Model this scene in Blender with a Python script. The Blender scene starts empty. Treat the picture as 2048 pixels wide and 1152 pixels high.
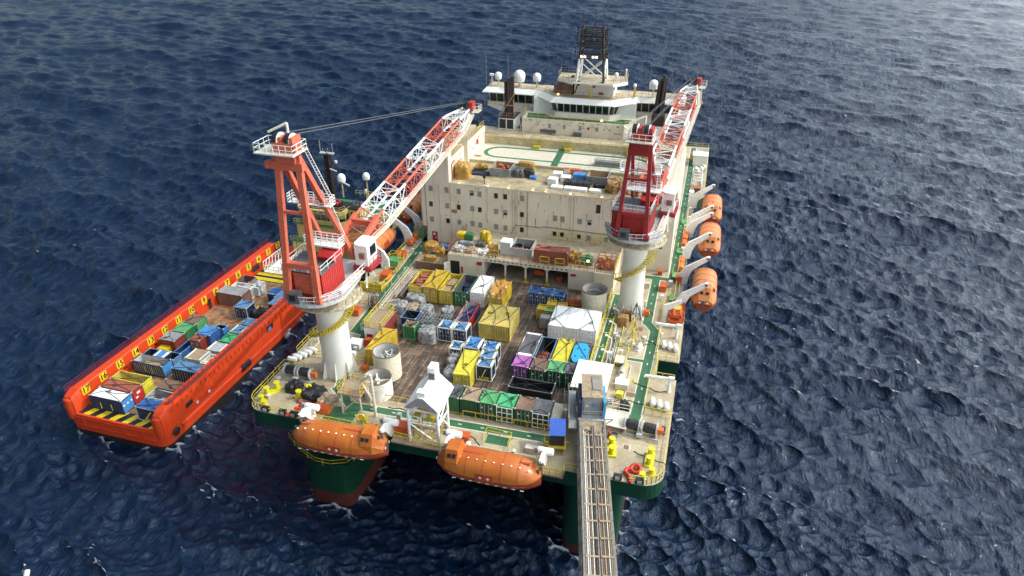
import bpy, math, random
import numpy as np
from mathutils import Vector, Matrix, noise
rad = math.radians
random.seed(7)
# ---------------------------------------------------------------- camera, sky, sun, exposure
scene = bpy.context.scene
COL = scene.collection
cam = bpy.data.cameras.new('camera'); cam.sensor_width = 36; cam.lens = 24.79; cam.clip_start = 0.5; cam.clip_end = 20000
camo = bpy.data.objects.new('camera', cam); COL.objects.link(camo)
camo.location = (0, 0, 61); camo.rotation_euler = (rad(90-29.55), 0, rad(15.4))
scene.camera = camo
SUN_EL, SUN_AZ = 43.0, 17.0          # azimuth counted from +X towards +Y
world = bpy.data.worlds.new('World'); scene.world = world; world.use_nodes = True
wn = world.node_tree.nodes; wl = world.node_tree.links
bg = wn['Background']; sky = wn.new('ShaderNodeTexSky'); sky.sky_type = 'NISHITA'; sky.sun_disc = False
sky.sun_elevation = rad(SUN_EL); sky.sun_rotation = rad(90-SUN_AZ); sky.dust_density = .7; sky.ozone_density = 1.6; sky.air_density = 1.0
# broken bright cloud, thicker towards the sun side (right of the picture)
tc = wn.new('ShaderNodeTexCoord'); sx = wn.new('ShaderNodeSeparateXYZ'); wl.new(tc.outputs['Generated'], sx.inputs[0])
cm = wn.new('ShaderNodeMapRange'); cm.interpolation_type = 'SMOOTHSTEP'; cm.inputs[1].default_value = -.45; cm.inputs[2].default_value = .55; cm.inputs[3].default_value = -.07; cm.inputs[4].default_value = .18; wl.new(sx.outputs[0], cm.inputs[0])
cmap = wn.new('ShaderNodeMapping'); cmap.inputs['Scale'].default_value = (1, 1, 2.2); wl.new(tc.outputs['Generated'], cmap.inputs[0])
cn = wn.new('ShaderNodeTexNoise'); cn.inputs['Scale'].default_value = 4.2; cn.inputs['Detail'].default_value = 7; cn.inputs['Roughness'].default_value = .58; wl.new(cmap.outputs[0], cn.inputs[0])
ca = wn.new('ShaderNodeMath'); ca.operation = 'ADD'; wl.new(cn.outputs['Fac'], ca.inputs[0]); wl.new(cm.outputs[0], ca.inputs[1])
cr_ = wn.new('ShaderNodeMapRange'); cr_.interpolation_type = 'SMOOTHSTEP'; cr_.inputs[1].default_value = .53; cr_.inputs[2].default_value = .68; wl.new(ca.outputs[0], cr_.inputs[0])
cx_ = wn.new('ShaderNodeMixRGB'); cx_.inputs[2].default_value = (13.2, 14.3, 14.8, 1); wl.new(cr_.outputs[0], cx_.inputs[0]); wl.new(sky.outputs[0], cx_.inputs[1])
gl = wn.new('ShaderNodeVectorMath'); gl.operation = 'DOT_PRODUCT'; gl.inputs[1].default_value = (math.cos(rad(SUN_EL))*math.cos(rad(SUN_AZ)), math.cos(rad(SUN_EL))*math.sin(rad(SUN_AZ)), math.sin(rad(SUN_EL))); wl.new(tc.outputs['Generated'], gl.inputs[0])
gr = wn.new('ShaderNodeMapRange'); gr.interpolation_type = 'SMOOTHSTEP'; gr.inputs[1].default_value = .36; gr.inputs[2].default_value = 1.0; gr.inputs[3].default_value = 1.0; gr.inputs[4].default_value = 4.3; wl.new(gl.outputs['Value'], gr.inputs[0])
gm_ = wn.new('ShaderNodeMixRGB'); gm_.blend_type = 'MULTIPLY'; gm_.inputs[0].default_value = 1; wl.new(cx_.outputs[0], gm_.inputs[1]); wl.new(gr.outputs[0], gm_.inputs[2])   # added glow: brightens sky and cloud round the sun for water glints
wl.new(gm_.outputs[0], bg.inputs[0]); bg.inputs[1].default_value = 0.12
sl = bpy.data.lights.new('sun', 'SUN'); sl.energy = 3.7; sl.angle = rad(0.5); sl.color = (1, .93, .82)
so = bpy.data.objects.new('sun', sl); COL.objects.link(so)
sdir = Vector((math.cos(rad(SUN_EL))*math.cos(rad(SUN_AZ)), math.cos(rad(SUN_EL))*math.sin(rad(SUN_AZ)), math.sin(rad(SUN_EL))))
so.rotation_euler = sdir.to_track_quat('Z', 'Y').to_euler(); so.location = (60, 100, 120)
scene.view_settings.view_transform = 'Standard'; scene.view_settings.look = 'None'
scene.view_settings.exposure = -0.56; scene.view_settings.gamma = 1

# ---------------------------------------------------------------- materials
def mat(name, col, rough=.55, dirt=.35, dcol=None, scale=.5, rust=0.0, rustcol=(.16, .055, .018), metal=0.0, bump=0.0, streak=.14, fine=.25, rscale=1.7, rlo=.60):
    m = bpy.data.materials.new(name); m.use_nodes = True
    nt = m.node_tree; N = nt.nodes; L = nt.links; b = N['Principled BSDF']
    b.inputs['Roughness'].default_value = rough; b.inputs['Metallic'].default_value = metal
    c = (*col, 1)
    if dcol is None: dcol = tuple(x*.45+.01 for x in col)
    g = N.new('ShaderNodeNewGeometry')
    n1 = N.new('ShaderNodeTexNoise'); n1.inputs['Scale'].default_value = scale; n1.inputs['Detail'].default_value = 7; n1.inputs['Roughness'].default_value = .65
    L.new(g.outputs['Position'], n1.inputs['Vector'])
    r1 = N.new('ShaderNodeMapRange'); r1.inputs[1].default_value = .40; r1.inputs[2].default_value = .64; r1.inputs[4].default_value = dirt
    L.new(n1.outputs['Fac'], r1.inputs[0])
    mx = N.new('ShaderNodeMixRGB'); mx.inputs[1].default_value = c; mx.inputs[2].default_value = (*dcol, 1)
    L.new(r1.outputs[0], mx.inputs[0]); out = mx.outputs[0]
    if fine:
        n3 = N.new('ShaderNodeTexNoise'); n3.inputs['Scale'].default_value = 6; n3.inputs['Detail'].default_value = 4
        L.new(g.outputs['Position'], n3.inputs['Vector'])
        r3 = N.new('ShaderNodeMapRange'); r3.inputs[1].default_value = .3; r3.inputs[2].default_value = .7; r3.inputs[3].default_value = 1-fine; r3.inputs[4].default_value = 1+fine
        L.new(n3.outputs['Fac'], r3.inputs[0])
        m3 = N.new('ShaderNodeMixRGB'); m3.blend_type = 'MULTIPLY'; m3.inputs[0].default_value = 1
        L.new(out, m3.inputs[1]); L.new(r3.outputs[0], m3.inputs[2]); out = m3.outputs[0]
    if rust:
        mp = N.new('ShaderNodeMapping'); mp.inputs['Scale'].default_value = (1, 1, streak)
        L.new(g.outputs['Position'], mp.inputs['Vector'])
        n2 = N.new('ShaderNodeTexNoise'); n2.inputs['Scale'].default_value = rscale; n2.inputs['Detail'].default_value = 8; n2.inputs['Roughness'].default_value = .7
        L.new(mp.outputs[0], n2.inputs['Vector'])
        r2 = N.new('ShaderNodeMapRange'); r2.inputs[1].default_value = rlo; r2.inputs[2].default_value = rlo+.14; r2.inputs[4].default_value = rust
        L.new(n2.outputs['Fac'], r2.inputs[0])
        m2 = N.new('ShaderNodeMixRGB'); m2.inputs[2].default_value = (*rustcol, 1)
        L.new(r2.outputs[0], m2.inputs[0]); L.new(out, m2.inputs[1]); out = m2.outputs[0]
    L.new(out, b.inputs['Base Color'])
    if bump:
        bp = N.new('ShaderNodeBump'); bp.inputs['Strength'].default_value = bump; bp.inputs['Distance'].default_value = .15
        L.new(n1.outputs['Fac'], bp.inputs['Height']); L.new(bp.outputs[0], b.inputs['Normal'])
    return m
_mc = {}
PAL = {  # real-world base colours
 'white': (.82, .81, .77), 'offwhite': (.66, .62, .50), 'cream': (.64, .58, .46), 'grey': (.30, .30, .29), 'lgrey': (.48, .48, .46),
 'dgrey': (.10, .10, .105), 'black': (.016, .016, .018), 'yellow': (.62, .45, .02), 'syellow': (.60, .47, .03), 'ochre': (.50, .33, .025),
 'sand': (.60, .46, .11), 'lemon': (.66, .58, .05), 'green': (.03, .16, .055), 'lgreen': (.10, .34, .13), 'bgreen': (.06, .40, .16),
 'dgreen': (.012, .07, .03), 'navy': (.012, .026, .075), 'blue': (.03, .10, .28), 'tblue': (.10, .22, .38), 'bblue': (.06, .22, .50),
 'cyan': (.03, .33, .58), 'red': (.42, .025, .02), 'dred': (.30, .018, .02), 'maroon': (.22, .035, .025), 'rbrown': (.33, .10, .06),
 'brown': (.20, .12, .08), 'tan': (.36, .26, .16), 'orange': (.66, .14, .02), 'dorange': (.50, .085, .02), 'salmon': (.55, .12, .065),
 'purple': (.15, .03, .17), 'pink': (.40, .12, .38), 'psvorange': (.70, .085, .01), 'tarp': (.44, .24, .04), 'greytarp': (.27, .27, .27),
 'wood': (.30, .17, .08), 'net': (.36, .19, .06), 'ropeorange': (.48, .15, .04), 'skin': (.5, .3, .2), 'psvyellow': (.60, .47, .17), 'soot': (.028, .02, .017)}
def C(k, **kw):
    key = k+str(sorted(kw.items()))
    if key not in _mc:
        a = dict(rough=.5, dirt=.4, rust=0.0); a.update(kw); _mc[key] = mat(k, PAL[k], **a)
    return _mc[key]

# ---------------------------------------------------------------- mesh helpers
class MB:
    """collects shapes, each with the current material index, for ONE mesh object"""
    def __init__(s): s.v = []; s.f = []; s.mi = []; s.m = 0; s.T = None; s.cuts = []
    def cut(s): s.cuts.append((len(s.v), len(s.f)))      # next shapes become an object of their own
    def add(s, vs, fs):
        o = len(s.v)
        if s.T is not None: vs = [tuple(s.T @ Vector(p)) for p in vs]
        s.v += [tuple(p) for p in vs]
        for f in fs: s.f.append([i+o for i in f]); s.mi.append(s.m)
    def box(s, cx, cy, cz, sx, sy, sz, rz=0, rx=0, ry=0):
        vs = []
        for z in (-.5, .5):
            for x, y in ((-.5, -.5), (.5, -.5), (.5, .5), (-.5, .5)): vs.append(Vector((x*sx, y*sy, z*sz)))
        if rz or rx or ry:
            from mathutils import Euler
            R = Euler((rx, ry, rz)).to_matrix(); vs = [R @ p for p in vs]
        vs = [(p[0]+cx, p[1]+cy, p[2]+cz) for p in vs]
        s.add(vs, [(3, 2, 1, 0), (4, 5, 6, 7), (0, 1, 5, 4), (1, 2, 6, 5), (2, 3, 7, 6), (3, 0, 4, 7)])
    def bx(s, x0, x1, y0, y1, z0, z1): s.box((x0+x1)/2, (y0+y1)/2, (z0+z1)/2, x1-x0, y1-y0, z1-z0)
    def tube(s, p, q, r, n=5, r2=None, cap=True):
        p = Vector(p); q = Vector(q); d = q-p
        if d.length < 1e-6: return
        u = d.orthogonal().normalized(); w = d.normalized().cross(u); r2 = r if r2 is None else r2
        vs = [p+(u*math.cos(2*math.pi*i/n)+w*math.sin(2*math.pi*i/n))*r for i in range(n)]
        vs += [q+(u*math.cos(2*math.pi*i/n)+w*math.sin(2*math.pi*i/n))*r2 for i in range(n)]
        fs = [(i, (i+1) % n, n+(i+1) % n, n+i) for i in range(n)]
        if cap: fs += [tuple(range(n-1, -1, -1)), tuple(range(n, 2*n))]
        s.add(vs, fs)
    def path(s, pts, r, n=5):
        for a, b in zip(pts[:-1], pts[1:]): s.tube(a, b, r, n)
    def beam(s, p, q, w, h=None):                # rectangular bar
        p = Vector(p); q = Vector(q); d = q-p; h = h or w
        up = Vector((0, 0, 1)) if abs(d.normalized().z) < .95 else Vector((0, 1, 0))
        u = d.cross(up).normalized()*w/2; t = u.cross(d).normalized()*h/2
        vs = [p-u-t, p+u-t, p+u+t, p-u+t, q-u-t, q+u-t, q+u+t, q-u+t]
        s.add(vs, [(3, 2, 1, 0), (4, 5, 6, 7), (0, 1, 5, 4), (1, 2, 6, 5), (2, 3, 7, 6), (3, 0, 4, 7)])
    def prism(s, pts, z0, z1):                   # plan polygon (ccw) extruded upward
        n = len(pts)
        s.add([(x, y, z0) for x, y in pts]+[(x, y, z1) for x, y in pts],
              [tuple(range(n-1, -1, -1)), tuple(range(n, 2*n))]+[(i, (i+1) % n, n+(i+1) % n, n+i) for i in range(n)])
    def plate(s, pts, t):                        # 3-d planar polygon thickened by vector t
        n = len(pts); t = Vector(t)
        s.add(list(pts)+[tuple(Vector(p)+t) for p in pts], [tuple(range(n-1, -1, -1)), tuple(range(n, 2*n))]+[(i, (i+1) % n, n+(i+1) % n, n+i) for i in range(n)])
    def lathe(s, prof, c=(0, 0, 0), n=20, axis='z', cap=True):
        vs = []; k = len(prof)
        for r, h in prof:
            for i in range(n):
                a = 2*math.pi*i/n; x, y = r*math.cos(a), r*math.sin(a)
                vs.append((c[0]+x, c[1]+y, c[2]+h) if axis == 'z' else ((c[0]+h, c[1]+x, c[2]+y) if axis == 'x' else (c[0]+y, c[1]+h, c[2]+x)))
        fs = [(j*n+i, j*n+(i+1) % n, (j+1)*n+(i+1) % n, (j+1)*n+i) for j in range(k-1) for i in range(n)]
        if cap: fs += [tuple(range(n-1, -1, -1)), tuple(range((k-1)*n, k*n))]
        s.add(vs, fs)
    def loft(s, rings, cap=True):
        n = len(rings[0]); vs = [p for r in rings for p in r]; k = len(rings)
        fs = [(j*n+i, j*n+(i+1) % n, (j+1)*n+(i+1) % n, (j+1)*n+i) for j in range(k-1) for i in range(n)]
        if cap: fs += [tuple(range(n-1, -1, -1)), tuple(range((k-1)*n, k*n))]
        s.add(vs, fs)
    def rail(s, pts, h=1.1, sp=1.6, r=.035, bars=(1.0, .5), closed=False):
        if closed: pts = list(pts)+[pts[0]]
        for a, b in zip(pts[:-1], pts[1:]):
            a = Vector(a); b = Vector(b); L = (b-a).length; n = max(1, round(L/sp))
            for i in range(n+1):
                p = a.lerp(b, i/n); s.tube(p, p+Vector((0, 0, h)), r, 4, cap=False)
            for k in bars: s.tube(a+Vector((0, 0, h*k)), b+Vector((0, 0, h*k)), r, 4, cap=False)
    def corr(s, x0, x1, y0, y1, z0, z1, step=.42, d=.07, sides='SENW'):
        def wall(p, q, nrm):
            p = Vector((*p, 0)); q = Vector((*q, 0)); nrm = Vector((*nrm, 0)); L = (q-p).length; n = max(2, round(L/step)); prof = []
            for i in range(n):
                for t, o in ((0, 0), (.25, 0), (.35, -d), (.65, -d), (.75, 0)): prof.append(p.lerp(q, (i+t)/n)+nrm*o)
            prof.append(q); k = len(prof)
            s.add([(a.x, a.y, z0) for a in prof]+[(a.x, a.y, z1) for a in prof], [(i, i+1, k+i+1, k+i) for i in range(k-1)])
        if 'S' in sides: wall((x0, y0), (x1, y0), (0, -1))
        if 'E' in sides: wall((x1, y0), (x1, y1), (1, 0))
        if 'N' in sides: wall((x1, y1), (x0, y1), (0, 1))
        if 'W' in sides: wall((x0, y1), (x0, y0), (-1, 0))
    def build(s, name, mats, parent=None, smooth=False, loc=None):
        if s.cuts:
            ends = [c for c in s.cuts if 0 < c[1] < len(s.f)]+[(len(s.v), len(s.f))]; a = (0, 0); o = None
            for e in ends:
                if e[1] > a[1]:
                    q = MB(); q.v = s.v[a[0]:e[0]]; q.f = [[i-a[0] for i in f] for f in s.f[a[1]:e[1]]]; q.mi = s.mi[a[1]:e[1]]; o = q.build(name, mats, parent, smooth, loc)
                a = e
            return o
        me = bpy.data.meshes.new(name); me.from_pydata(s.v, [], s.f)
        for m in (mats if isinstance(mats, (list, tuple)) else [mats]): me.materials.append(m)
        me.polygons.foreach_set('material_index', s.mi)
        if smooth:
            me.polygons.foreach_set('use_smooth', [True]*len(s.f))
            try: me.set_sharp_from_angle(angle=rad(38))
            except Exception: pass
        me.update(); o = bpy.data.objects.new(name, me); COL.objects.link(o)
        if parent is not None: o.parent = parent
        if loc: o.location = loc
        return o
def tag(o, label=None, cat=None, group=None, kind=None):
    for k, v in (('label', label), ('category', cat), ('group', group), ('kind', kind)):
        if v: o[k] = v
    return o
def thing(name, label, cat, loc=(0, 0, 0), rz=0, group=None):
    o = bpy.data.objects.new(name, None); o.empty_display_size = .5; COL.objects.link(o)
    o.location = loc; o.rotation_euler = (0, 0, rz); return tag(o, label, cat, group)
def copy_tree(o, parent=None, loc=None, rz=None, label=None):
    c = o.copy(); COL.objects.link(c)
    if parent is not None: c.parent = parent
    if loc is not None: c.location = loc
    if rz is not None: c.rotation_euler = (0, 0, rz)
    if label: c['label'] = label
    for ch in list(o.children): copy_tree(ch, c)
    return c
def text(name, s, size, m, parent, loc, rot=(0, 0, 0), align='CENTER'):
    cu = bpy.data.curves.new(name, 'FONT'); cu.body = s; cu.size = size; cu.align_x = align; cu.align_y = 'CENTER'; cu.extrude = .006; cu.offset = size*.022
    t = bpy.data.objects.new(name+'_curve', cu); COL.objects.link(t)
    dg = bpy.context.evaluated_depsgraph_get(); me = bpy.data.meshes.new_from_object(t.evaluated_get(dg))
    bpy.data.objects.remove(t); bpy.data.curves.remove(cu)
    me.materials.clear(); me.materials.append(m)
    o = bpy.data.objects.new(name, me); COL.objects.link(o); o.parent = parent; o.location = loc; o.rotation_euler = rot; return o
def superbox(mb, w, l, h, seed=0, amp=.15, nx=20, ny=14, nz=8, e=4.5, f=1.3):
    """lumpy tarpaulin bundle: a rounded box with folds, standing on z=0"""
    ring = []; n = nx*2
    off = Vector((seed*7.3, seed*3.1, seed*1.7))
    rows = []
    for j in range(nz+4):
        t = min(1, j/nz); k = 1.0 if j <= nz else 1-(j-nz)/3.6
        zz = h*(t if j <= nz else 1); row = []
        sh = 1-.10*t-(.12 if j == nz else 0)
        for i in range(n):
            a = 2*math.pi*i/n; c, s_ = math.cos(a), math.sin(a)
            q = (abs(c)**e+abs(s_)**e)**(-1/e)
            x, y = c*q*w/2*sh*k, s_*q*l/2*sh*k
            d = noise.noise(Vector((x*f, y*f, zz*f))+off)*amp+noise.noise(Vector((x*2.9*f, y*2.9*f, zz*1.7*f))+off)*amp*.8+abs(noise.noise(Vector((x*1.6*f, y*1.6*f, zz*.6*f))+off))*amp*.8
            g = 1+d/max(w, l)*2
            row.append((x*g, y*g, max(0, zz+(d if j >= nz-1 else 0)+(0 if j <= nz else (1-k)*.12*h))))
        rows.append(row)
    mb.loft(rows, cap=True)
# ---------------------------------------------------------------- sea
WZ = -16.0
def water():
    rng = np.random.RandomState(11)
    na, nr = 860, 1000
    ang = np.radians(np.linspace(-72, 62, na))-rad(15.4)+0        # azimuth from +Y, clockwise
    rr = np.concatenate([[3.0], 22*np.exp(np.linspace(0, math.log(1000/22), nr-7)), [1400, 2000, 3200, 5200, 9000, 16000]])
    A, R_ = np.meshgrid(ang, rr); X = R_*np.sin(A); Y = R_*np.cos(A)
    Z = np.zeros_like(X); DX = np.zeros_like(X); DY = np.zeros_like(X); J = np.zeros_like(X)
    fade = np.clip(1-(R_-900)/800, 0, 1); sp = R_*0.0040          # mesh spacing
    patch = np.clip(.5+.22*(np.sin(X*.071+1.3*np.sin(Y*.031)+.5)+np.sin(Y*.083+1.7*np.sin(X*.027)+2)+np.sin((X+.6*Y)*.039+1)), 0, 1)
    lam = np.exp(np.linspace(math.log(.8), math.log(40), 112))
    main = rad(256)                                               # travel direction, measured from +X
    for l in lam:
        k = 2*math.pi/l; spread = .62 if l < 5 else .42
        th = main+rng.randn()*spread; a = (.0042 if l > 16 else .0080 if l > 8 else .0135 if l > 3 else .0185)*l**(.93)*(.5+rng.rand())
        ph = rng.rand()*6.283; f = fade*np.clip((l/sp-2.0)/2.0, 0, 1)
        arg = k*(X*math.cos(th)+Y*math.sin(th))+ph
        if l < 7: f = f*(.72+.6*patch)     # gusts roughen some patches more than others
        c, s_ = np.cos(arg), np.sin(arg)
        Z += f*a*c; DX -= f*a*math.cos(th)*s_*.9; DY -= f*a*math.sin(th)*s_*.9; J += f*a*k*c
    for l, th, a, ph in ((62, rad(248), .42, 1.0), (85, rad(275), .5, 2.2), (48, rad(230), .3, .4)):   # long low swell
        Z += fade*a*np.cos(2*math.pi/l*(X*math.cos(th)+Y*math.sin(th))+ph)
    X2 = X+DX; Y2 = Y+DY; Z2 = Z+WZ
    foam = np.clip((J-.74)*1.5, 0, 1)*np.clip(Z*1.2, 0, 1)
    # wash round the columns and along the supply ship
    def near(x0, x1, y0, y1, d):
        dx = np.maximum(np.maximum(x0-X, X-x1), 0); dy = np.maximum(np.maximum(y0-Y, Y-y1), 0)
        return np.clip(1-np.hypot(dx, dy)/d, 0, 1)
    wash = np.maximum.reduce([near(-49, -41.5, 64.5, 85, 5)*.9, near(-11.2, -3.9, 64.5, 85, 4)*.8, near(-92, -74, 67, 140, 5)*.8, near(-3, 3, 86, 102, 6)*.42,
                              near(-49, -41.5, 100, 130, 4)*.6, near(-72, -60, 72, 92, 6)*.5, near(-64, -52, 56, 64, 6)*.35])
    J2 = np.clip(.5+J*.9, 0, 1); foam = np.clip(foam+wash*np.clip(.22+.62*J2, 0, 1), 0, 1)
    n0, n1 = X.shape; v = np.stack([X2, Y2, Z2], -1).reshape(-1, 3)
    i = np.arange(n0*n1).reshape(n0, n1)
    q = np.stack([i[:-1, :-1], i[:-1, 1:], i[1:, 1:], i[1:, :-1]], -1).reshape(-1, 4)
    me = bpy.data.meshes.new('sea_water'); me.vertices.add(len(v)); me.vertices.foreach_set('co', v.astype(np.float32).ravel())
    me.loops.add(q.size); me.loops.foreach_set('vertex_index', q[:, ::-1].ravel().astype(np.int32))
    me.polygons.add(len(q)); me.polygons.foreach_set('loop_start', (np.arange(len(q))*4).astype(np.int32))
    me.polygons.foreach_set('use_smooth', np.ones(len(q), bool))
    me.update(); me.validate()
    at = me.attributes.new('foam', 'FLOAT', 'POINT'); at.data.foreach_set('value', foam.ravel().astype(np.float32))
    m = bpy.data.materials.new('sea_water'); m.use_nodes = True; nt = m.node_tree; N = nt.nodes; L = nt.links; b = N['Principled BSDF']
    b.inputs['IOR'].default_value = 1.37; b.inputs['Roughness'].default_value = .08
    b.inputs['Specular Tint'].default_value = (.80, .90, 1, 1)
    g = N.new('ShaderNodeNewGeometry'); fa = N.new('ShaderNodeAttribute'); fa.attribute_name = 'foam'
    def noi(sc, det, rough=.6, vec=None):
        n = N.new('ShaderNodeTexNoise'); n.inputs['Scale'].default_value = sc; n.inputs['Detail'].default_value = det; n.inputs['Roughness'].default_value = rough
        L.new(vec if vec is not None else g.outputs['Position'], n.inputs['Vector']); return n
    mp = N.new('ShaderNodeMapping'); mp.inputs['Rotation'].default_value = (0, 0, -main); mp.inputs['Scale'].default_value = (1, .45, 1)
    L.new(g.outputs['Position'], mp.inputs['Vector'])
    mp2 = N.new('ShaderNodeMapping'); mp2.inputs['Rotation'].default_value = (0, 0, -main-.7); mp2.inputs['Scale'].default_value = (1, .5, 1)
    L.new(g.outputs['Position'], mp2.inputs['Vector'])
    # colour: deep navy with slow patches
    big = noi(.012, 4); cr = N.new('ShaderNodeMixRGB'); cr.inputs[1].default_value = (.0016, .0068, .021, 1); cr.inputs[2].default_value = (.0032, .0140, .039, 1)
    L.new(big.outputs['Fac'], cr.inputs[0])
    # foam lace: broken by fine noise
    fn = noi(3.6, 10, .8); ad = N.new('ShaderNodeMath'); ad.operation = 'MULTIPLY_ADD'; ad.inputs[1].default_value = 1.15; ad.inputs[2].default_value = -.05
    L.new(fa.outputs['Fac'], ad.inputs[0])
    a2 = N.new('ShaderNodeMath'); a2.operation = 'ADD'; L.new(ad.outputs[0], a2.inputs[0]); L.new(fn.outputs['Fac'], a2.inputs[1])
    mr = N.new('ShaderNodeMapRange'); mr.inputs[1].default_value = .90; mr.inputs[2].default_value = 1.25; L.new(a2.outputs[0], mr.inputs[0])
    mx = N.new('ShaderNodeMixRGB'); mx.inputs[2].default_value = (.46, .50, .55, 1); L.new(mr.outputs[0], mx.inputs[0]); L.new(cr.outputs[0], mx.inputs[1])
    L.new(mx.outputs[0], b.inputs['Base Color'])
    rg = N.new('ShaderNodeMapRange'); rg.inputs[3].default_value = .07; rg.inputs[4].default_value = .7; L.new(mr.outputs[0], rg.inputs[0]); L.new(rg.outputs[0], b.inputs['Roughness'])
    # ripples
    def bump(src, st, dist, prev=None):
        bp = N.new('ShaderNodeBump'); bp.inputs['Strength'].default_value = st; bp.inputs['Distance'].default_value = dist
        L.new(src, bp.inputs['Height'])
        if prev is not None: L.new(prev.outputs[0], bp.inputs['Normal'])
        return bp
    nA = noi(.36, 6, .66, mp.outputs[0]); nA.inputs['Distortion'].default_value = .6; nB = noi(.95, 6, .6, mp2.outputs[0]); nB.noise_type = 'RIDGED_MULTIFRACTAL'
    nC = noi(4.5, 4, .6, mp.outputs[0]); b1 = bump(nA.outputs['Fac'], 1.0, .85); b2 = bump(nB.outputs['Fac'], 1.0, .18, b1); b3 = bump(nC.outputs['Fac'], .9, .09, b2); L.new(b3.outputs[0], b.inputs['Normal'])
    me.materials.append(m); o = bpy.data.objects.new('sea_water', me); COL.objects.link(o); o['kind'] = 'structure'
water()

# ---------------------------------------------------------------- accommodation vessel (semi-submersible)
V = thing('accommodation_vessel', 'white accommodation semi-submersible with green hull and crowded cargo deck', 'vessel', (-26.4, 62.5, 0))
VO = Vector((26.4, -62.5, 0))
class VM(MB):                                    # meshes of the vessel are given in world coordinates
    def build(s, name, mats, parent=None, smooth=False):
        s.v = [(x+26.4, y-62.5, z) for x, y, z in s.v]
        return MB.build(s, name, mats, V if parent is None else parent, smooth)
def arc(cx, cy, r, a0, a1, n=6): return [(cx+r*math.cos(rad(a0+(a1-a0)*i/n)), cy+r*math.sin(rad(a0+(a1-a0)*i/n))) for i in range(n+1)]
deck_pts = arc(-52.2, 65, 2.5, 180, 270)+arc(-1.5, 65, 2.5, 270, 360)+[(1.1, 84.2), (-1.8, 84.2), (-1.8, 88.6), (1.2, 88.6), (1.2, 104), (.4, 105), (.4, 152), (2.4, 156), (2.4, 192), (-55.2, 192), (-55.2, 156), (-53.2, 152), (-53.2, 105), (-54.7, 104)]
hullgreen = mat('hull_green_paint', (.005, .042, .021), rough=.35, dirt=.5, dcol=(.004, .03, .016), rust=.5)
bootred = mat('boot_red_paint', (.085, .012, .008), rough=.6, dirt=.6)
m = VM(); m.prism(deck_pts, -2.3, -.08); m.build('hull', hullgreen)
deckm = mat('cream_deck_paint', (.45, .375, .24), rough=.65, dirt=.85, dcol=(.27, .215, .14), scale=.28, rust=.6, streak=1, rustcol=(.13, .09, .055), fine=.25, rscale=1.1, rlo=.56)
m = VM(); m.prism(deck_pts, -.076, 0); m.build('main_deck', deckm)
for cx in (-45.25, -7.55):
    for cy in (64.5, 112, 150):
        r = 2.0
        def ring(z, g=0, cx=cx, cy=cy): 
            w, l = 3.7+g, 20 if cy < 70 else 9
            return [(x, y, z) for x, y in arc(cx+w-r, cy-g+r, r, -90, 0, 4)+arc(cx+w-r, cy+l-r, r, 0, 90, 4)+arc(cx-w+r, cy+l-r, r, 90, 180, 4)+arc(cx-w+r, cy-g+r, r, 180, 270, 4)]
        m = VM(); m.loft([ring(-2.2, .8), ring(-4.2, .05), ring(-14.9)], cap=False); m.m = 1; m.loft([ring(-14.9), ring(-19)], cap=False)
        c = m.build('column', [hullgreen, bootred], smooth=True)
        if cy < 70 and cx < -20:
            m = VM(); pts = [(-49.9, 66.5), (-49.9, 64.2), (-47.1, 62.4), (-44.1, 61.0), (-41.8, 61.0), (-39.9, 61.8), (-38.9, 64), (-38.9, 68), (-41.4, 68), (-41.4, 64.6), (-48.9, 64.6), (-48.9, 66.5)]
            m.prism(pts, -6.15, -6); m.build('column_walkway', hullgreen, c)
            m = VM(); m.rail([(*p, -6) for p in pts[:8]], h=1.1, sp=1.5, r=.05); m.build('railing', C('ochre'), c)
# timber cargo deck
def wood_mat():
    m = mat('timber_cargo_deck', (.17, .105, .062), rough=.8, dirt=0)
    N = m.node_tree.nodes; L = m.node_tree.links; b = N['Principled BSDF']; g = N.new('ShaderNodeNewGeometry')
    mp = N.new('ShaderNodeMapping'); mp.inputs['Rotation'].default_value = (0, 0, rad(90)); L.new(g.outputs['Position'], mp.inputs[0])
    def brick(w, h, mort, c1, c2, cm, off=.5):
        k = N.new('ShaderNodeTexBrick'); k.inputs['Scale'].default_value = 1; k.inputs['Brick Width'].default_value = w; k.inputs['Row Height'].default_value = h
        k.inputs['Mortar Size'].default_value = mort; k.inputs['Color1'].default_value = (*c1, 1); k.inputs['Color2'].default_value = (*c2, 1); k.inputs['Mortar'].default_value = (*cm, 1); k.offset = off
        L.new(mp.outputs[0], k.inputs['Vector']); return k
    a = brick(2.4, .27, .03, (.215, .155, .11), (.072, .05, .036), (.035, .024, .017), .37)
    p = brick(2.4, 1.35, .045, (1.05, 1, .96), (.52, .51, .50), (2.3, 2.1, 1.8), .5)
    mu = N.new('ShaderNodeMixRGB'); mu.blend_type = 'MULTIPLY'; mu.inputs[0].default_value = 1; L.new(a.outputs[0], mu.inputs[1]); L.new(p.outputs[0], mu.inputs[2])
    n = N.new('ShaderNodeTexNoise'); n.inputs['Scale'].default_value = .33; n.inputs['Detail'].default_value = 6; n.inputs['Roughness'].default_value = .7; L.new(g.outputs['Position'], n.inputs[0])
    r = N.new('ShaderNodeMapRange'); r.inputs[1].default_value = .35; r.inputs[2].default_value = .68; r.inputs[3].default_value = 1.35; r.inputs[4].default_value = .38; L.new(n.outputs['Fac'], r.inputs[0])
    m2 = N.new('ShaderNodeMixRGB'); m2.blend_type = 'MULTIPLY'; m2.inputs[0].default_value = 1; L.new(mu.outputs[0], m2.inputs[1]); L.new(r.outputs[0], m2.inputs[2])
    L.new(m2.outputs[0], b.inputs['Base Color']); return m
WOOD = wood_mat()
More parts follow.
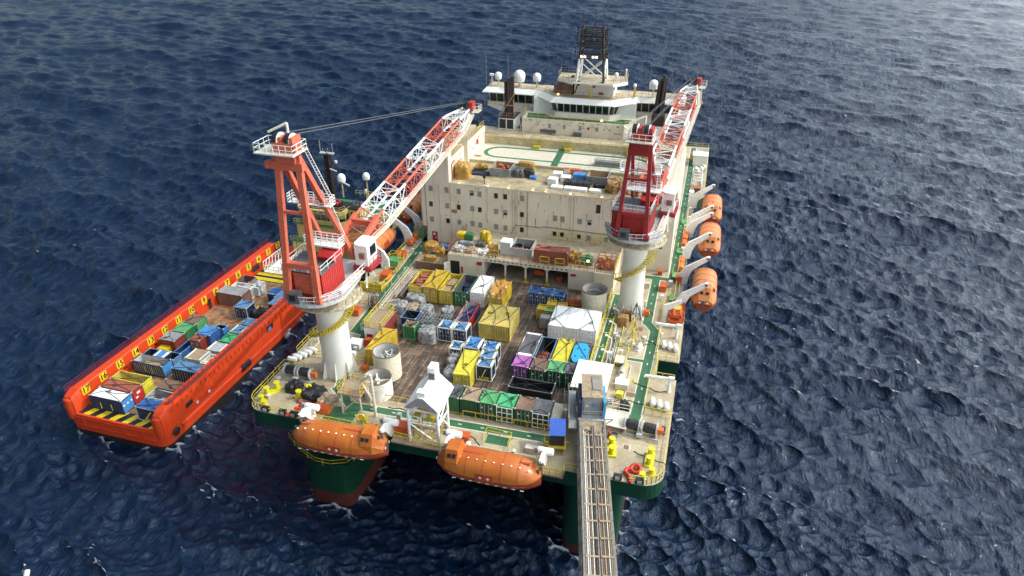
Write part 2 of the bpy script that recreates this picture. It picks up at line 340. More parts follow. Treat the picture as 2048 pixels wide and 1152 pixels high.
m = VM(); m.prism([(-41.2, 69.2), (-13.4, 69.2), (-13.4, 75), (-11.3, 75), (-11.3, 105.9), (-46.3, 105.9), (-46.3, 86.9), (-43.6, 86.9), (-43.6, 76), (-41.2, 76)], .004, .05); m.build('timber_deck', WOOD)
hang = mat('hangar_floor', (.30, .25, .17), rough=.8, dirt=.7, scale=.6)
m = VM(); m.bx(-34.4, -19.1, 105.9, 114.5, .004, .05); m.build('hangar_floor', hang)
# painted walkways: green with pale edges
walkg = mat('walkway_green_paint', (.035, .135, .058), rough=.6, dirt=.5, scale=.8, fine=.2); paint = mat('walkway_edge_paint', (.66, .62, .50), rough=.6, dirt=.3)
def strip(m, pts, w, z):
    for (x0, y0), (x1, y1) in zip(pts[:-1], pts[1:]):
        d = Vector((x1-x0, y1-y0)).normalized(); n = Vector((-d.y, d.x))*w/2; e = d*w/2
        a, b = Vector((x0, y0))-e, Vector((x1, y1))+e
        m.prism([tuple(a-n), tuple(b-n), tuple(b+n), tuple(a+n)][::1], z-.002, z)
walks = [([(-3.6, 74.8), (-3.1, 96.3)], 1.35), ([(-3.1, 96.3), (-4.5, 98.6)], 1.35), ([(-4.5, 98.6), (-4.5, 114.1)], 1.35), ([(-7.5, 114.1), (-1.7, 114.1)], 1.2), ([(-1.7, 114.1), (-1.6, 190)], 1.3),
         ([(-10.4, 84), (-10.4, 106)], .95), ([(-6.0, 87.7), (-3.9, 87.7)], .7), ([(-48.9, 84), (-50.2, 118), (-50.9, 124)], 1.3), ([(-46.6, 77), (-46.8, 83.6)], 1.3), ([(-46.8, 83.6), (-48.9, 84)], 1.3),
         ([(-41, 66.8), (-13.2, 67.3)], 1.25), ([(-41, 66.8), (-44.5, 69.6)], 1.25), ([(-44.5, 69.6), (-46.6, 77)], 0.9), ([(-4.6, 73.9), (-3.6, 74.8)], 1.2), ([(-50.2, 113.4), (-44, 112.4)], 1.2)]
mw, mg, md = VM(), VM(), VM()
for i, (p, w) in enumerate(walks):
    strip(mw, p, w+.32, .006+.0004*i); strip(mg, p, w, .014+.0004*i)
    for (x0, y0), (x1, y1) in zip(p[:-1], p[1:]):
        L_ = math.hypot(x1-x0, y1-y0); n = int(L_/3.0)
        for k in range(1, n): 
            t = k/n; mw.box(x0+(x1-x0)*t, y0+(y1-y0)*t, .026, .16 if abs(y1-y0) > abs(x1-x0) else .5, .5 if abs(y1-y0) > abs(x1-x0) else .16, .006)
mg.prism([(-21.4, 64.6), (-18.3, 64.6), (-18.3, 66.2), (-21.4, 66.2)], .012, .0135); mg.prism([(-43.5, 63.3), (-39.4, 63.3), (-39.4, 66.2), (-43.5, 66.2)], .012, .0135)
for y0, y1 in ((118, 123), (128, 137), (104, 108)): mg.prism([(-.9, y0), (.3, y0), (.3, y1), (-.9, y1)], .010, .0125)
mw.build('walkway_edging', paint); mg.build('walkway', walkg)
# welded plate seams + drain patches on the bare deck
m = VM()
for x in (-53, -50, -4.9, -6.6, -2.0, .3): m.bx(x, x+.035, 63.2, 83, .003, .0075)
for y in (66, 69.5, 73, 76.5, 80): m.bx(-9.5, .8, y, y+.035, .003, .0078); m.bx(-54, -48, y-.8, y-.765, .003, .0078)
m.build('plate_seam', C('tan', dirt=.3))
# ---- rails round the deck edge
YEL = C('syellow', dirt=.25); YELB = C('lemon', dirt=.2)
m = VM()
m.rail([(x, y, 0) for x, y in [(-38, 62.7), (-47.5, 62.7)]+arc(-52.2, 65, 2.3, 270, 180)[:]+[(-54.5, 72.6), (-51.4, 72.7)]], sp=1.4, r=.05)
m.build('deck_railing', YEL)
m = VM(); m.rail([(x, y, 0) for x, y in [(-3.0, 62.7)]+arc(-1.5, 65, 2.3, 270, 360)+[(.9, 75.6), (-2.6, 75.8), (-2.6, 83.9), (.8, 83.9)]], sp=1.4, r=.055); m.build('deck_railing', YEL)
m = VM(); m.rail([(-1.95, 84, 0), (-1.95, 88.8, 0)], r=.075, sp=2.2); m.rail([(.9, 88.9, 0), (-2.4, 88.9, 0), (-2.4, 91.5, 0), (-2.4, 105, 0), (-.4, 105.2, 0)], r=.05); m.rail([(.9, 88.9, 0), (1.0, 96, 0)], r=.04); m.build('deck_railing', YEL)
m = VM()
for a in ([(-.9, 105.6), (-.9, 112)], [(-.9, 116), (-.9, 121.5)], [(-.9, 134), (-.9, 137)], [(.2, 150), (2.2, 156.5), (2.2, 191.7), (-6, 191.7)]): m.cut(); m.rail([(*p, 0) for p in a], r=.045)
m.build('deck_railing', YEL)
m = VM()
for a in ([(-54.5, 76), (-54.5, 96)], [(-53, 105.6), (-53, 120)], [(-51.4, 75.8), (-48.6, 76)], [(-52, 96), (-52, 104)], [(-48.0, 85), (-48.0, 88)]): m.cut(); m.rail([(*p, 0) for p in a], r=.045)
m.build('deck_railing', YEL)
m = VM(); m.rail([(-25.6, 68.5, 0), (-13.4, 68.6, 0)], h=1.15, sp=1.65, r=.07, bars=(1,)); m.rail([(-42, 69, 0), (-33.6, 68.9, 0)], h=1.1, sp=1.7, r=.07, bars=(1,)); m.build('cargo_barrier', C('ochre', dirt=.2))
m = VM()                                         # stanchions of the inner walkway
m.rail([(-11.25, 82.5, 0), (-11.25, 105, 0)], h=1.9, sp=2.2, r=.06, bars=(1, .55)); m.rail([(-9.75, 82, 0), (-9.75, 97, 0)], h=1.1, sp=2.0, r=.04)
for y in range(83, 105, 4): m.tube((-11.25, y, 1.9), (-9.75, y, 1.9), .06, 4)
m.build('walkway_railing', YELB)
m = VM(); m.rail([(-47.9, 84, 0), (-48.6, 104.5, 0)], h=1.1, sp=2.1, r=.04); m.rail([(-46.9, 87.5, 0), (-47.3, 104, 0)], h=1.4, sp=1.6, r=.035); m.build('walkway_railing', C('offwhite'))
# front edge gear : fairleads, little platforms
m = VM()
for x in (-51.5, -48.9, -47.3, -4.3, -1.7):
    m.cut(); m.m = 0; m.box(x, 62.75, .35, 1.0, .5, .7); m.m = 1; m.box(x, 62.46, .38, .55, .06, .42); m.m = 0
m.build('fairlead', [C('black'), C('lgrey')])
m = VM(); m.bx(-13.9, -10.6, 61.3, 62.5, -.3, -.05); m.cut(); m.bx(-33, -26.3, 61.8, 62.5, -.3, -.05); m.build('front_platform', C('tan'))
m = VM(); m.rail([(-14, 62.5, 0), (-13.9, 61.3, -.05), (-10.6, 61.3, -.05), (-10.6, 62.6, 0), (-8.9, 62.7, 0)], sp=.9, r=.05); m.cut(); m.rail([(-37, 62.6, 0), (-26.4, 61.9, 0)], sp=1.1, r=.045); m.cut(); m.rail([(-13.9, 62.8, 0), (-13.9, 66.2, 0), (-10.8, 66.2, 0)], r=.05); m.cut(); m.rail([(-21.5, 64.3, 0), (-21.5, 66.3, 0), (-18.2, 66.1, 0), (-18.2, 64, 0)], r=.045); m.build('deck_railing', YEL)
# ---------------------------------------------------------------- accommodation block (part of the vessel; windows, doors are its pieces)
wallw = mat('white_house_paint', (.70, .63, .50), rough=.5, dirt=.45, dcol=(.50, .44, .345), scale=.25, rust=.55, rustcol=(.36, .20, .095), streak=.07, rscale=1.0, rlo=.59, fine=.08)
wallc = mat('clean_white_paint', (.78, .77, .72), rough=.45, dirt=.25, dcol=(.55, .52, .45), rust=.15, fine=.05)
roofm = mat('stained_roof_deck', (.40, .33, .19), rough=.8, dirt=.95, dcol=(.17, .135, .08), scale=.35, rust=.4, streak=1, rustcol=(.12, .09, .06))
tanm = mat('worn_tan_deck', (.47, .39, .26), rough=.8, dirt=.75, dcol=(.26, .21, .14), scale=.5, rust=.35, streak=1, rustcol=(.10, .10, .08))
courtm = mat('oval_court_deck', (.56, .51, .41), rough=.7, dirt=.45, dcol=(.45, .39, .29), scale=.4)
def cham(x0, x1, y0, y1, r=1.0): return arc(x0+r, y0+r, r, 180, 270, 4)+[(x1, y0), (x1, y1), (x0, y1)]
m = VM(); m.m = 0
m.bx(-49.5, -2.6, 117.0, 146.5, .02, 12.98)
m.prism(cham(-50.6, -49.5, 117.0, 146, .6), 3.6, 13.0)
m.bx(-49.5, -44.5, 117.02, 126, 12.98, 17.3); m.plate([(-45.0, 116.97, 12.98), (-44.46, 116.97, 12.98), (-44.46, 116.97, 18.9), (-45.0, 116.97, 18.9)], (0, 1.8, 0))
m.bx(-49.5, -45.6, 126, 128.4, 12.98, 16.8); m.bx(-49.5, -44.5, 128.4, 140.0, 12.98, 17.3)
m.bx(-4.9, -2.55, 116.98, 140, 12.98, 16.25)
m.bx(-44.5, -4.9, 129.2, 140, 12.98, 13.55); m.bx(-49.5, -3.2, 140, 147, 12.98, 15.05)
m.bx(-44.5, -15, 116.93, 117, 12.85, 13.12)
H = m.build('accommodation_block', wallw)
def sub(name, mb, mt, par, smooth=False):
    mb.v = [(x+26.4, y-62.5, z) for x, y, z in mb.v]; return MB.build(mb, name, mt, par, smooth)
m = MB(); m.bx(-44.5, -4.9, 117, 129.2, 13.0, 13.03); sub('roof_deck', m, roofm, H)
m = MB(); m.bx(-44.45, -4.95, 129.25, 139.98, 13.56, 13.585); sub('court_deck', m, courtm, H)
m = MB(); m.bx(-49.4, -3.3, 140.05, 147, 15.06, 15.09); m.bx(-49.4, -44.6, 117.1, 125.9, 17.31, 17.34); m.bx(-49.4, -44.6, 128.5, 139.9, 17.31, 17.34); sub('upper_deck', m, tanm, H)
m = MB(); m.bx(-44.5, -4.9, 139.93, 139.99, 13.6, 15.3); m.bx(-44.5, -4.9, 129.14, 129.19, 13.03, 13.5); sub('deck_step', m, mat('yellowed_step', (.52, .44, .24), rough=.7, dirt=.7, rust=.4), H)
# green oval on the court
def oval(w, z):
    o = arc(-39.6, 134.95, 3.1+w, 90, 270, 12)+arc(-12.5, 134.95, 3.1+w, -90, 90, 12); i = arc(-39.6, 134.95, 3.1-w, 90, 270, 12)+arc(-12.5, 134.95, 3.1-w, -90, 90, 12)
    mb = MB(); n = len(o); mb.add([(x, y, z) for x, y in o]+[(x, y, z) for x, y in i], [(k, (k+1) % n, n+(k+1) % n, n+k) for k in range(n)]); return mb
sub('oval_line', oval(.42, 13.592), mat('court_green_line', (.035, .16, .06), rough=.6, dirt=.3), H)
m = MB(); m.prism([(-27.9, 129.4), (-26.5, 129.4), (-26.9, 139.9), (-28.3, 139.9)], 13.596, 13.604); m.prism([(-44.0, 130.2), (-42.6, 130.2), (-42.6, 131.5), (-44, 131.5)], 13.59, 13.596) if 0 else None
sub('cross_walk', m, walkg, H)
m = MB(); m.prism([(-44.2, 130.9), (-42.8, 130.9), (-42.8, 132.1), (-44.2, 132.1)], 13.588, 13.594); sub('deck_patch', m, C('rbrown'), H)
# windows of the front wall
glassd = mat('dark_window_glass', (.015, .017, .02), rough=.12, dirt=0, fine=0); shut = mat('grey_window_blind', (.24, .28, .25), rough=.4, dirt=.3); frm = mat('window_rim', (.28, .26, .22), rough=.6, dirt=.4)
W = [(-48.2, 11.55, 0), (-45, 11.5, 0), (-42.6, 11.5, 0), (-40, 11.45, 2), (-38.5, 11.4, 0), (-35.3, 11.4, 1), (-33.5, 11.4, 1), (-30.3, 11.4, 0),
     (-48.3, 8.35, 1), (-45, 8.35, 0), (-42.7, 8.3, 1), (-40, 8.3, 0), (-38.5, 8.25, 1), (-35.3, 8.25, 0), (-33.5, 8.2, 2), (-30.3, 8.2, 1), (-24, 8.2, 0), (-22.6, 8.2, 0), (-19.4, 8.1, 0), (-17.6, 8.1, 2), (-14.4, 8.1, 0),
     (-48.3, 5.2, 0), (-45, 5.2, 1), (-42.7, 5.2, 0), (-40, 5.2, 0), (-38.5, 5.1, 0), (-35.3, 5.1, 0), (-33.5, 5.1, 0), (-30.3, 5.1, 1), (-24, 5.05, 1), (-22.6, 5.05, 1), (-19.4, 5.0, 1), (-17.6, 5.0, 0), (-14.4, 5.0, 0), (-4.6, 5.0, 1)]
for x, z, k in W:
    m = MB(); w, h = .33, .47
    for a in ((-w-.05, w+.05, -h-.05, -h), (-w-.05, w+.05, h, h+.05), (-w-.05, -w, -h, h), (w, w+.05, -h, h)): m.bx(x+a[0], x+a[1], 116.93, 117, z+a[2], z+a[3])
    m.m = 1 if k == 1 else 2
    if k == 2: m.bx(x-w, x+w, 116.96, 117, z-.02, z+h); m.m = 1; m.bx(x-w, x+w, 116.975, 117, z-h, z-.02)
    else: m.bx(x-w, x+w, 116.965, 117, z-h, z+h)
    sub('window', m, [frm, glassd, shut], H)
m = MB(); m.bx(-16.5, -15.75, 116.93, 117, 10.1, 11.7); sub('vent_louvre', m, C('black'), H)
m = MB(); m.bx(-48.4, -47.35, 116.92, 117, .35, 2.6); m.m = 1; m.bx(-48.15, -47.75, 116.90, 116.92, 1.9, 2.3); m.bx(-47.7, -47.6, 116.88, 116.92, 1.2, 1.5); sub('door', m, [C('dred'), C('white')], H)
m = MB(); m.path([(-32.5, 116.92, 3.8), (-31.5, 116.92, 5.95), (-26.6, 116.92, 5.95), (-26.2, 116.92, 6.25), (-13.2, 116.92, 6.1)], .05, 4); sub('pipe_run', m, C('dgrey'), H)
for x, z0, z1, c_ in ((-46.4, 1, 12.6, 'offwhite'), (-36.9, 6, 12.8, 'cream'), (-29.2, 3.9, 12.8, 'tan'), (-21.0, 6, 12.9, 'offwhite'), (-12.2, 4, 12.8, 'cream'), (-9.0, 1, 12.8, 'tan')):
    m = MB(); m.tube((x, 116.86, z0), (x, 116.86, z1), .06, 5); [m.box(x, 116.93, z0+k*2.2, .3, .14, .06) for k in range(int((z1-z0)/2.2)+1)]; sub('downpipe', m, C(c_, dirt=.6, rust=.5), H)
for x in (-31.4, -10.6):
    m = MB(); [m.tube((x+s, 116.8, 4.1), (x+s, 116.8, 13.6), .03, 4) for s in (-.22, .22)]; [m.tube((x-.22, 116.8, 4.3+.4*k), (x+.22, 116.8, 4.3+.4*k), .02, 4) for k in range(23)]; sub('wall_ladder', m, C('tan'), H)
m = MB()
for x in (-44.4, -32.2, -20.6, -9.7): m.bx(x, x+.06, 116.96, 117, 1, 12.9)
m.bx(-49.2, -4, 116.97, 117, 6.62, 6.66) if 0 else None
m.bx(-49.45, -49.3, 116.96, 117, 1.5, 12.9); sub('wall_seam', m, C('tan', dirt=.5), H)
rustm = mat('rust_streak', (.26, .10, .035), rough=.9, dirt=.7, dcol=(.46, .32, .19), scale=2.2)
m = MB(); r = random.Random(5)
for k in range(64):
    x = r.uniform(-44, -8); z = r.choice([12.6, 10.9, 9.6, 7.7, 7.6, 4.5, 12.6]); h = r.uniform(.3, 1.9); w = r.uniform(.03, .10)
    m.plate([(x-w, 116.994, z), (x+w, 116.994, z), (x+w*.3, 116.994, z-h), (x-w*.3, 116.994, z-h)], (0, -.004-.0005*(k % 7), 0))
m.bx(-44.2, -43.1, 116.985, 116.995, 7.0, 7.7); sub('rust_marks', m, rustm, H)
blackd = C('black', dirt=.3)
m = MB(); r = random.Random(9)
for k in range(40):
    x = r.uniform(-49, -5); z = r.choice([12.6, 12.2, 9.5, 9.0, 6.3, 5.9, 10.2]); m.bx(x, x+r.uniform(.06, .11), 116.95, 117, z, z+r.uniform(.09, .16))
sub('wall_fitting', m, blackd, H)
# yellow-lamped edge of the roof
lampm = bpy.data.materials.new('lit_lamp'); lampm.use_nodes = True; b_ = lampm.node_tree.nodes['Principled BSDF']; b_.inputs['Base Color'].default_value = (.9, .6, .3, 1); b_.inputs['Emission Color'].default_value = (1, .55, .22, 1); b_.inputs['Emission Strength'].default_value = 6
for x in (-42.3, -36.8, -32.8, -28.2, -25.8, -21.3, -15.6):
    m = MB(); m.tube((x, 116.9, 13.0), (x, 116.8, 13.5), .05, 5); m.box(x, 116.7, 13.6, .45, .3, .22); m.m = 1; m.box(x, 116.62, 13.42, .36, .22, .14); sub('floodlight', m, [C('offwhite'), lampm], H)
m = MB(); m.tube((-37.9, 118.2, 13), (-37.9, 118.2, 14.2), .1, 6); m.m = 1; m.box(-37.9, 118.2, 14.5, .5, .4, .6); sub('vent_pipe', m, [C('rbrown'), C('black')], H)
m = MB(); m.rail([(-44.6, 117.3, 17.3), (-44.6, 125.8, 17.3)], r=.05); m.rail([(-44.7, 128.6, 17.3), (-44.7, 139.7, 17.3)], r=.05); m.rail([(-44.4, 139.6, 15.05), (-26, 139.7, 15.05), (-5, 139.7, 15.05)], sp=2, r=.035); sub('railing', m, C('ochre'), H)
m = MB(); m.rail([(-44.3, 129.3, 13.5), (-28.3, 129.3, 13.5)], sp=2, r=.03); m.rail([(-26, 129.3, 13.5), (-6, 129.3, 13.5)], sp=2, r=.03); m.rail([(-2.7, 117.2, 16.2), (-2.7, 139, 16.2)], r=.035); sub('railing', m, C('offwhite'), H)
m = MB(); m.path([(-44.42, 118.6, 13), (-44.42, 118.6, 16.0), (-44.42, 120.3, 16.3)], .13, 6); m.box(-44.4, 122.5, 15.2, .2, .8, .7); m.box(-44.4, 134.4, 15.6, .16, .9, .9); sub('fire_pipe', m, C('red'), H)
m = MB(); r = random.Random(4)
for k in range(14): y = r.choice([123.5+r.random()*2, 129.5+r.random()*9]); m.box(-44.47, y, 14.6+r.random()*2, .06, .3, .22)
sub('wall_fitting', m, blackd, H)
m = MB()
for x, y in ((-33, 139.2), (-26.4, 139.3), (-13.5, 139.3), (-10, 139.2)):
    m.cut(); m.rail([(x-.9, y, 13.6), (x+.9, y, 13.6)], h=2.2, sp=.9, r=.05); m.box(x, y, 13.9, 1.4, 1, .5)
sub('step_ladder', m, YEL, H)
# ---- forward deckhouse with open hangar
m = VM()
m.bx(-41.2, -34.4, 106, 117, .05, 3.98); m.bx(-19.1, -14.6, 106.02, 117, .05, 3.98); m.bx(-14.6, -11.2, 105.7, 117, .05, 4.0); m.bx(-34.4, -19.1, 114.6, 117, .05, 3.98)
m.bx(-34.4, -19.1, 106.0, 114.6, 3.3, 3.98)
D = m.build('hangar_deckhouse', wallw)
m = MB(); m.bx(-41.1, -11.3, 106.1, 117, 4.0, 4.025); sub('deckhouse_roof', m, tanm, D)
for x in (-30.5, -26.8, -22.95):
    m = MB(); m.bx(x-.14, x+.14, 106.2, 106.5, .6, 3.3); m.bx(x-.5, x+.5, 106.15, 106.55, 3.0, 3.32); m.m = 1; m.bx(x-.16, x+.16, 106.18, 106.52, .05, .9); m.bx(x-.4, x+.4, 106, 106.8, .05, .2); sub('pillar', m, [C('offwhite'), C('ochre')], D)
m = MB(); m.bx(-40.7, -39.0, 105.95, 106.2, .05, 2.7); sub('doorway', m, C('black'), D)
m = MB(); m.plate([(-40.75, 105.98, .1), (-40.75, 105.98, 2.6), (-41.6, 105.0, 2.6), (-41.6, 105.0, .1)], (.05, .05, 0)); sub('door', m, C('cream'), D)
m = MB()
for i in range(19): m.box(-33.9+i*.8, 105.98, 3.7, .34, .06, .2)
sub('port', m, C('black'), D)
m = MB(); m.box(-35.2, 105.9, 2.8, .9, .16, .6); m.box(-18.2, 105.9, 2.9, .9, .16, .35); m.box(-38.5, 105.9, 1.1, .3, .16, 1.2); sub('fire_box', m, C('dred'), D)
m = MB(); m.rail([(-41.1, 116.5, 4), (-41.1, 106.1, 4), (-11.3, 106.0, 4), (-11.3, 116.5, 4)], h=1.2, sp=1.5, r=.045); sub('railing', m, C('rbrown'), D)
m = MB()
for x in (-32.5, -23.4, -20.7, -17.2): m.cut(); m.rail([(x-.8, 106.0, 4), (x+.8, 106.0, 4)], h=1.7, sp=1.6, r=.07, bars=(1, .5))
m.cut(); m.rail([(-24.5, 116.2, 4), (-18.5, 116.2, 4)], h=1.9, sp=1.7, r=.06); m.cut(); m.rail([(-17, 116.2, 4), (-13.5, 116.2, 4)], h=2.2, sp=1.7, r=.06); m.beam((-17, 115.8, 4.2), (-14.8, 116, 6), .16); m.cut(); m.rail([(-11.2, 106, 4), (-11.2, 112, 4)], r=.07)
sub('gate', m, YEL, D)
m = MB(); r = random.Random(2)
for x in (-33.6, -27.8, -21.5): m.box(x, 111.5, .8, 1.6, 2.4, 1.5)
m.tube((-33.8, 106.8, .5), (-33.8, 109, .5), .45, 10); m.box(-24.7, 109.2, 1.5, 1.5, .9, .9)
m.rail([(-26.0, 106.6, .05), (-25.5, 107.5, .05)], h=2.6, sp=.45, r=.04, bars=(.2, .4, .6, .8, 1)); sub('hangar_machinery', m, C('dgrey'), D)
m = MB(); m.box(-24.6, 107.9, 1.6, 1.8, .9, .8); m.cut(); m.box(-21, 108, .6, 1, .8, 1); sub('stored_crate', m, C('dorange'), D)
# ---- wheelhouse block forward
m = VM()
m.prism([(-37.7, 145), (-15.8, 145), (-13.6, 147.5), (-13.6, 160), (-37.7, 160)], 15.05, 18.2)
B = m.build('wheelhouse', wallw)
CX = -26.4
outl = [(-48, 157.5), (-48, 152.2), (-36.4, 152.2), (-34.6, 151.0), (-31.4, 147.6), (-19.0, 147.6), (-15.6, 151.0), (-14.2, 152.2), (-4.8, 152.2), (-4.8, 157.5)]
outl = [(x, y) for x, y in outl]
def inset(p, d): return [(x+(CX-x)/abs(CX-x)*d*.6 if abs(CX-x) > 4 else x, y+(d if y < 156 else -d)) for x, y in p]
low = inset(outl, .5)
def ringz(p, z): return [(x, y, z) for x, y in p]
m = MB(); m.loft([ringz(low, 18.2), ringz(low, 19.1)][::1]); m.loft([ringz(inset(outl, 1.1), 19.1), ringz(inset(outl, .6), 21.4)])
m.prism([(-36.4, 150), (-14.2, 150), (-14.2, 160), (-36.4, 160)], 18.15, 21.4)
m.prism([(-37.8, 148.9), (-13.4, 148.9), (-13.4, 150), (-37.8, 150)], 18.2, 18.23)
sub('bridge_cabin', m, wallc, B)
m = MB(); m.loft([[(x, y, 18.2) for x, y in [(-48, 152.6), (-36.5, 152.6), (-36.5, 157), (-48, 157)]], [(x, y, 15.9) for x, y in [(-41, 153), (-36.5, 153), (-36.5, 157), (-41, 157)]]][::-1])
m.loft([[(x, y, 15.9) for x, y in [(-16, 153), (-11.5, 153), (-11.5, 157), (-16, 157)]], [(x, y, 18.2) for x, y in [(-16, 152.6), (-4.8, 152.6), (-4.8, 157), (-16, 157)]]]); sub('bridge_wing', m, wallc, B)
m = MB(); o2 = inset(outl, -1.0); o1 = inset(outl, .2); m.loft([ringz(o2, 21.35), ringz(o2, 21.5), ringz(o1, 22.35)]); sub('bridge_roof_fascia', m, wallc, B)
m = MB(); m.prism(inset(outl, .3), 22.352, 22.375); sub('bridge_roof', m, tanm, B)
m = MB(); m.rail(ringz(inset(outl, .8), 22.37), h=1.1, sp=1.4, r=.03); sub('railing', m, C('tan'), B)
glass = mat('bridge_window_glass', (.010, .018, .018), rough=.08, dirt=0, fine=0)
def panes(p, q, n, z0=19.12, z1=21.32, off=.55):
    p = Vector((*p, 0)); q = Vector((*q, 0)); d = (q-p).normalized(); nr = Vector((d.y, -d.x, 0)); L = (q-p).length
    for i in range(n):
        a = p+d*(L*i/n+.09); b = p+d*(L*(i+1)/n-.09)
        mb = MB(); mb.plate([a+nr*.04+Vector((0, 0, z0)), b+nr*.04+Vector((0, 0, z0)), b+nr*off+Vector((0, 0, z1)), a+nr*off+Vector((0, 0, z1))], nr*.03)
        sub('window', mb, glass, B)
il = inset(outl, 1.08)
panes(il[4], il[5], 8, off=.5); panes(il[3], il[4], 3, off=.5); panes(il[5], il[6], 4, off=.5); panes(il[1], il[2], 7, off=.5); panes(il[7], il[8], 6, off=.5); panes(il[0], il[1], 2, off=.5)
for x in (-36.0, -14.9):
    m = MB(); m.bx(x-.45, x+.45, 152.15, 153.4, 18.3, 20.4); sub('door', m, C('cream'), B)
m = MB(); m.rail([(-37.5, 145.2, 18.2), (-16, 145.2, 18.2), (-13.7, 147.6, 18.2)], sp=1.6, r=.04); m.rail([(-48.3, 152, 18.2), (-38, 152, 18.2)], sp=1.3, r=.035); m.rail([(-14, 152, 18.2), (-5, 151.7, 18.2)], sp=1.3, r=.035)
m.rail([(-37.8, 149, 18.2), (-38, 144.8, 15.1)], r=.05); sub('railing', m, YEL, B)
m = MB(); m.prism([(-36.8, 145.3), (-15.9, 145.3), (-14, 147.3), (-14.5, 151), (-16.5, 149.5), (-18.5, 146.9), (-31.5, 146.9), (-36, 151), (-37.4, 150)], 18.205, 18.215); sub('walkway', m, walkg, B)
m = MB()
m.plate([(-36.9, 144.95, 18.2), (-35.4, 144.95, 18.2), (-38.0, 144.3, 15.1), (-39.4, 144.3, 15.1)] if 0 else [(-33.2, 144.2, 18.1), (-33.2, 144.9, 18.1), (-36.2, 144.9, 15.1), (-36.2, 144.2, 15.1)], (.1, 0, .12)); m.plate([(-15.8, 144.2, 18.1), (-15.8, 144.9, 18.1), (-12.4, 144.9, 15.1), (-12.4, 144.2, 15.1)], (.1, 0, .12)); sub('stair', m, C('offwhite'), B)
for x in (-31.6, -28.4, -25, -21.4):
    m = MB(); m.bx(x-.28, x+.28, 144.95, 145, 16.35, 17.3); sub('window', m, shut, B)
m = MB(); r = random.Random(3)
for k in range(46): m.box(r.uniform(-37, -15), 144.97, r.choice([17.7, 17.3, 16.9, 16.2, 17.9]), r.uniform(.1, .5), .06, r.uniform(.06, .2))
m.bx(-33.6, -30.2, 144.7, 145, 15.4, 16.0); m.tube((-31.2, 144.3, 15.7), (-31.2, 144.9, 15.7), .42, 10); m.bx(-26.3, -24.6, 144.4, 145, 15.2, 15.9); sub('wall_fitting', m, C('dgrey'), B)
m = MB(); m.lathe([(.28, 0), (.28, .08)], (-23.2, 144.9, 16.9), 12, 'y'); sub('lifebuoy', m, C('red'), B)
m = MB(); m.tube((-20.5, 145.1, 18.1), (-20.5, 145.1, 18.9), .06, 5); m.m = 1; m.box(-20.5, 144.9, 18.8, .4, .3, .3); sub('floodlight', m, [C('ochre'), lampm], B)
m = MB(); m.tube((-30.6, 148.2, 22.3), (-30.6, 148.2, 23), .06, 5); m.m = 1; m.box(-30.6, 148.0, 22.9, .4, .3, .3); sub('floodlight', m, [C('ochre'), lampm], B)
# top house, platform and lattice mast
m = MB(); m.bx(-27.6, -19.2, 150.5, 156, 22.35, 25.6); sub('top_house', m, wallc, B)
m = MB(); m.box(-26.7, 150.46, 24.6, .5, .08, .4); m.box(-23.4, 150.46, 24.3, .5, .08, .4); m.box(-21.8, 150.4, 23.0, 1.0, .14, .5); m.box(-19.15, 151, 24.1, .1, .5, .5); sub('fire_box', m, C('dred'), B)
m = MB(); m.prism([(-31.2, 150.3), (-27.4, 147.4), (-19, 147.4), (-16.3, 150.3), (-17, 155.2), (-31.4, 155.2)], 25.6, 25.85); sub('mast_platform', m, [tanm], B)
m = MB(); m.plate([(-31.2, 150.25, 25.2), (-27.4, 147.35, 25.2), (-27.4, 147.35, 25.86), (-31.2, 150.25, 25.86)], (-.04, -.05, 0)); m.plate([(-19, 147.35, 25.2), (-16.3, 150.25, 25.2), (-16.3, 150.25, 25.86), (-19, 147.35, 25.86)], (.05, -.04, 0)); m.plate([(-27.4, 147.35, 25.5), (-19, 147.35, 25.5), (-19, 147.35, 25.86), (-27.4, 147.35, 25.86)], (0, -.05, 0)); sub('platform_skirt', m, wallc, B)
m = MB(); m.rail([(-31.2, 150.3, 25.85), (-31.4, 155.2, 25.85), (-17, 155.2, 25.85), (-16.3, 150.3, 25.85), (-19, 147.5, 25.85)], r=.04); m.rail([(-31.2, 150.3, 25.85), (-28.5, 148.3, 25.85)], r=.04); sub('railing', m, C('tan'), B)
m = MB(); F = lambda t: [(-23.9+sx*(2.85-.75*t), 150.2+sy*(2.3-.6*t), 25.8+10.3*t) for sx, sy in ((-1, -1), (1, -1), (1, 1), (-1, 1))]
for i in range(4):
    a, b_2, c_ = F(0)[i], F(.46)[i], F(1)[i]; m.m = 0; m.tube(a, b_2, .24, 8); m.m = 1; m.tube(b_2, c_, .22, 8)
    n_ = (i+1) % 4; m.m = 0; m.tube(a, F(.42)[n_], .13, 6); m.tube(F(0)[n_], F(.42)[i], .13, 6); m.m = 1
    for t in (.46, .6, .74, .87, 1.0):
        m.tube(F(t)[i], F(t)[n_], .10, 5)
    for t, u in ((.46, .72), (.72, 1)): m.tube(F(t)[i], F(u)[n_], .07, 4)
m.m = 1
m.path([F(0)[0], (-26.2, 147.9, 26), (-26.9, 147.3, 23.5)], .16, 6); m.path([F(.02)[1], (-21.3, 147.6, 25.8)], .3, 6); m.tube(F(.02)[1], F(.46)[1], .28, 6); m.tube(F(.02)[0], F(.46)[0], .12, 6)
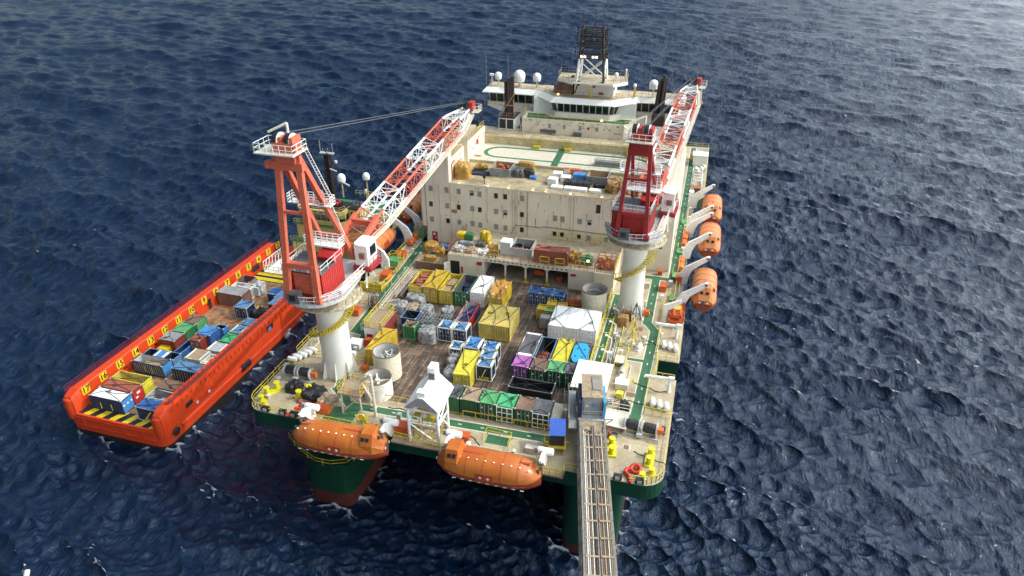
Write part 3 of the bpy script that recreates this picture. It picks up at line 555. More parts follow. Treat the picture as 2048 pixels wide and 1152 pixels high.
for t, hh in ((.47, .7), (.71, .6), (.9, 1.0)):
    q = F(t); x0, y0 = q[0][0]-.45, q[0][1]-.45; x1, y1 = q[2][0]+.45, q[2][1]+.45; z = q[0][2]
    [m.beam(a_, b_, .16, .2) for a_, b_ in (((x0, y0, z), (x1, y0, z)), ((x1, y0, z), (x1, y1, z)), ((x1, y1, z), (x0, y1, z)), ((x0, y1, z), (x0, y0, z)), ((x0, (y0+y1)/2, z), (x1, (y0+y1)/2, z)))]; m.bx(x0+.3, x1-.3, y0+.2, y0+1.2, z-.03, z+.03)
    m.rail([(x0, y0, z), (x1, y0, z), (x1, y1, z), (x0, y1, z)], h=hh+.4, sp=1.3, r=.035, bars=(1, .5), closed=True)
    for k in (.0, .3, .62, .95):
        for xx in (x0-.35, x1+.35): m.tube((xx, y0, z+k), (xx, y0, z+k+1.3), .05, 4); m.box(xx, y0, z+k*1.2+.4, .3, .26, .4) if k in (0, .62) else None
q = F(1)
for p in (q[0], q[1], (q[0][0]*.55+q[1][0]*.45, q[2][1], q[0][2])): m.tube(p, (p[0], p[1], p[2]+3.4), .07, 5); m.tube(p, (p[0], p[1], p[2]+1), .14, 5)
r = random.Random(8)
for k in range(14): x = r.uniform(q[0][0], q[1][0]); m.tube((x, q[0][1]+r.random()*3, q[0][2]-.8), (x, q[0][1], q[0][2]+r.uniform(.1, .9)), .06, 4)
for k in range(8): m.box(r.uniform(-26, -22), r.uniform(148.8, 151), r.uniform(30.6, 35.6), r.uniform(.2, .6), .4, r.uniform(.2, .6))
m.m = 2
for x in (-25.9, -25.2, -23.5, -22.8): m.box(x, 147.75, 30.95, .46, .2, .42)
lampw = bpy.data.materials.new('mast_lamp'); lampw.use_nodes = True; b_ = lampw.node_tree.nodes['Principled BSDF']; b_.inputs['Emission Color'].default_value = (1, .93, .9, 1); b_.inputs['Emission Strength'].default_value = 2.5
sub('lattice_mast', m, [wallc, C('soot'), lampw], B)
# funnels and louvred houses
m = VM(); m.bx(-43.1, -39.6, 145.5, 150.5, 15.05, 17.6); FN = m.build('funnel_house', wallc)
m = MB(); m.bx(-43.2, -39.5, 145.4, 150.6, 17.6, 17.68); sub('soot_deck', m, C('soot'), FN)
for x in (-42.2, -40.5):
    m = MB(); m.bx(x-.72, x+.72, 145.44, 145.5, 15.35, 17.35); sub('louvre', m, C('black'), FN)
m = MB()
for x, y, z in ((-42.0, 147.5, 24.6), (-41.4, 147, 25.0), (-40.9, 147.2, 25.5), (-40.4, 147.3, 25.9), (-41.2, 148, 25.2)): m.lathe([(.36, 17.6), (.36, z), (.42, z), (.42, z+.3)], (x, y, 0), 10)
sub('exhaust_stack', m, mat('sooty_stack', (.06, .035, .026), rough=.8, dirt=.8, dcol=(.012, .010, .010)), FN, True)
m = MB()
for a, b_2 in (((-43, 146, 17.6), (-41.8, 146.6, 21)), ((-39.7, 146, 17.6), (-40, 146.4, 21.5)), ((-43, 146, 20.3), (-39.6, 146, 20.3)), ((-42.2, 146, 19), (-39.6, 146, 23))): m.tube(a, b_2, .09, 5)
m.rail([(-43, 145.6, 17.6), (-39.7, 145.6, 17.6), (-39.7, 150, 17.6)], r=.04); sub('stack_frame', m, C('tan'), FN)
m = VM(); m.bx(-10.9, -7.4, 146.5, 151, 15.05, 18); FN2 = m.build('funnel_house', wallc)
m = MB()
for x, y, z in ((-9.9, 149.8, 26.2), (-9.5, 150.3, 26.9), (-9.0, 149.9, 27.7), (-8.6, 150.4, 27.2), (-9.2, 150.8, 26.6)): m.tube((x-.3, y, 18), (x+.2, y, z), .36, 10); 
sub('exhaust_stack', m, C('soot'), FN2, True)
m = MB(); 
for a, b_2 in (((-10.6, 148.6, 18), (-9.6, 149.4, 23)), ((-7.8, 148.6, 18), (-8.4, 149.4, 23)), ((-10.2, 149, 20), (-8, 149, 20)), ((-10, 149, 22), (-8.2, 149, 22))): m.tube(a, b_2, .1, 5)
m.box(-9.2, 147.6, 19, 2.6, 2, 2.4); sub('stack_frame', m, C('soot'), FN2)
# satellite domes on the roof
DOM = mat('radome_white', (.80, .80, .78), rough=.35, dirt=.1)
def radome(x, y, z0, zt, r, pedc='offwhite'):
    m = VM(); h = zt-z0; m.m = 1; m.tube((x, y, z0), (x, y, zt-2*r), .16, 6)
    for a in range(3): m.tube((x+.5*math.cos(a*2.1), y+.5*math.sin(a*2.1), z0), (x, y, zt-2*r), .06, 4)
    m.m = 0; m.lathe([(r*.55, -r*1.0), (r*.86, -r*.9), (r*.95, -r*.35), (r, 0), (r*.94, r*.35), (r*.77, r*.64), (r*.5, r*.87), (r*.2, r*.98), (.01, r)], (x, y, zt-r), 18)
    m.build('radome', [DOM, C(pedc)], B if 0 else None, True)
radome(-40.7, 154, 22.4, 26.1, 1.32); radome(-45.6, 154, 22.4, 25.4, .82); radome(-36.7, 154, 22.4, 25.7, .93); radome(-11.1, 152.6, 22.4, 26.1, .98); radome(-23.9, 149.0, 22.4, 25.5, .34, 'yellow'); radome(-14.9, 151.5, 22.4, 25.3, .36, 'yellow'); radome(-18.8, 150.5, 25.85, 27.6, .42); radome(-17, 152, 25.85, 28.1, .2)
m = VM(); m.tube((-47, 153.6, 22.4), (-47, 153.6, 24.6), .09, 5); m.box(-47, 153.6, 24.8, .8, .5, .5); m.build('searchlight', C('white'))
m = VM()
for x in (-48.4, -43.3, -31.3, -12): m.tube((x, 154, 22.4), (x, 154, 29), .035, 4, r2=.015)
m.build('whip_aerial', C('lgrey'))
m = VM(); m.bx(-32.2, -28.2, 151, 154, 22.4, 24.2); m.bx(-30.2, -28, 150.6, 153, 22.4, 24.6); m.build('machinery_box', C('brown', dirt=.6)); 
m = VM(); m.bx(-28.6, -27.9, 151.2, 152.6, 23.2, 26); m.build('vent_trunk', C('soot'))
m = VM(); m.bx(-4.9, -3.2, 149.5, 151, 18.4, 20.6); m.build('wing_panel', wallc)
# ---------------------------------------------------------------- pedestal cranes
WR = C('offwhite', dirt=.35)
pedm = mat('pedestal_white', (.76, .74, .68), rough=.35, dirt=.2, rust=.12, fine=.04)
def crane(x, y, az, main, hot, label, boomL, boomz, ZA, TW, dz=0, pr=2.08):
    t = thing('pedestal_crane', label, 'crane', (x, y, dz), -rad(az), 'pedestal cranes')
    m = MB(); m.lathe([(pr, -dz), (pr, 11.2), (pr+.3, 11.9), (pr+.3, 12.6)], n=32)
    P = m.build('pedestal', pedm, t, True)
    m = MB()
    for k in range(8):
        a = math.pi/4*k+.3; c, s = math.cos(a), math.sin(a); n_ = (-s*.08, c*.08, 0)
        m.plate([(c*(pr-.05), s*(pr-.05), -dz), (c*(pr+.75), s*(pr+.75), -dz), (c*(pr+.65), s*(pr+.65), .4-dz), (c*(pr+.08), s*(pr+.08), 2.7-dz), (c*(pr-.05), s*(pr-.05), 2.7-dz)], n_)
    m.build('gusset', pedm, P)
    m = MB(); n = 30; pts = []                   # stair winding round the pedestal
    for k in range(n+1):
        a = rad(-200+255*k/n); z = 5.4+6.4*k/n-dz*(1-k/n); c, s = math.cos(a), math.sin(a); pts.append((c*3.25, s*3.25, z))
        m.box(c*(pr+.55), s*(pr+.55), z, 1.0, .42, .07, a); m.tube((c*3.25, s*3.25, z), (c*3.25, s*3.25, z+1.0), .035, 4)
    m.path(pts, .06, 4); m.path([(p[0], p[1], p[2]+1) for p in pts], .035, 4); m.build('stair', C('syellow', dirt=.5, dcol=(.14, .09, .02)), P)
    m = MB(); m.lathe([(2.4, 11.7), (4.5, 12.5), (4.6, 12.75), (2.3, 12.8)], n=32, cap=False); R = m.build('ring_walkway', C('offwhite', dirt=.7, scale=1.2, dcol=(.30, .25, .17)), t)
    m = MB(); m.rail([(4.5*math.cos(rad(k*15)), 4.5*math.sin(rad(k*15)), 12.75) for k in range(24)], sp=1.3, r=.035, closed=True); m.build('railing', C('ochre'), R)
    m = MB(); m.lathe([(2.3, 12.7), (2.3, 14.6), (2.6, 14.65), (2.6, 14.9)], n=28); m.build('slewing_drum', C('red', dirt=.2), t, True)
    # rotating deck with the rounded tail
    pl = arc(0, -2.2, 4.4, 190, 350, 12)+[(3.9, 2.0), (2.6, 6.6), (-2.6, 6.6), (-3.6, 2)]
    m = MB(); m.prism(pl, 14.55, 14.95); F = m.build('slewing_platform', C('lgrey', dirt=.5), t)
    m = MB(); m.rail([(px, py, 14.95) for px, py in arc(0, -2.2, 4.3, 185, 355, 14)], r=.04, sp=1.2); m.rail([(2.3, -5.6, 14.95), (4.3, -3.6, 15.3), (4.3, -1.5, 15.3)], r=.045, sp=.6, bars=(1, .75, .5, .25))
    m.rail([(4.1, -2.6, 15.5), (4.1, 4.8, 15.5)], r=.045, sp=1.1); m.build('railing', C('white'), F)
    m = MB(); m.bx(3.2, 4.2, -2.6, 4.8, 15.35, 15.5); m.beam((3.6, 4.7, 15.4), (4.2, 3.2, 12.8), .25)
    for k in range(7): m.box(3.7, 4.9+.22*k, 15.3-.35*k, 1, .25, .06)
    m.build('side_gangway', WR, F)
    # machinery house
    m = MB(); m.corr(-3.3, 2.3, -4.5, 1.0, 15.2, 18.5, .45, .06); m.bx(-3.3, 2.3, -4.5, 1.0, 15.0, 15.25); HS = m.build('machinery_house', C(main if hot == 'dred' else 'red', dirt=.35), t)
    m = MB(); m.bx(-3.4, 2.4, -4.6, 1.1, 18.5, 18.62); m.build('house_roof', C('dgrey'), HS)
    m = MB(); m.rail([(-3.3, 1.0, 18.6), (-3.3, -4.5, 18.6), (2.3, -4.5, 18.6), (2.3, 1.0, 18.6)], r=.04); m.build('railing', C('white'), HS)
    m = MB(); m.bx(.2, 2.3, -1.0, 1.6, 18.62, 20.0) if hot != 'dred' else m.lathe([(1.4, 0), (1.4, 2.4)], (0, 1.8, 18.8), 16, 'x')
    m.plate([(.2, -1.0, 18.6), (.2, -1.6, 19.5), (.2, -1.0, 20.0)], (2.1, 0, 0)); m.build('winch_cover', C('red', dirt=.2), HS)
    m = MB(); m.bx(-1.6, 1.6, -4.75, -4.62, 15.6, 18.4); m.build('rear_panel', C('red' if hot == 'dred' else 'salmon', dirt=.25), HS)
    m = MB(); m.box(-1.0, -6.0, 15.7, 1.5, 1.2, 1.4, .1); m.m = 1; m.box(-1.0, -6.62, 15.8, .8, .06, .8, .1); m.m = 2; m.tube((.6, -5.8, 15.4), (2.0, -5.4, 15.6), .35, 8); m.box(1.2, -5.6, 15.2, 1.9, .5, .5); m.build('power_unit', [C('dgrey'), C('black'), C('maroon')], F)
    # A-frame
    A = lambda u, k: Vector((u*2.15, -5.7, 15.3)).lerp(Vector((u*1.35, -4.1, ZA)), k)
    am = C(main, dirt=.3, rust=.25)
    for u in (-1, 1):
        m = MB(); m.beam(A(u, 0), A(u, .25), TW*1.25, TW); m.beam(A(u, .25), A(u, 1), TW*1.1, TW*.9); m.lathe([(.42, -.5), (.42, .5)], (u*2.15, -5.7, 15.4), 10, 'x'); m.build('a_frame_leg', am, t)
        m = MB(); m.beam((u*1.2, -3.7, ZA-.6), (u*2.0, 4.6, 16.6), TW*.95, TW*.9); m.box(u*1.9, 3.6, 18.6, .3, .9, .9); m.build('a_frame_stay', am, t)
    m = MB(); m.beam(A(-1, .25), A(1, .25), TW*1.2, TW); m.cut(); m.beam(A(-1, .62), A(1, .62), .35); m.cut(); m.beam((-2.2 if main == 'salmon' else -1.5, -4.2, ZA-1.30), (2.0 if main == 'salmon' else 1.5, -4.2, ZA-1.30), TW*1.3, 1.0); m.bx(-1.3, 1.3, -4.8, -3.4, ZA-0.90, ZA+0.40); (m.beam((-3.0, -4.3, ZA-1.40), (-2.0, -4.2, ZA-1.30), .6, .9) if main == 'salmon' else None); m.cut(); m.beam((-1.5, -.2, 15.3+(ZA-15.3)*.6), (1.5, -.2, 15.3+(ZA-15.3)*.6), .3); m.cut(); m.beam((-1.9, 3, 20.4), (1.9, 3, 20.4), .5); m.build('a_frame_brace', am, t)
    pl0, pr0 = (-3.3, 1.9) if main == 'salmon' else (-2.0, 1.8)
    m = MB(); m.bx(pl0, pr0, -5.9, -2.6, ZA+0.35, ZA+0.50); m.m = 1; m.rail([(pl0+.1, -5.8, ZA+0.50), (pr0-.1, -5.8, ZA+0.50), (pr0-.1, -2.7, ZA+0.50), (pl0+.1, -2.7, ZA+0.50)], r=.045, sp=.9, closed=True); m.m = 0; m.path([(.2, -3.6, ZA+0.50), (.2, -3.6, ZA+3.60), (-1.9, -4.4, ZA+2.60)], .16, 6); m.build('top_platform', [WR, C('white')], t)
    m = MB(); m.bx(-1.3, 1.5, -5.0, -4.6, ZA+0.50, ZA+1.60); m.bx(1.1, 1.5, -5, -3.2, ZA+0.50, ZA+2.30); m.bx(-.5, -.1, -4.8, -3.2, ZA+0.50, ZA+2.20); m.build('sheave_block', C('red' if hot == 'dred' else 'salmon'), t)
    for sx in (-1.0, .6):
        m = MB(); m.lathe([(.95, -.32), (.95, .32)], (sx, -4.0, ZA+1.60), 16, 'x'); m.m = 1; m.lathe([(1.0, .32), (1.0, .4), (.5, .42)], (sx, -4, ZA+1.60), 16, 'x'); m.build('sheave', [C('black'), C('white')], t, True)
    m = MB()
    for z, y0, y1, x0, x1 in ((15.2+(ZA-15.3)*.59, -4.6, .6, -3.4, 2.6), (20.3, -4.6, 2.8, -2.6, 2.4)):
        m.cut(); m.bx(x0, x1, y1-1.4, y1, z, z+.12) if z > 22.5 else m.bx(x0+.4, x1+.4, y1-3.2, y1-1.6, z, z+.2); m.rail([(x0, y1-1.4, z+.1), (x1, y1-1.4, z+.1), (x1, y1, z+.1), (x0, y1, z+.1)] if z > 22.5 else [(x0+.4, y1-3.2, z+.2), (x1+.4, y1-3.2, z+.2), (x1+.4, y1-1.6, z+.2), (x0+.4, y1-1.6, z+.2)], r=.045, sp=.8, closed=True, bars=(1, .66, .33))
    m.build('access_platform', C('white', dirt=.3), t)
    m = MB()
    for u in (1.55, 2.05): m.tube((u, -3.2, ZA+0.80), (u+.6, .2, 27), .045, 4); m.tube((u, .2, 27), (u+.4, 2.2, 21), .045, 4)
    for k in range(20): q = k/20; m.tube((1.55+.6*q, -3.2+3.4*q, ZA+.8-(ZA-26.2)*q), (2.05+.6*q, -3.2+3.4*q, ZA+.8-(ZA-26.2)*q), .03, 4); m.tube((1.55+.4*q, .2+2*q, 27-6*q), (2.05+.4*q, .2+2*q, 27-6*q), .03, 4)
    m.build('ladder', C('white'), t)
    # driver's cab
    m = MB(); m.bx(2.7, 4.6, 3.6, 6.4, 16.0, 19.0); m.prism(arc(3.65, 4.5, 1.2, 200, 340, 6)+[(4.75, 6.5), (2.55, 6.5)], 19.0, 19.2); CB = m.build('driver_cab', C('white', dirt=.1), t)
    m = MB(); m.bx(4.6, 4.64, 4.4, 6.1, 17.2, 18.6); m.bx(2.9, 4.4, 6.4, 6.44, 16.4, 18.7); m.build('window', glass, CB)
    m = MB(); m.bx(3.5, 4.3, 3.2, 3.6, 17.2, 18.0); m.build('cooler_box', C('brown', dirt=.3), CB)
    m = MB(); m.bx(2.4, 5.0, 3.3, 6.8, 15.3, 15.95); m.rail([(4.95, 3.4, 15.95), (4.95, 6.7, 15.95), (2.6, 6.7, 15.95)], r=.05, sp=1.1); m.build('cab_floor', C('dred', dirt=.2), CB)
    # lattice jib
    foot = Vector((0, 6.4, 17.2)); tip = Vector((0, boomL, boomz)); ax = (tip-foot); LL = ax.length; ax.normalize(); up = Vector((1, 0, 0)).cross(ax)
    def sec(s):
        k = s/LL; w = 1.75; h = 2.5
        if k < .16: h = .7+(h-.7)*k/.16
        if k > .85: q = (k-.85)/.15; w = 1.75+(.75-1.75)*q; h = 2.5+(1.0-2.5)*q
        c = foot+ax*s; lo = c-up*(h*.5 if k < .16 else 1.25-(0 if k < .85 else .3*(k-.85)/.15)); 
        return [lo+Vector((-w, 0, 0)), lo+Vector((w, 0, 0)), lo+up*h+Vector((w, 0, 0)), lo+up*h+Vector((-w, 0, 0))]
    nb = 24; m = MB(); red2 = C(hot if hot != 'dred' else 'salmon', dirt=.2); wht = C('white', dirt=.15)
    for i in range(nb):
        a, b = sec(LL*i/nb), sec(LL*(i+1)/nb); band = (int(i*6.2/nb)) % 2; m.m = band
        for k in range(4): m.tube(a[k], b[k], .19, 6)
        for k in range(4):
            n_ = (k+1) % 4; m.tube(a[k], a[n_], .075, 4)
            if i % 2: m.tube(a[k], b[n_], .085, 4)
            else: m.tube(a[n_], b[k], .085, 4)
        if i % 4 == 0: m.m = 2; [m.tube(a[k]-ax*.1, a[k]+ax*.1, .23, 6) for k in range(4)]
    m.m = 0; f0 = sec(LL*.1); m.beam(f0[3], f0[2], .5, .8)
    for k in (0, 1): m.beam(foot+Vector((-1.75 if k == 0 else 1.75, 0, 0)), sec(LL*.13)[2+(1-k)], .5, .9)
    BM = m.build('jib', [red2, wht, C('dgrey')], t)
    m = MB(); a, b = sec(LL*.02), sec(LL*.985); off = Vector((.6, 0, 0)); n = 26   # catwalk along the jib
    pts = [sec(LL*(.02+.965*k/n))[1]+off+up*.1 for k in range(n+1)]
    for p, q in zip(pts[:-1], pts[1:]): m.plate([p-Vector((.3, 0, 0)), p+Vector((.3, 0, 0)), q+Vector((.3, 0, 0)), q-Vector((.3, 0, 0))], up*.06)
    for p, q in zip(pts[:-1], pts[1:]):
        p2, q2 = p+Vector((.42, 0, 0)), q+Vector((.42, 0, 0)); m.tube(p2, p2+up*1.1, .035, 4)
        for k in (1.1, .55): m.tube(p2+up*k, q2+up*k, .035, 4)
        m.plate([p2, q2, q2+up*.25, p2+up*.25], (.02, 0, 0))
    m.build('jib_catwalk', C('cream', dirt=.3), BM)
    m = MB(); c = tip+up*.5
    for sx in (-.9, .1, .6): m.lathe([(.75, -.18), (.75, .18)], (sx, c.y-1+.3*sx, c.z+.6), 14, 'x')
    m.m = 1; m.box(1.1, c.y+.2, c.z+.2, .9, 1.8, 1.5); m.m = 2; m.rail([(1.2, c.y-.4, c.z-1), (2.6, c.y-.4, c.z-1), (2.6, c.y+2.0, c.z-1), (1.2, c.y+2, c.z-1)], r=.05, sp=.8); m.bx(1.2, 2.6, c.y-.4, c.y+2, c.z-1.1, c.z-1); m.build('jib_head', [C('black'), C('red'), C('offwhite')], BM, True)
    m = MB()                                     # luffing ropes from the A-frame top to the jib head
    for sx in (-1.1, -.85, .5, .75): m.tube((sx, -3.2, ZA+2.2), (sx*.6, c.y-1, c.z+1.0), .035, 4)
    m.build('luffing_rope', C('dgrey'), t)
    m = MB(); m.tube((1.9, c.y+1.2, c.z-.9), (1.9, c.y+1.2, c.z-3.1), .05, 4); m.box(1.9, c.y+1.2, c.z-3.5, .5, .5, 1.2); m.m = 1; m.lathe([(.28, -.1), (.42, 0), (.28, .1)], (1.9, c.y+1.2, c.z-4.4), 10, 'y', cap=False); m.build('hook_block', [C('black'), C('lemon')], t)
    m = MB(); f1 = sec(LL*.09); 
    for sx in (-.8, .8): m.lathe([(.75, -.45), (.75, .45)], (sx, f1[0].y+.8, f1[0].z+1.0), 12, 'x')
    m.build('hoist_drum', C('grey'), t, True)
    m = MB(); m.tube((.0, -4.3, ZA+.3), (-.2, -5.2, 19), .03, 4); m.build('tag_rope', C('black'), t)
    return t
crane(-46.2, 73.5, 1.0, 'salmon', 'salmon', 'salmon-pink crane on white pedestal at the near left corner, red and white jib', 56.8, 23.4, 34.0, .66)
crane(-7.6, 100.5, 4.6, 'dred', 'dred', 'dark red crane on white pedestal at the right of the cargo deck', 56, 23.4, 29.0, .5, 1.3, 1.86)

# ---------------------------------------------------------------- enclosed lifeboats
lbo = mat('lifeboat_orange', (.42, .10, .016), rough=.32, dirt=.35, dcol=(.56, .26, .045), scale=.3, fine=.08); lbr = mat('lifeboat_red_orange', (.36, .055, .016), rough=.45, dirt=.3, fine=.05)
refl = C('white', dirt=.1)
def lifeboat(label, loc, rz, L=12.4, Wd=4.2, cross=True, hs=-1, canopy=None, group='enclosed orange lifeboats'):
    t = thing('lifeboat', label, 'lifeboat', loc, rz, group)
    xs = [-1, -.97, -.9, -.78, -.5, 0, .45, .72, .88, .97, 1]
    def wv(u): return max(.12, (1-abs(u)**(4.5 if u < 0 else 4.0))**.55) if cross else max(.55, (1-abs(u)**9)**.5)
    def gz(u): return 1.55+.45*abs(u)**2.2
    hull = []; can = []; belt = []
    for u in xs:
        w = Wd/2*wv(u); x = u*L/2; kz = .95*max(0, abs(u)-.55)**1.5*2.2; g = gz(u)
        pr = [(0, kz), (.45, kz+.18), (.8, kz+.55*(g-kz)*.6+.12), (.97, g-.35), (1.0, g)]
        hull.append([(x, -a*w, z) for a, z in reversed(pr)]+[(x, a*w, z) for a, z in pr[1:]])
        top = 3.75-(1.7 if cross else 1.0)*max(0, (abs(u)-.62)/.38)**2.0 if u < 0 else 3.75-1.5*max(0, (abs(u)-.62)/.38)**1.2
        top = max(top, g+.15)
        cp = [(.98, g+.02), (.96, g+(top-g)*.35), (.84, g+(top-g)*.68), (.55, g+(top-g)*.92), (.24, top), (0, top+.03)]
        can.append([(x*.995, -a*w, z) for a, z in cp]+[(x*.995, a*w, z) for a, z in reversed(cp[:-1])])
        belt.append([(x*1.012, s_*1.02*w, z) for s_, z in ((-1, g-.1), (-1, g+.1), (1, g+.1), (1, g-.1))])
    m = MB(); m.loft(hull); hb = m.build('hull', lbr, t, True)
    m = MB(); m.loft(can); cn = m.build('canopy', canopy or lbo, t, True)
    m = MB(); m.loft(belt, cap=True); m.build('rubbing_strake', C('maroon', dirt=.4), t)
    m = MB(); x0, x1 = L*.27, L*.485; wc = Wd/2                   # faceted steering cockpit at one end
    def rg(x, w, z, zb=1.9): return [(x, -w, zb), (x, -w*.94, zb+(z-zb)*.45), (x, -w*.56, z), (x, w*.56, z), (x, w*.94, zb+(z-zb)*.45), (x, w, zb)]
    m.loft([rg(x0-.25, wc*.80, 3.5), rg(x0+.1, wc*.86, 4.5), rg(x1-1.15, wc*.80, 4.45), rg(x1+.05, wc*.46 if cross else wc*.74, 2.7)]); ck = m.build('cockpit', canopy or lbo, t)
    m = MB()
    for s in (-1, 1):
        for x in (x0+.45, x0+1.05): m.box(x, s*wc*.70, 3.92, .44, .07, .46, rx=s*.56)
    for s in (-.45, .45): m.box(x1-.62, s, 3.72, .10, .46, .44, ry=-.62)
    m.build('window', glassd, ck)
    m = MB(); m.box(0, hs*Wd/2*.95, 2.0, 2.1, .2, 1.0, rx=hs*.12); m.box(.1, hs*(Wd/2*.95+.1), 2.0, .07, .06, .9); m.build('side_hatch', lbr, t)
    m = MB(); m.box(L*.495, 0, 1.9, .25, .35, 1.6); m.box(L*.42, 0, 3.2, .5, .3, .7); m.box(-L*.47, 0, 2.6, .3, .3, .5); m.build('release_hook', C('dgrey'), t)
    m = MB(); n = 9 if cross else 6
    for k in range(n):
        x = -L*.40+L*.66*k/(n-1)
        for y in ((hs*.95,) if cross else (0,)): m.box(x, y, 3.70-(.5*max(0, -x/L*2-.62)/.38 if x < 0 else 0), .26, .07, .05, rx=.25); m.box(x, y, 3.705-(.5*max(0, -x/L*2-.62)/.38 if x < 0 else 0), .07, .26, .05, rx=.25)
    if cross:
        for x in (-.45, .5): m.box(x, hs*(Wd/2*.95+.12), 2.0, .36, .04, .09); m.box(x, hs*(Wd/2*.95+.12), 2.0, .09, .045, .36)
        for k in range(9): m.box(-L*.36+k*1.05, hs*Wd/2*.985, 1.2, .42, .06, .06)
    for s in (-.6, .6): m.box(L*.5+.05, s, 2.35, .05, .34, .09); m.box(L*.5+.05, s, 2.35, .05, .09, .34)
    m.build('reflective_marks', refl, t)
    m = MB(); n = 14                               # looped grab line along the gunwale and canopy seams
    for k in range(n):
        u0, u1 = -.8+1.5*k/n, -.8+1.5*(k+1)/n; w0, w1 = Wd/2*wv(u0)*1.02, Wd/2*wv(u1)*1.02; g0, g1 = gz(u0), gz(u1)
        for s in (-1, 1): m.path([(u0*L/2, s*w0, g0-.1), ((u0+u1)*L/4, s*(w0+w1)/2, (g0+g1)/2-.3), (u1*L/2, s*w1, g1-.1)], .016, 4)
    m.build('grab_line', C('tan'), t)
    m = MB()
    for u in (-.62, -.3, .05, .38):
        w = Wd/2*wv(u); g = gz(u); cp = [(1.0, g+.05), (.97, g+(3.75-g)*.35), (.85, g+(3.75-g)*.68), (.56, g+(3.75-g)*.92), (.24, 3.75), (0, 3.79)]
        m.path([(u*L/2, -a*w*1.0, z+.012) for a, z in cp]+[(u*L/2, a*w, z+.012) for a, z in reversed(cp[:-1])], .028, 4)
    m.beam((-L*.4, .0, 3.62), (L*.24, .0, 3.80), .3, .06); m.build('canopy_seam', lbr, t)
    return t
A1 = lifeboat('weathered orange lifeboat hung below the near left corner, its cabin to the right', (-39.1, 60.0, -1.6), rad(1.5), L=12.8)
A2 = lifeboat('weathered orange lifeboat hung off the near edge beside the gangway, its cabin to the left', (-19.4, 60.1, -1.4), rad(180), L=12.8, hs=1)
lbf = mat('lifeboat_faded_orange', (.50, .18, .06), rough=.5, dirt=.5, dcol=(.62, .17, .03), scale=.35, fine=.05)
BASE = lifeboat('orange lifeboat in white davits on the right side, nearest of three', (3.8, 108.6, 0.2), rad(-90), L=11.4, cross=False, canopy=lbf)
copy_tree(BASE, None, (4.1, 128.6, .2), rad(-90), 'orange lifeboat in white davits on the right side, middle of three')
copy_tree(BASE, None, (4.1, 143.9, .2), rad(-90), 'orange lifeboat in white davits on the right side, farthest of three')
copy_tree(BASE, None, (-57.0, 110, .2), rad(90), 'tan-topped lifeboat on the left side, behind the salmon crane jib')
copy_tree(BASE, None, (-57.0, 127.6, .2), rad(-90), 'red-orange lifeboat on the left side, close to the tall white house wall')
davm = C('white', dirt=.2)
def davit(label, x, y, s):
    t = thing('davit', label, 'davit', (x, y, 0), 0, 'white lifeboat davits')
    m = MB(); m.plate([(s*-.9, 0, .0), (s*.6, 0, .0), (s*.75, 0, 1.6), (s*1.3, 0, 3.0), (s*3.9, 0, 5.3), (s*3.9, 0, 5.75), (s*3.4, 0, 5.75), (s*-.1, 0, 3.3), (s*-.9, 0, 1.8)], (0, .5, 0)); m.build('arm', davm, t)
    m = MB(); m.lathe([(.22, 0), (.22, .7)], (s*3.6, -.1, 5.4), 10, 'y'); m.build('sheave', C('dgrey'), t)
    m = MB(); m.tube((s*3.6, .25, 5.2), (s*3.75, .25, 4.2), .05, 4); m.build('fall_wire', C('black'), t)
for k, y in enumerate((103.6, 113.2, 123.4, 133.0, 136.6, 148.6)):
    davit('white davit arm %s on the right side' % ['before the nearest lifeboat', 'behind the nearest lifeboat', 'before the middle lifeboat', 'behind the middle lifeboat', 'before the farthest lifeboat', 'behind the farthest lifeboat'][k], .3, y, 1)
for k, y in enumerate((104.6, 115.6, 121.2, 132.6)):
    davit('white davit arm %s on the left side' % ['before the tan-topped lifeboat', 'behind the tan-topped lifeboat', 'before the red-orange lifeboat', 'behind the red-orange lifeboat'][k], -53.2, y, -1)
# davits of the two near boats: thick white stub arms
for k, (x, d) in enumerate(((-44.6, 1), (-33.4, 1), (-24.9, 1), (-13.2, 1))):
    t = thing('davit', ['white davit stub at the left end of the near left lifeboat', 'white davit stub at the cabin end of the near left lifeboat', 'white davit stub at the cabin end of the lifeboat beside the gangway', 'white davit stub at the right end of the lifeboat beside the gangway'][k], 'davit', (x, 62.9, 0), 0, 'stub davits on the near edge')
    m = MB(); m.plate([(-.15, .7, 0), (-.15, -.4, 0), (-.15, -1.7, 1.9), (-.15, -2.6, 2.4), (-.15, -2.7, 2.9), (-.15, -1.3, 2.9), (-.15, .5, 1.7)], (.3, 0, 0)); m.build('arm', davm, t)
    m = MB(); m.lathe([(.42, -1.1), (.46, -1.0), (.46, .7), (.4, .8)], (.2, 0.2, 1.9), 14, 'x'); m.build('winch_drum', davm, t, True)
    m = MB(); m.tube((0, -2.6, 2.4), (0, -2.75, 1.5), .05, 5); m.tube((.25, -2.6, 2.6), (.25, -2.75, 1.3), .04, 4); m.box(0.1, -2.7, 1.9, .3, .3, .4); m.build('fall_block', C('dgrey'), t)
    m = MB(); m.box(-1.1, .2, 1.9, .5, .4, .7); m.lathe([(.3, 0), (.3, .3)], (-1.4, .2, 1.9), 10, 'x'); m.build('brake_motor', C('grey'), t)
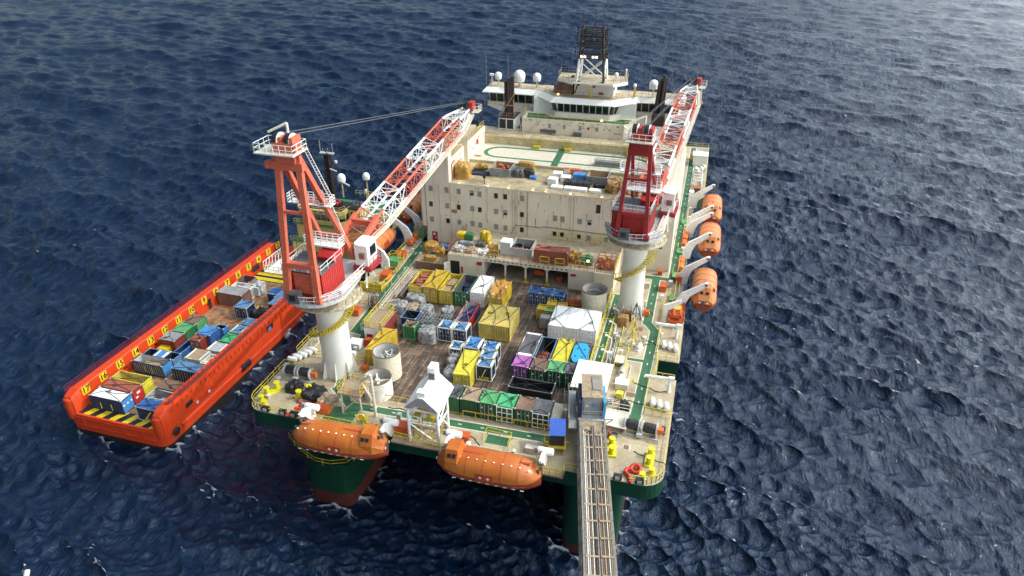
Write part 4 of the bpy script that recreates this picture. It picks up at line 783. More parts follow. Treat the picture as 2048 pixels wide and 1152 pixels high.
# rescue boat under its davit
t = thing('rescue_boat', 'open orange rescue boat with yellow engine cover on right side platform', 'boat', (-.1, 101.2, .7), rad(90))
m = MB(); rings = []
for u in (-1, -.9, -.5, 0, .5, .8, .95, 1): w = 1.15*(1-max(0, u)**3.0)**.5+.06; x = u*3.3; rings.append([(x, -w, 1.0+.3*max(0, u)**2), (x, -w*.8, .1+.6*max(0, u)**2), (x, 0, -.1+.7*max(0, u)**2), (x, w*.8, .1+.6*max(0, u)**2), (x, w, 1.0+.3*max(0, u)**2), (x, w*.75, .7+.3*max(0, u)**2), (x, 0, .6+.3*max(0, u)**2), (x, -w*.75, .7+.3*max(0, u)**2)])
m.loft(rings); m.build('hull', C('dorange', dirt=.2), t, True)
m = MB(); m.box(-.3, 0, 1.2, 1.3, 1.2, .7); m.build('engine_cover', C('yellow'), t)
m = MB()
for s in (-1, 1): m.path([(-2.8, s*.9, 1.1), (-2.9, s*.5, 1.9), (-1.6, s*.5, 1.9), (-1.4, s*.9, 1.1)], .16, 6)
m.box(-2.2, 0, 1.2, 1.2, 1.5, .5); m.build('console', C('dorange', dirt=.3), t)
t = thing('davit', 'white davit arm over the orange rescue boat', 'davit', (-1.9, 98.9, 0), rad(5)); m = MB(); m.plate([(-.3, 0, 0), (.3, 0, 0), (.4, 0, 2.6), (2.4, 0, 4.0), (2.3, 0, 4.6), (-.3, 0, 3.4)], (0, .5, 0)); m.build('arm', davm, t)
# ---------------------------------------------------------------- telescopic gangway to the platform the camera stands on
gx, gy = -8.5, 68.4; gdir = Vector((4.75, -23.4, 1.5)).normalized(); gang = math.atan2(4.75, 23.4)
G = thing('gangway', 'beige telescopic gangway reaching from the right bow corner to the camera', 'gangway', (gx, gy, 2.6), gang)
gm = mat('gangway_beige', (.37, .285, .175), rough=.6, dirt=.7, scale=1.6, dcol=(.16, .12, .08)); gm2 = mat('gangway_grey', (.25, .225, .19), rough=.55, dirt=.4, scale=1)
SL = .062
def gp(x, d, z): return (x, -d, z+SL*d)
GL = 62
m = MB(); m.plate([gp(-1.45, 0, .55), gp(1.45, 0, .55), gp(1.45, GL, .55), gp(-1.45, GL, .55)], (0, 0, .12)); m.build('roof_deck', gm, G)
m = MB()
for x in (-1.5, 1.5): m.beam(gp(x, 0, .7), gp(x, GL, .7), .2, .3)
for x in (-1.75, 1.75): m.beam(gp(x, 0, -1.7), gp(x, GL, -1.7), .22, .25)
for k in range(21):
    d = k*3.1
    for s in (-1, 1): m.tube(gp(s*1.5, d, .6), gp(s*1.75, d, -1.7), .08, 5); m.tube(gp(s*1.5, d, .6), gp(s*1.75, min(GL, d+3.1), -1.7), .07, 5)
    m.tube(gp(-1.75, d, -1.7), gp(1.75, d, -1.7), .08, 5)
m.build('side_truss', gm2, G)
m = MB(); m.plate([gp(-1.6, 0, -1.75), gp(1.6, 0, -1.75), gp(1.6, GL, -1.75), gp(-1.6, GL, -1.75)], (0, 0, .08)); m.build('walkway_floor', C('dgrey'), G)
for k, (x, r, pc) in enumerate(((-1.12, .09, 'cream'), (-.93, .06, 'lgrey'), (-.72, .05, 'brown'), (-.55, .06, 'cream'), (.35, .05, 'brown'), (.56, .07, 'tan'), (.76, .05, 'dgrey'), (.95, .07, 'cream'), (1.16, .05, 'tan'))):
    m = MB(); m.tube(gp(x, 2.2+.25*(k % 3), .82), gp(x, GL, .82), r, 6); m.build('pipe', C(pc, dirt=.6), G)
m = MB()
for x in (-1.3, -.05, .18, 1.33): m.beam(gp(x, 1, .74), gp(x, GL, .74), .1, .2)
m.build('deck_stringer', gm2, G)
m = MB()
for x in (-.95, -.3): m.bx(x-.04, x+.04, 0, 0, 0, 0) if 0 else m.beam(gp(x, 2, .76), gp(x, GL, .76), .10, .1)
m.beam(gp(-.36, 2, .74), gp(-.36, GL, .74), .22, .10); m.path([gp(-.36, 4, .82), gp(-.4, 2.6, .9), gp(-.8, 2.0, .9), gp(-1.1, 2.2, .85)], .06, 5); m.path([gp(.0, 9, .85), gp(.4, 10.2, .85), gp(.65, 12.5, .85), gp(.75, 15, .85)], .05, 5)
m.build('cable', C('black', dirt=.5), G)
m = MB()
for k in range(22):
    d = 3+k*2.35; m.cut(); m.beam(gp(-1.35, d, .80), gp(-.1, d, .80), .22, .22); m.cut(); m.beam(gp(.2, d, .82), gp(1.4, d, .82), .22, .24)
m.build('cross_tie', C('tan', dirt=.3), G)
m = MB()
for x in (-1.5, 1.5):
    m.tube(gp(x, 0, 1.25), gp(x, GL, 1.25), .035, 4)
    for k in range(40): m.tube(gp(x, k*1.55, .8), gp(x, k*1.55, 1.25), .03, 4)
m.build('railing', gm2, G)
m = MB()
for a in range(8): th = math.pi*2*a/8; m.tube(gp(2.0+.45*math.cos(th), 26.9+.45*math.sin(th), -1.6), gp(2.0+.45*math.cos(th), 26.9+.45*math.sin(th), 1.0), .03, 4)
for z in (-1.2, -.4, .4, .95): m.path([gp(2.0+.45*math.cos(math.pi*2*a/10), 26.9+.45*math.sin(math.pi*2*a/10), z) for a in range(11)], .035, 4)
m.build('ladder_cage', C('lgrey'), G)
# cabin over the gangway root
m = MB(); m.bx(-1.25, 1.25, 1.2, 5.9, .7, 3.4); KB = m.build('control_cabin', mat('cabin_shade_grey', (.30, .29, .28), rough=.5, dirt=.15, fine=.04), G)  # shade on the beige cabin's front is put into the colour as grey
m = MB(); m.bx(-1.35, 1.35, 1.1, 6.0, 3.4, 3.5); m.build('cabin_roof', gm, KB); m = MB(); m.bx(.0, 1.15, 2.6, 5.4, 3.5, 3.62); m.build('roof_panel', gm2, KB)
m = MB(); m.bx(-1.05, -.3, 1.12, 1.2, .8, 2.9); m.m = 1; m.bx(-.8, -.55, 1.09, 1.12, 2.05, 2.2); m.build('door', [C('grey', dirt=.1), C('white')], KB)
m = MB(); m.bx(-.05, .55, 1.13, 1.2, 2.0, 2.5); m.build('notice_plate', C('tblue', dirt=.2), KB)
m = MB(); m.bx(-1.75, -1.3, .6, 4.6, .4, 3.0); m.build('hanging_sheet', C('navy'), G); m = MB(); m.bx(1.32, 1.62, .6, 4.2, .6, 3.1); m.build('hanging_sheet', C('cyan'), G)
m = MB(); m.rail([(-1.25, .4, .7), (1.25, .4, .7)], h=1.2, sp=.6, r=.04, bars=(1, .7, .4)); m.rail([(-2.9, -.5, .3), (-2.9, 6.5, .3), (-2.0, 6.5, .3)], r=.05, sp=1); m.bx(-2.9, -1.9, -1, 6.5, .15, .3)
for k in range(14): m.tube((-3.5, 3.6, -2.2+.35*k), (-3.0, 3.6, -2.2+.35*k), .03, 4)
m.tube((-3.5, 3.6, -2.4), (-3.5, 3.6, 2.8), .05, 4); m.tube((-3, 3.6, -2.4), (-3, 3.6, 2.8), .05, 4); m.path([(1.3, 3, 1.8), (2.6, 3, 1.9), (1.5, 3, .8)], .07, 4); m.path([(1.3, 0, 1), (2.6, 0, 1.1), (1.5, 0, .1)], .07, 4); m.build('side_platform', C('grey', dirt=.4), G)
m = MB(); m.lathe([(1.6, -2.55), (1.6, -1.2)], (0, 2.5, 0), 20); m.bx(-1.7, 1.7, 0.2, 6, -1.3, .6); m.build('slewing_base', C('lgrey'), G)
t = thing('control_booth', 'blue-roofed operator booth with dark windows left of the gangway', 'booth', (-12.4, 66.2, 0), gang)
m = MB(); m.bx(-.9, .9, -.9, .9, 1.0, 2.7); m.build('cabin', mat('booth_dark_green', (.02, .04, .045), rough=.4, dirt=.2), t); m = MB(); m.plate([(-1, -1.0, 2.65), (1, -1.0, 2.65), (1, .1, 3.4), (-1, .1, 3.4)], (0, 0, .1)); m.plate([(-1, .1, 3.4), (1, .1, 3.4), (1, 1.2, 3.5), (-1, 1.2, 3.5)], (0, 0, .1)); m.build('roof', mat('booth_blue', (.035, .10, .42), rough=.45, dirt=.1), t)
m = MB(); m.plate([(-.75, -.93, 1.3), (.75, -.93, 1.3), (.75, -.98, 2.55), (-.75, -.98, 2.55)], (0, -.02, 0)); m.build('window', glassd, t)
m = MB(); [m.tube((x, y, 0), (x, y, 1.05), .08, 5) for x in (-.8, .8) for y in (-.8, .8)]; m.bx(-1.1, 1.1, -1.4, 1.1, .95, 1.05); m.rail([(-1.1, -1.4, 1.0), (-1.6, -1.4, 1.0), (-1.6, 1.3, 1.0)], r=.05); m.build('support_frame', C('ochre'), t)
t = thing('shelter', 'broad flat white canopy behind the gangway cabin', 'shelter', (-10.1, 78.3, 0))
m = MB(); m.bx(-2.5, 2.4, -3.3, 3.2, 2.86, 3.0); m.build('roof', C('white', dirt=.15), t)
m = MB(); [m.tube((x, y, 0), (x, y, 2.9), .1, 6) for x in (-2.2, 2.1) for y in (-3, 0, 3)]; m.bx(-2.1, 2.0, -.2, 3.0, .0, 2.6); m.build('body', C('cream', dirt=.4), t)
# pitched white shelter frame on the near edge
t = thing('loading_shelter', 'tall white steel frame with pitched roof on the near edge between two lifeboats', 'shelter', (-28.7, 62.6, 0))
rm = C('white', dirt=.25)
for x in (-1.95, 1.95):
    for y in (0, 3.4): m = MB(); m.tube((x, y, -.3), (x, y, 5.6), .2, 8); m.build('leg', rm, t)
m = MB(); 
for y in (0, 3.4): m.tube((-1.95, y, 5.0), (1.95, y, 5.0), .14, 6); m.tube((-1.95, y, 2.9), (1.95, y, 2.9), .1, 6); m.tube((-1.95, y, 2.8), (1.95, y, .1), .11, 6)
for x in (-1.95, 1.95): m.tube((x, 0, 5), (x, 3.4, 5), .12, 6); m.tube((x, 0, 5.2), (x, 3.4, .4), .13, 6); m.tube((x, 0, 2.9), (x, 3.4, 2.9), .1, 6); m.tube((x, 3.4, 5), (x, 0, 2.9), .1, 6)
m.build('brace', rm, t)
m = MB(); y0, y1 = -.3, 5.2
prof = [(-2.3, 5.4), (-1.9, 5.85), (-.4, 7.25), (.4, 7.25), (1.9, 5.85), (2.3, 5.4)]
for a, b in zip(prof[:-1], prof[1:]): m.plate([(a[0], y0, a[1]), (b[0], y0, b[1]), (b[0], y1, b[1]), (a[0], y1, a[1])], (0, 0, -.1))
m.build('roof', C('white', dirt=.08), t)
m = MB(); m.plate([(-2.2, y0, 5.4), (-1.3, y0, 5.45), (-.6, y0, 5.9), (.6, y0, 5.9), (1.3, y0, 5.45), (2.2, y0, 5.4), (1.9, y0, 5.8), (.4, y0, 7.2), (-.4, y0, 7.2), (-1.9, y0, 5.8)], (0, -.08, 0)); m.build('gable', C('grey', dirt=.2), t)
m = MB(); m.bx(-.55, .55, -.1, .8, 7.1, 7.9); m.bx(-.5, .5, 3.6, 5.0, 7.1, 9.0); m.build('roof_housing', C('white', dirt=.2), t)
m = MB(); m.bx(-.4, .4, 3.55, 3.6, 7.3, 8.2); m.build('hatch', C('dgrey'), t)
m = MB(); m.tube((0, .3, 7), (0, .3, 4.3), .05, 4); m.box(0, .3, 4.2, .5, .4, .7); m.build('hoist', WR, t)
m = MB(); m.bx(-1.5, 1.5, .5, 3.0, 3.6, 3.7); m.rail([(-1.6, .4, .1), (1.6, .4, .1), (1.6, 3.2, .1), (-1.6, 3.2, .1)], r=.05, closed=True, sp=.8); [m.beam((x, .6, .2), (x+.3, 3, 3.5), .1) for x in (-1, .3, .9)]; m.build('inner_platform', C('ochre', dirt=.3), t)
# ---------------------------------------------------------------- cargo containers
FR = {'white': C('white', dirt=.3), 'none': None}
chainm = C('black', dirt=0, fine=0, rough=.95); rod = C('lgrey', dirt=.2)
GRP = 'cargo containers on the timber deck'
def container(label, cx, cy, w, l, h, col, z=.05, rz=0, kind='closed', top=None, frame=None, doors=True, lining=None, fill=None, chain=True, group=GRP, name='cargo_container', cat='container', slash=None, step=.4):
    t = thing(name, label, cat, (cx, cy, z), rad(rz), group)
    dirt = .6 if col != 'white' else .25; body = C(col, dirt=dirt, rust=.4); fm = C(frame, dirt=.3) if frame else body
    x0, x1, y0, y1 = -w/2, w/2, -l/2, l/2
    m = MB(); m.corr(x0+.06, x1-.06, y0+.06, y1-.06, .12, h-.06, step, .055); m.bx(x0+.1, x1-.1, y0+.1, y1-.1, .1, .16)
    if kind in ('open', 'net'):                  # open top: inner skin
        m.m = 1; a, b, c, d = x0+.17, x1-.17, y0+.17, y1-.17
        for p, q in (((a, c), (b, c)), ((b, c), (b, d)), ((b, d), (a, d)), ((a, d), (a, c))): m.plate([(*p, .2), (*q, .2), (*q, h-.04), (*p, h-.04)], ((q[1]-p[1])/10*.1, -(q[0]-p[0])/10*.1, 0))
        m.bx(a, b, c, d, .16, .24)
        m.build('body', [body, C(lining or col, dirt=.5)], t)
        if fill:
            f = MB(); r = random.Random(int(cx*10))
            for k in range(fill[1]): f.box(r.uniform(a+.5, b-.5), c+(d-c)*(k+.5)/fill[1], fill[2]/2+.25, min(w-.6, fill[3]), (d-c)/fill[1]*.85, fill[2]*r.uniform(.8, 1), r.uniform(-.1, .1))
            f.build('load', C(fill[0], dirt=.5), t)
    else:
        m.build('body', body, t)
        tm = MB()
        if top and top[1] == 'tarp':
            n = 7; g = [[((x0+.04)+(w-.08)*i/n, (y0+.04)+(l-.08)*j/n, h+.02-.13*math.sin(math.pi*i/n)*math.sin(math.pi*j/n)+.05*noise.noise(Vector((cx+i*.7, cy+j*.7, 1)))) for i in range(n+1)] for j in range(n+1)]
            tm.add([p for r_ in g for p in r_], [(j*(n+1)+i, j*(n+1)+i+1, (j+1)*(n+1)+i+1, (j+1)*(n+1)+i) for j in range(n) for i in range(n)])
        else:
            tm.bx(x0+.05, x1-.05, y0+.05, y1-.05, h-.07, h-.02); n = max(3, int(l/.55))
            for k in range(n): tm.bx(x0+.2, x1-.2, y0+l*(k+.3)/n, y0+l*(k+.62)/n, h-.02, h+.005)
        tm.build('roof', C(top[0] if top else col, dirt=.45 if (top or [col])[0] != 'white' else .12, scale=.9, bump=.3), t)
    m = MB(); p = .13
    for x in (x0+p/2, x1-p/2):
        for y in (y0+p/2, y1-p/2): m.box(x, y, h/2, p, p, h)
    for y in (y0+p/2, y1-p/2):
        for zz in (.06, h-.06): m.box(0, y, zz, w-2*p, p, .12)
    for x in (x0+p/2, x1-p/2):
        for zz in (.06, h-.06): m.box(x, 0, zz, p, l-2*p, .12)
    if frame:
        m.m = 0
        if top and kind == 'closed' and frame == 'white' and l < 4:
            for s in (-1, 1): m.box(s*(w/2-.24), 0, h+.01, .24, l-.3, .05)
    m.m = 1
    for x in (x0+.1, x1-.1):
        for y in (y0+.1, y1-.1): m.box(x, y, h+.0, .21, .21, .14)
    m.build('frame', [fm, C('lemon' if frame == 'white' else 'lgrey', dirt=.2)], t)
    if doors:
        for s in (-1, 1):
            m = MB(); q0, q1 = (x0+.16, -.02) if s < 0 else (.02, x1-.16)
            m.box((q0+q1)/2, y0+.03, h/2, q1-q0, .05, h-.3)
            for zz in (.28, .5, .72): m.box((q0+q1)/2, y0+.0, h*zz, (q1-q0)*.8, .02, h*.12)
            m.m = 2; m.box((q0+q1)/2+.12*s, y0-.012, h*.72, .3, .02, .22)
            d = m.build('door', [body, rod, C('cream', dirt=.4)], t)
            m = MB()
            for xx in (.25, .75): xx = q0+(q1-q0)*xx; m.tube((xx, y0-.02, .15), (xx, y0-.02, h-.15), .026, 5); m.box(xx+.1, y0-.04, h*.42, .24, .03, .06)
            m.build('locking_bar', rod, d)
    if slash:
        m = MB(); m.plate([(x0+w*.30, y0-.04, .42), (x0+w*.35, y0-.04, .36), (x0+w*.66, y0-.04, h*.80), (x0+w*.61, y0-.04, h*.84)], (0, -.02, 0)); m.build('diagonal_stripe', C('lemon', dirt=.1), t)
        text('lettering', slash, .66, C('lemon', dirt=.1), t, (.05, y0-.06, .45), (rad(90), 0, 0))
    if chain:
        r = random.Random(int(cx*31+cy*17)); m = MB()
        mode = r.choice('AAABBC'); hh = h+(.07 if kind != 'open' else -.10); q = Vector((r.uniform(-.3, .3)*w, r.uniform(-.3, .3)*l, hh))
        cs = [Vector((a_, b_, h+.05)) for a_ in (x0+.1, x1-.1) for b_ in (y0+.1, y1-.1)]
        if mode == 'C': cs = r.sample(cs, 2)
        if mode == 'B': cs = r.sample(cs, 3)
        for p_ in cs:
            d_ = q-p_; n_ = Vector((-d_.y, d_.x, 0)).normalized()*r.uniform(-.09, .09)*d_.length
            m.path([p_]+[p_.lerp(q, k)+n_*math.sin(k*3.14)+Vector((0, 0, .03)) for k in (.2, .4, .6, .8)]+[q], .042, 4)
        if mode != 'C':
            e_ = q+Vector((r.uniform(-.2, .2)*w, r.uniform(-.25, .25)*l, 0)); e_.x = min(max(e_.x, x0+.3), x1-.3); e_.y = min(max(e_.y, y0+.3), y1-.3); R0 = r.uniform(.18, .34)
            m.path([q, e_]+[e_+Vector((R0*math.cos(k_)-R0, R0*math.sin(k_), .02)) for k_ in (0.9, 1.8, 2.8, 3.8, 4.8, 5.7)], .045, 4)
        m.build('lifting_sling', chainm, t)
    return t
def K(*a, **k): return container(*a, **k)
K('yellow open-top container holding brown boards, leftmost of the back row', -43.3, 98.4, 2.44, 6.06, 2.6, 'yellow', kind='open', lining='syellow', fill=('rbrown', 9, 2.1, 1.6))
K('ochre covered container second in the back row', -40.6, 98.5, 2.5, 6.4, 2.85, 'ochre', top=('ochre', 'tarp'))
K('yellow open-top container with a stack of plain boxes', -37.85, 98.4, 2.44, 6.06, 2.6, 'yellow', kind='open', lining='yellow', fill=('tan', 2, 1.7, 1.7))
K('green open-top container with black liner and blue bags', -35.2, 98.5, 2.55, 6.06, 2.7, 'green', kind='open', lining='dgrey', fill=('navy', 3, 1.3, 1.8))
K('white container with louvred doors in the back row', -32.45, 98.9, 2.5, 6.06, 2.75, 'white', top=('white', 0))
tY = K('yellow container draped in rusty orange tarpaulin', -29.2, 98.4, 2.5, 6.06, 2.5, 'yellow', top=('tarp', 'tarp'))
m = MB(); superbox(m, 2.5, 5.7, .42, 5, .35, f=.9); m.build('tarpaulin', C('tarp', dirt=.8, dcol=(.30, .10, .02), scale=1.4, rough=.4), tY, True, (0, -.1, 2.42))
tR = K('red half-height open container with blue packs crossed by pink straps', -32.5, 91.1, 2.44, 6.06, 1.9, 'red', kind='open', lining='lgrey', fill=('navy', 2, 1.2, 1.7), doors=False)
m = MB(); m.beam((-.85, -2.0, 1.55), (.85, 2.2, 1.6), .08, .03); m.beam((.85, -2.0, 1.6), (-.85, 2.2, 1.55), .08, .03); m.build('strap', C('pink'), tR)
K('sand-yellow container, left one of the close pair mid deck', -28.2, 90.3, 2.44, 6.06, 2.6, 'sand', doors=False, top=('sand', 0))
K('sand-yellow container with rust-freckled roof, right one of the close pair', -25.65, 90.3, 2.5, 6.06, 2.6, 'sand', doors=False, top=('sand', 0))
K('small blue lidded cargo box left of its twin before the red container', -34.15, 86.0, 2.3, 2.35, 2.4, 'navy', top=('tblue', 'tarp'), frame='white', slash=None)
K('small blue lidded cargo box right of its twin before the red container', -31.75, 86.1, 2.3, 2.35, 2.4, 'navy', top=('tblue', 'tarp'), frame='white')
K('small green lidded skip left of the grey tarped bundle', -39.6, 84.7, 1.95, 1.7, 2.35, 'green', top=('brown', 'tarp'), doors=False, frame='lgreen')
K('dark blue open box behind the small green skip', -40.7, 87.5, 2.6, 2.5, 2.2, 'navy', kind='open', lining='black', frame='tblue', doors=False)
K('ochre container lying beside the tall rusty cylinder', -42.0, 79.2, 2.44, 6.06, 2.6, 'ochre', top=('ochre', 'tarp'), doors=False)
K('small blue box with corrugated lid at the back left of the blue cluster', -30.8, 81.3, 1.95, 2.1, 2.2, 'navy', top=('tblue', 0), frame='white')
K('bright blue box behind the lemon-yellow container', -28.4, 81.9, 2.4, 2.9, 2.65, 'blue', top=('bblue', 'tarp'), frame='white')
K('blue lidded box at the back of the three-box column', -25.8, 82.1, 2.35, 2.0, 2.5, 'navy', top=('bblue', 'tarp'), frame='white')
K('blue lidded box in the middle of the three-box column', -25.55, 79.9, 2.35, 2.0, 2.5, 'navy', top=('tblue', 'tarp'), frame='white')
K('navy box lettered LOEP at the front of the three-box column', -25.3, 77.8, 2.35, 2.0, 2.5, 'navy', top=('tblue', 'tarp'), frame='white', doors=False, slash='LOEP')
K('lemon-yellow container standing alone mid deck beside the navy lettered box', -27.85, 77.0, 2.44, 6.06, 2.6, 'syellow', rz=4, top=('lemon', 0))
tB = K('white-framed container with black sheeted top left of the steel basket', -20.4, 83.8, 2.44, 6.06, 2.55, 'dgrey', top=('dgrey', 'tarp'), frame='cream', doors=False)
m = MB(); m.bx(-1, 1, -3.0, -2.5, 2.56, 2.64); m.bx(-1, 1, 2.6, 3.0, 2.56, 2.64); m.build('end_pad', C('white', dirt=.2), tB)
tS = K('blue-grey open basket of rusty scaffolding between black and lemon tops', -17.85, 83.5, 2.3, 5.9, 2.5, 'grey', kind='open', lining='black', frame='tblue', doors=False)
m = MB(); r = random.Random(1)
for k in range(14): m.tube((r.uniform(-.8, .8), -2.6+k*.15, 1.9+r.random()*.4), (r.uniform(-.8, .8), -2.3+k*.15, 2.0+r.random()*.4), .05, 5)
for k in range(7): m.tube((-.8+k*.27, -2.7, 2.1), (-.8+k*.27, -.6, 2.2), .05, 5)
m.build('scaffold_pole', C('rbrown'), tS)
K('lemon-lidded long container between steel basket and cyan tank', -15.35, 83.7, 2.3, 6.06, 2.5, 'syellow', top=('lemon', 0), doors=False)
tC = thing('tank_container', 'cyan-topped octagonal tank in a steel frame beside the walkway', 'container', (-12.8, 83.6, .05), 0, GRP)
m = MB(); oc = [(-1.1, -1.5), (-.55, -2.5), (.55, -2.5), (1.1, -1.5), (1.1, 1.5), (.55, 2.5), (-.55, 2.5), (-1.1, 1.5)]; m.prism(oc, .2, 2.6); m.build('tank', C('cyan', dirt=.12), tC)
m = MB(); [m.box(x, y, 2.62, .24, .24, .1) for x in (-.5, .5) for y in (-1, .9)]; m.build('lid', C('dgrey'), tC)
m = MB(); [m.box(x, y, 1.25, .12, .12, 2.5) for x in (-1.15, 1.15) for y in (-2.9, 2.9)]; [m.box(x, 0, z, .1, 5.7, .1) for x in (-1.15, 1.15) for z in (.1, 2.45)]; [m.box(0, y, z, 2.2, .1, .1) for y in (-2.9, 2.9) for z in (.1, 2.45)]; m.build('frame', C('dgrey'), tC)
m = MB(); m.path([(-1.1, 2.8, 2.6), (.2, .3, 2.68), (1.1, -1.2, 2.62)], .035, 4); m.build('lifting_sling', chainm, tC)
K('purple container with pink roof', -20.35, 79.4, 2.4, 2.9, 2.6, 'purple', top=('pink', 'tarp'))
K('green container with rusty brown tarp top next to the purple one', -17.8, 79.2, 2.35, 2.9, 2.6, 'dgreen', top=('brown', 'tarp'))
K('green container with pale green tarp top next to the flat white canopy', -15.4, 79.4, 2.35, 2.7, 2.6, 'dgreen', top=('lgreen', 'tarp'))
K('green container with grey tarp top tucked against the flat white canopy', -13.25, 79.5, 1.8, 2.7, 2.6, 'dgreen', top=('dgrey', 'tarp'))
K('long black half-height open container lying crosswise', -18.0, 75.7, 6.2, 2.44, 1.55, 'black', kind='open', lining='black', frame='dgrey', doors=False)
row = [('dark grey top, leftmost of the front row', 'green', ('dgrey', 'tarp')), ('tan-grey tarp top, second of the front row', 'dgreen', ('tan', 'tarp')), ('smooth green top, third of the front row', 'dgreen', ('lgreen', 'tarp')),
       ('bright green sagging sheet top and white front frame', 'green', ('bgreen', 'tarp')), ('brown tarp top between two white-framed neighbours', 'dgreen', ('brown', 'tarp')), ('dark brown top and white front frame, rightmost of the front row', 'dgreen', ('dgrey', 'tarp'))]
for k, (lb, c, tp) in enumerate(row):
    tt = K('green container with '+lb, (-27.35, -24.9, -22.45, -20.0, -17.5, -15.2)[k], 70.35, 2.36 if k else 2.1, 2.9, 2.6, c, top=tp, doors=k in (2, 4))
    if k in (3, 5):
        m = MB(); y = -1.5
        for x in (-1.05, -.35, .35, 1.05): m.box(x, y, 1.3, .09, .08, 2.4)
        for z in (.2, .9, 1.6, 2.45): m.box(0, y+.01, z, 2.1, .08, .09)
        m.build('white_lattice_front', C('white', dirt=.3), tt)
        m = MB(); m.box(-.3, -1.46, 1.2, .7, .1, .6); m.box(.5, -1.46, .6, .6, .1, .5); m.build('machine', C('black'), tt)
for k, x in enumerate((-17.75, -15.25, -12.75)):
    K('white container, %s of three side by side near the inner walkway' % ('leftmost', 'middle one', 'rightmost')[k], x, 92.7, 2.44, 6.06, 2.6, 'white', top=('white', 0), chain=k != 1)
for k, x in enumerate((-23.5, -21.4, -19.35)):
    K('small blue lidded box, %s of three in front of the hangar' % ('leftmost', 'middle one', 'rightmost')[k], x, 100.1, 2.0, 2.1, 2.4, 'navy', top=('blue', 'tarp'), frame='tblue')
# little frames beside the white trio
def frame_box(label, cx, cy, w, l, h, col, topc, name='transport_frame', cat='frame', group='small yellow transport frames'):
    t = thing(name, label, cat, (cx, cy, .05), 0, group); m = MB()
    m.corr(-w/2+.05, w/2-.05, -l/2+.05, l/2-.05, .1, h*.9, .3, .05); m.bx(-w/2+.06, w/2-.06, -l/2+.06, l/2-.06, h*.86, h*.92); m.build('body', C(col, dirt=.5), t)
    m = MB(); [m.box(x, y, h/2, .1, .1, h) for x in (-w/2, w/2) for y in (-l/2, l/2)]; [m.box(0, y, h, w, .08, .08) for y in (-l/2, l/2)]; [m.box(x, 0, h-.1, .08, l, .08) for x in (-w/2, w/2)]; m.build('frame', C(topc, dirt=.3), t); return t
frame_box('yellow transport frame at the left of the yellow cluster', -21.3, 95.6, 1.3, 1.5, 2.0, 'ochre', 'yellow')
frame_box('yellow transport frame at the back of the yellow cluster', -20.0, 97.0, 1.4, 1.4, 2.2, 'ochre', 'yellow')
frame_box('yellow transport frame nearest the rusty right cylinder', -18.3, 97.2, 1.4, 1.4, 1.9, 'ochre', 'yellow')
frame_box('yellow and green transport frame amid the yellow cluster', -20.0, 95.3, 1.4, 1.2, 2.0, 'lgreen', 'yellow')
frame_box('grey tote with brown lid beside the white trio', -20.1, 92.9, 1.6, 1.6, 2.1, 'grey', 'brown', 'tote_box', 'box', 'cargo totes')
t = thing('gas_bottle_rack', 'ochre rack full of orange gas bottles', 'rack', (-17.0, 100.3, .05), 0)
m = MB(); [m.box(x, y, .6, .08, .08, 1.2) for x in (-1.2, 0, 1.2) for y in (-.55, .55)]; [m.box(0, y, z, 2.4, .07, .07) for y in (-.55, .55) for z in (.15, .7)]; m.build('frame', C('ochre'), t)
for k in range(10): m = MB(); m.lathe([(.19, .1), (.19, 1.1), (.1, 1.3), (.06, 1.4)], (-1.0+.5*(k % 5), -.27+.5*(k//5), 0), 8); m.build('gas_bottle', C('dorange'), t, True)
# tarpaulin bundles and lumps
def bundle(label, x, y, w, l, h, col, seed, rz=0, z=.05, ropes=True, name='tarped_bundle', cat='bundle', amp=.16, rough=.6, group='tarpaulin-wrapped bundles'):
    t = thing(name, label, cat, (x, y, z), rad(rz), group); m = MB(); superbox(m, w, l, h, seed, amp); m.build('cover', C(col, dirt=.75, scale=1.8, bump=.9, rough=rough), t, True)
    if ropes:
        m = MB(); r = random.Random(seed)
        for s in (-.25, .25): m.path([(s*w, -l*.5, h*.25), (s*w*.9, -l*.4, h*1.0), (s*w*.8, 0, h*1.09), (s*w*.9, l*.4, h*1.02), (s*w, l*.5, h*.25)], .035, 4)
        m.path([(-w*.5, 0, h*.3), (-w*.4, .05, h*1.02), (0, .1, h*1.1), (w*.4, .05, h*1.02), (w*.5, 0, h*.3)], .05, 4); m.build('lashing', C('black', dirt=.1), t)
    return t
bundle('grey tarped bundle behind the others near the yellow open container', -42.8, 94.4, 3.3, 2.4, 1.5, 'greytarp', 1)
bundle('grey tarped bundle nearest the left walkway', -44.5, 91.6, 2.6, 2.4, 1.4, 'greytarp', 2)
bundle('tan strapped bundle between grey bundles', -42.2, 91.7, 2.2, 2.4, 1.2, 'tan', 3)
bundle('grey tarped bundle behind the steel baskets', -39.9, 91.6, 2.4, 2.4, 1.4, 'greytarp', 4)
bundle('grey netted tall bundle left of the red container', -36.0, 91.2, 1.9, 2.6, 1.9, 'greytarp', 5)
bundle('large grey shrink-wrapped bundle left of the small blue boxes', -36.8, 84.6, 2.9, 2.6, 2.0, 'greytarp', 6)
bundle('grey wrapped pallet left of the lemon container, back one', -30.7, 79.0, 1.6, 2.4, 1.6, 'greytarp', 7)
bundle('grey wrapped pallet left of the lemon container, front one', -30.0, 76.0, 1.7, 2.9, 1.7, 'greytarp', 8)
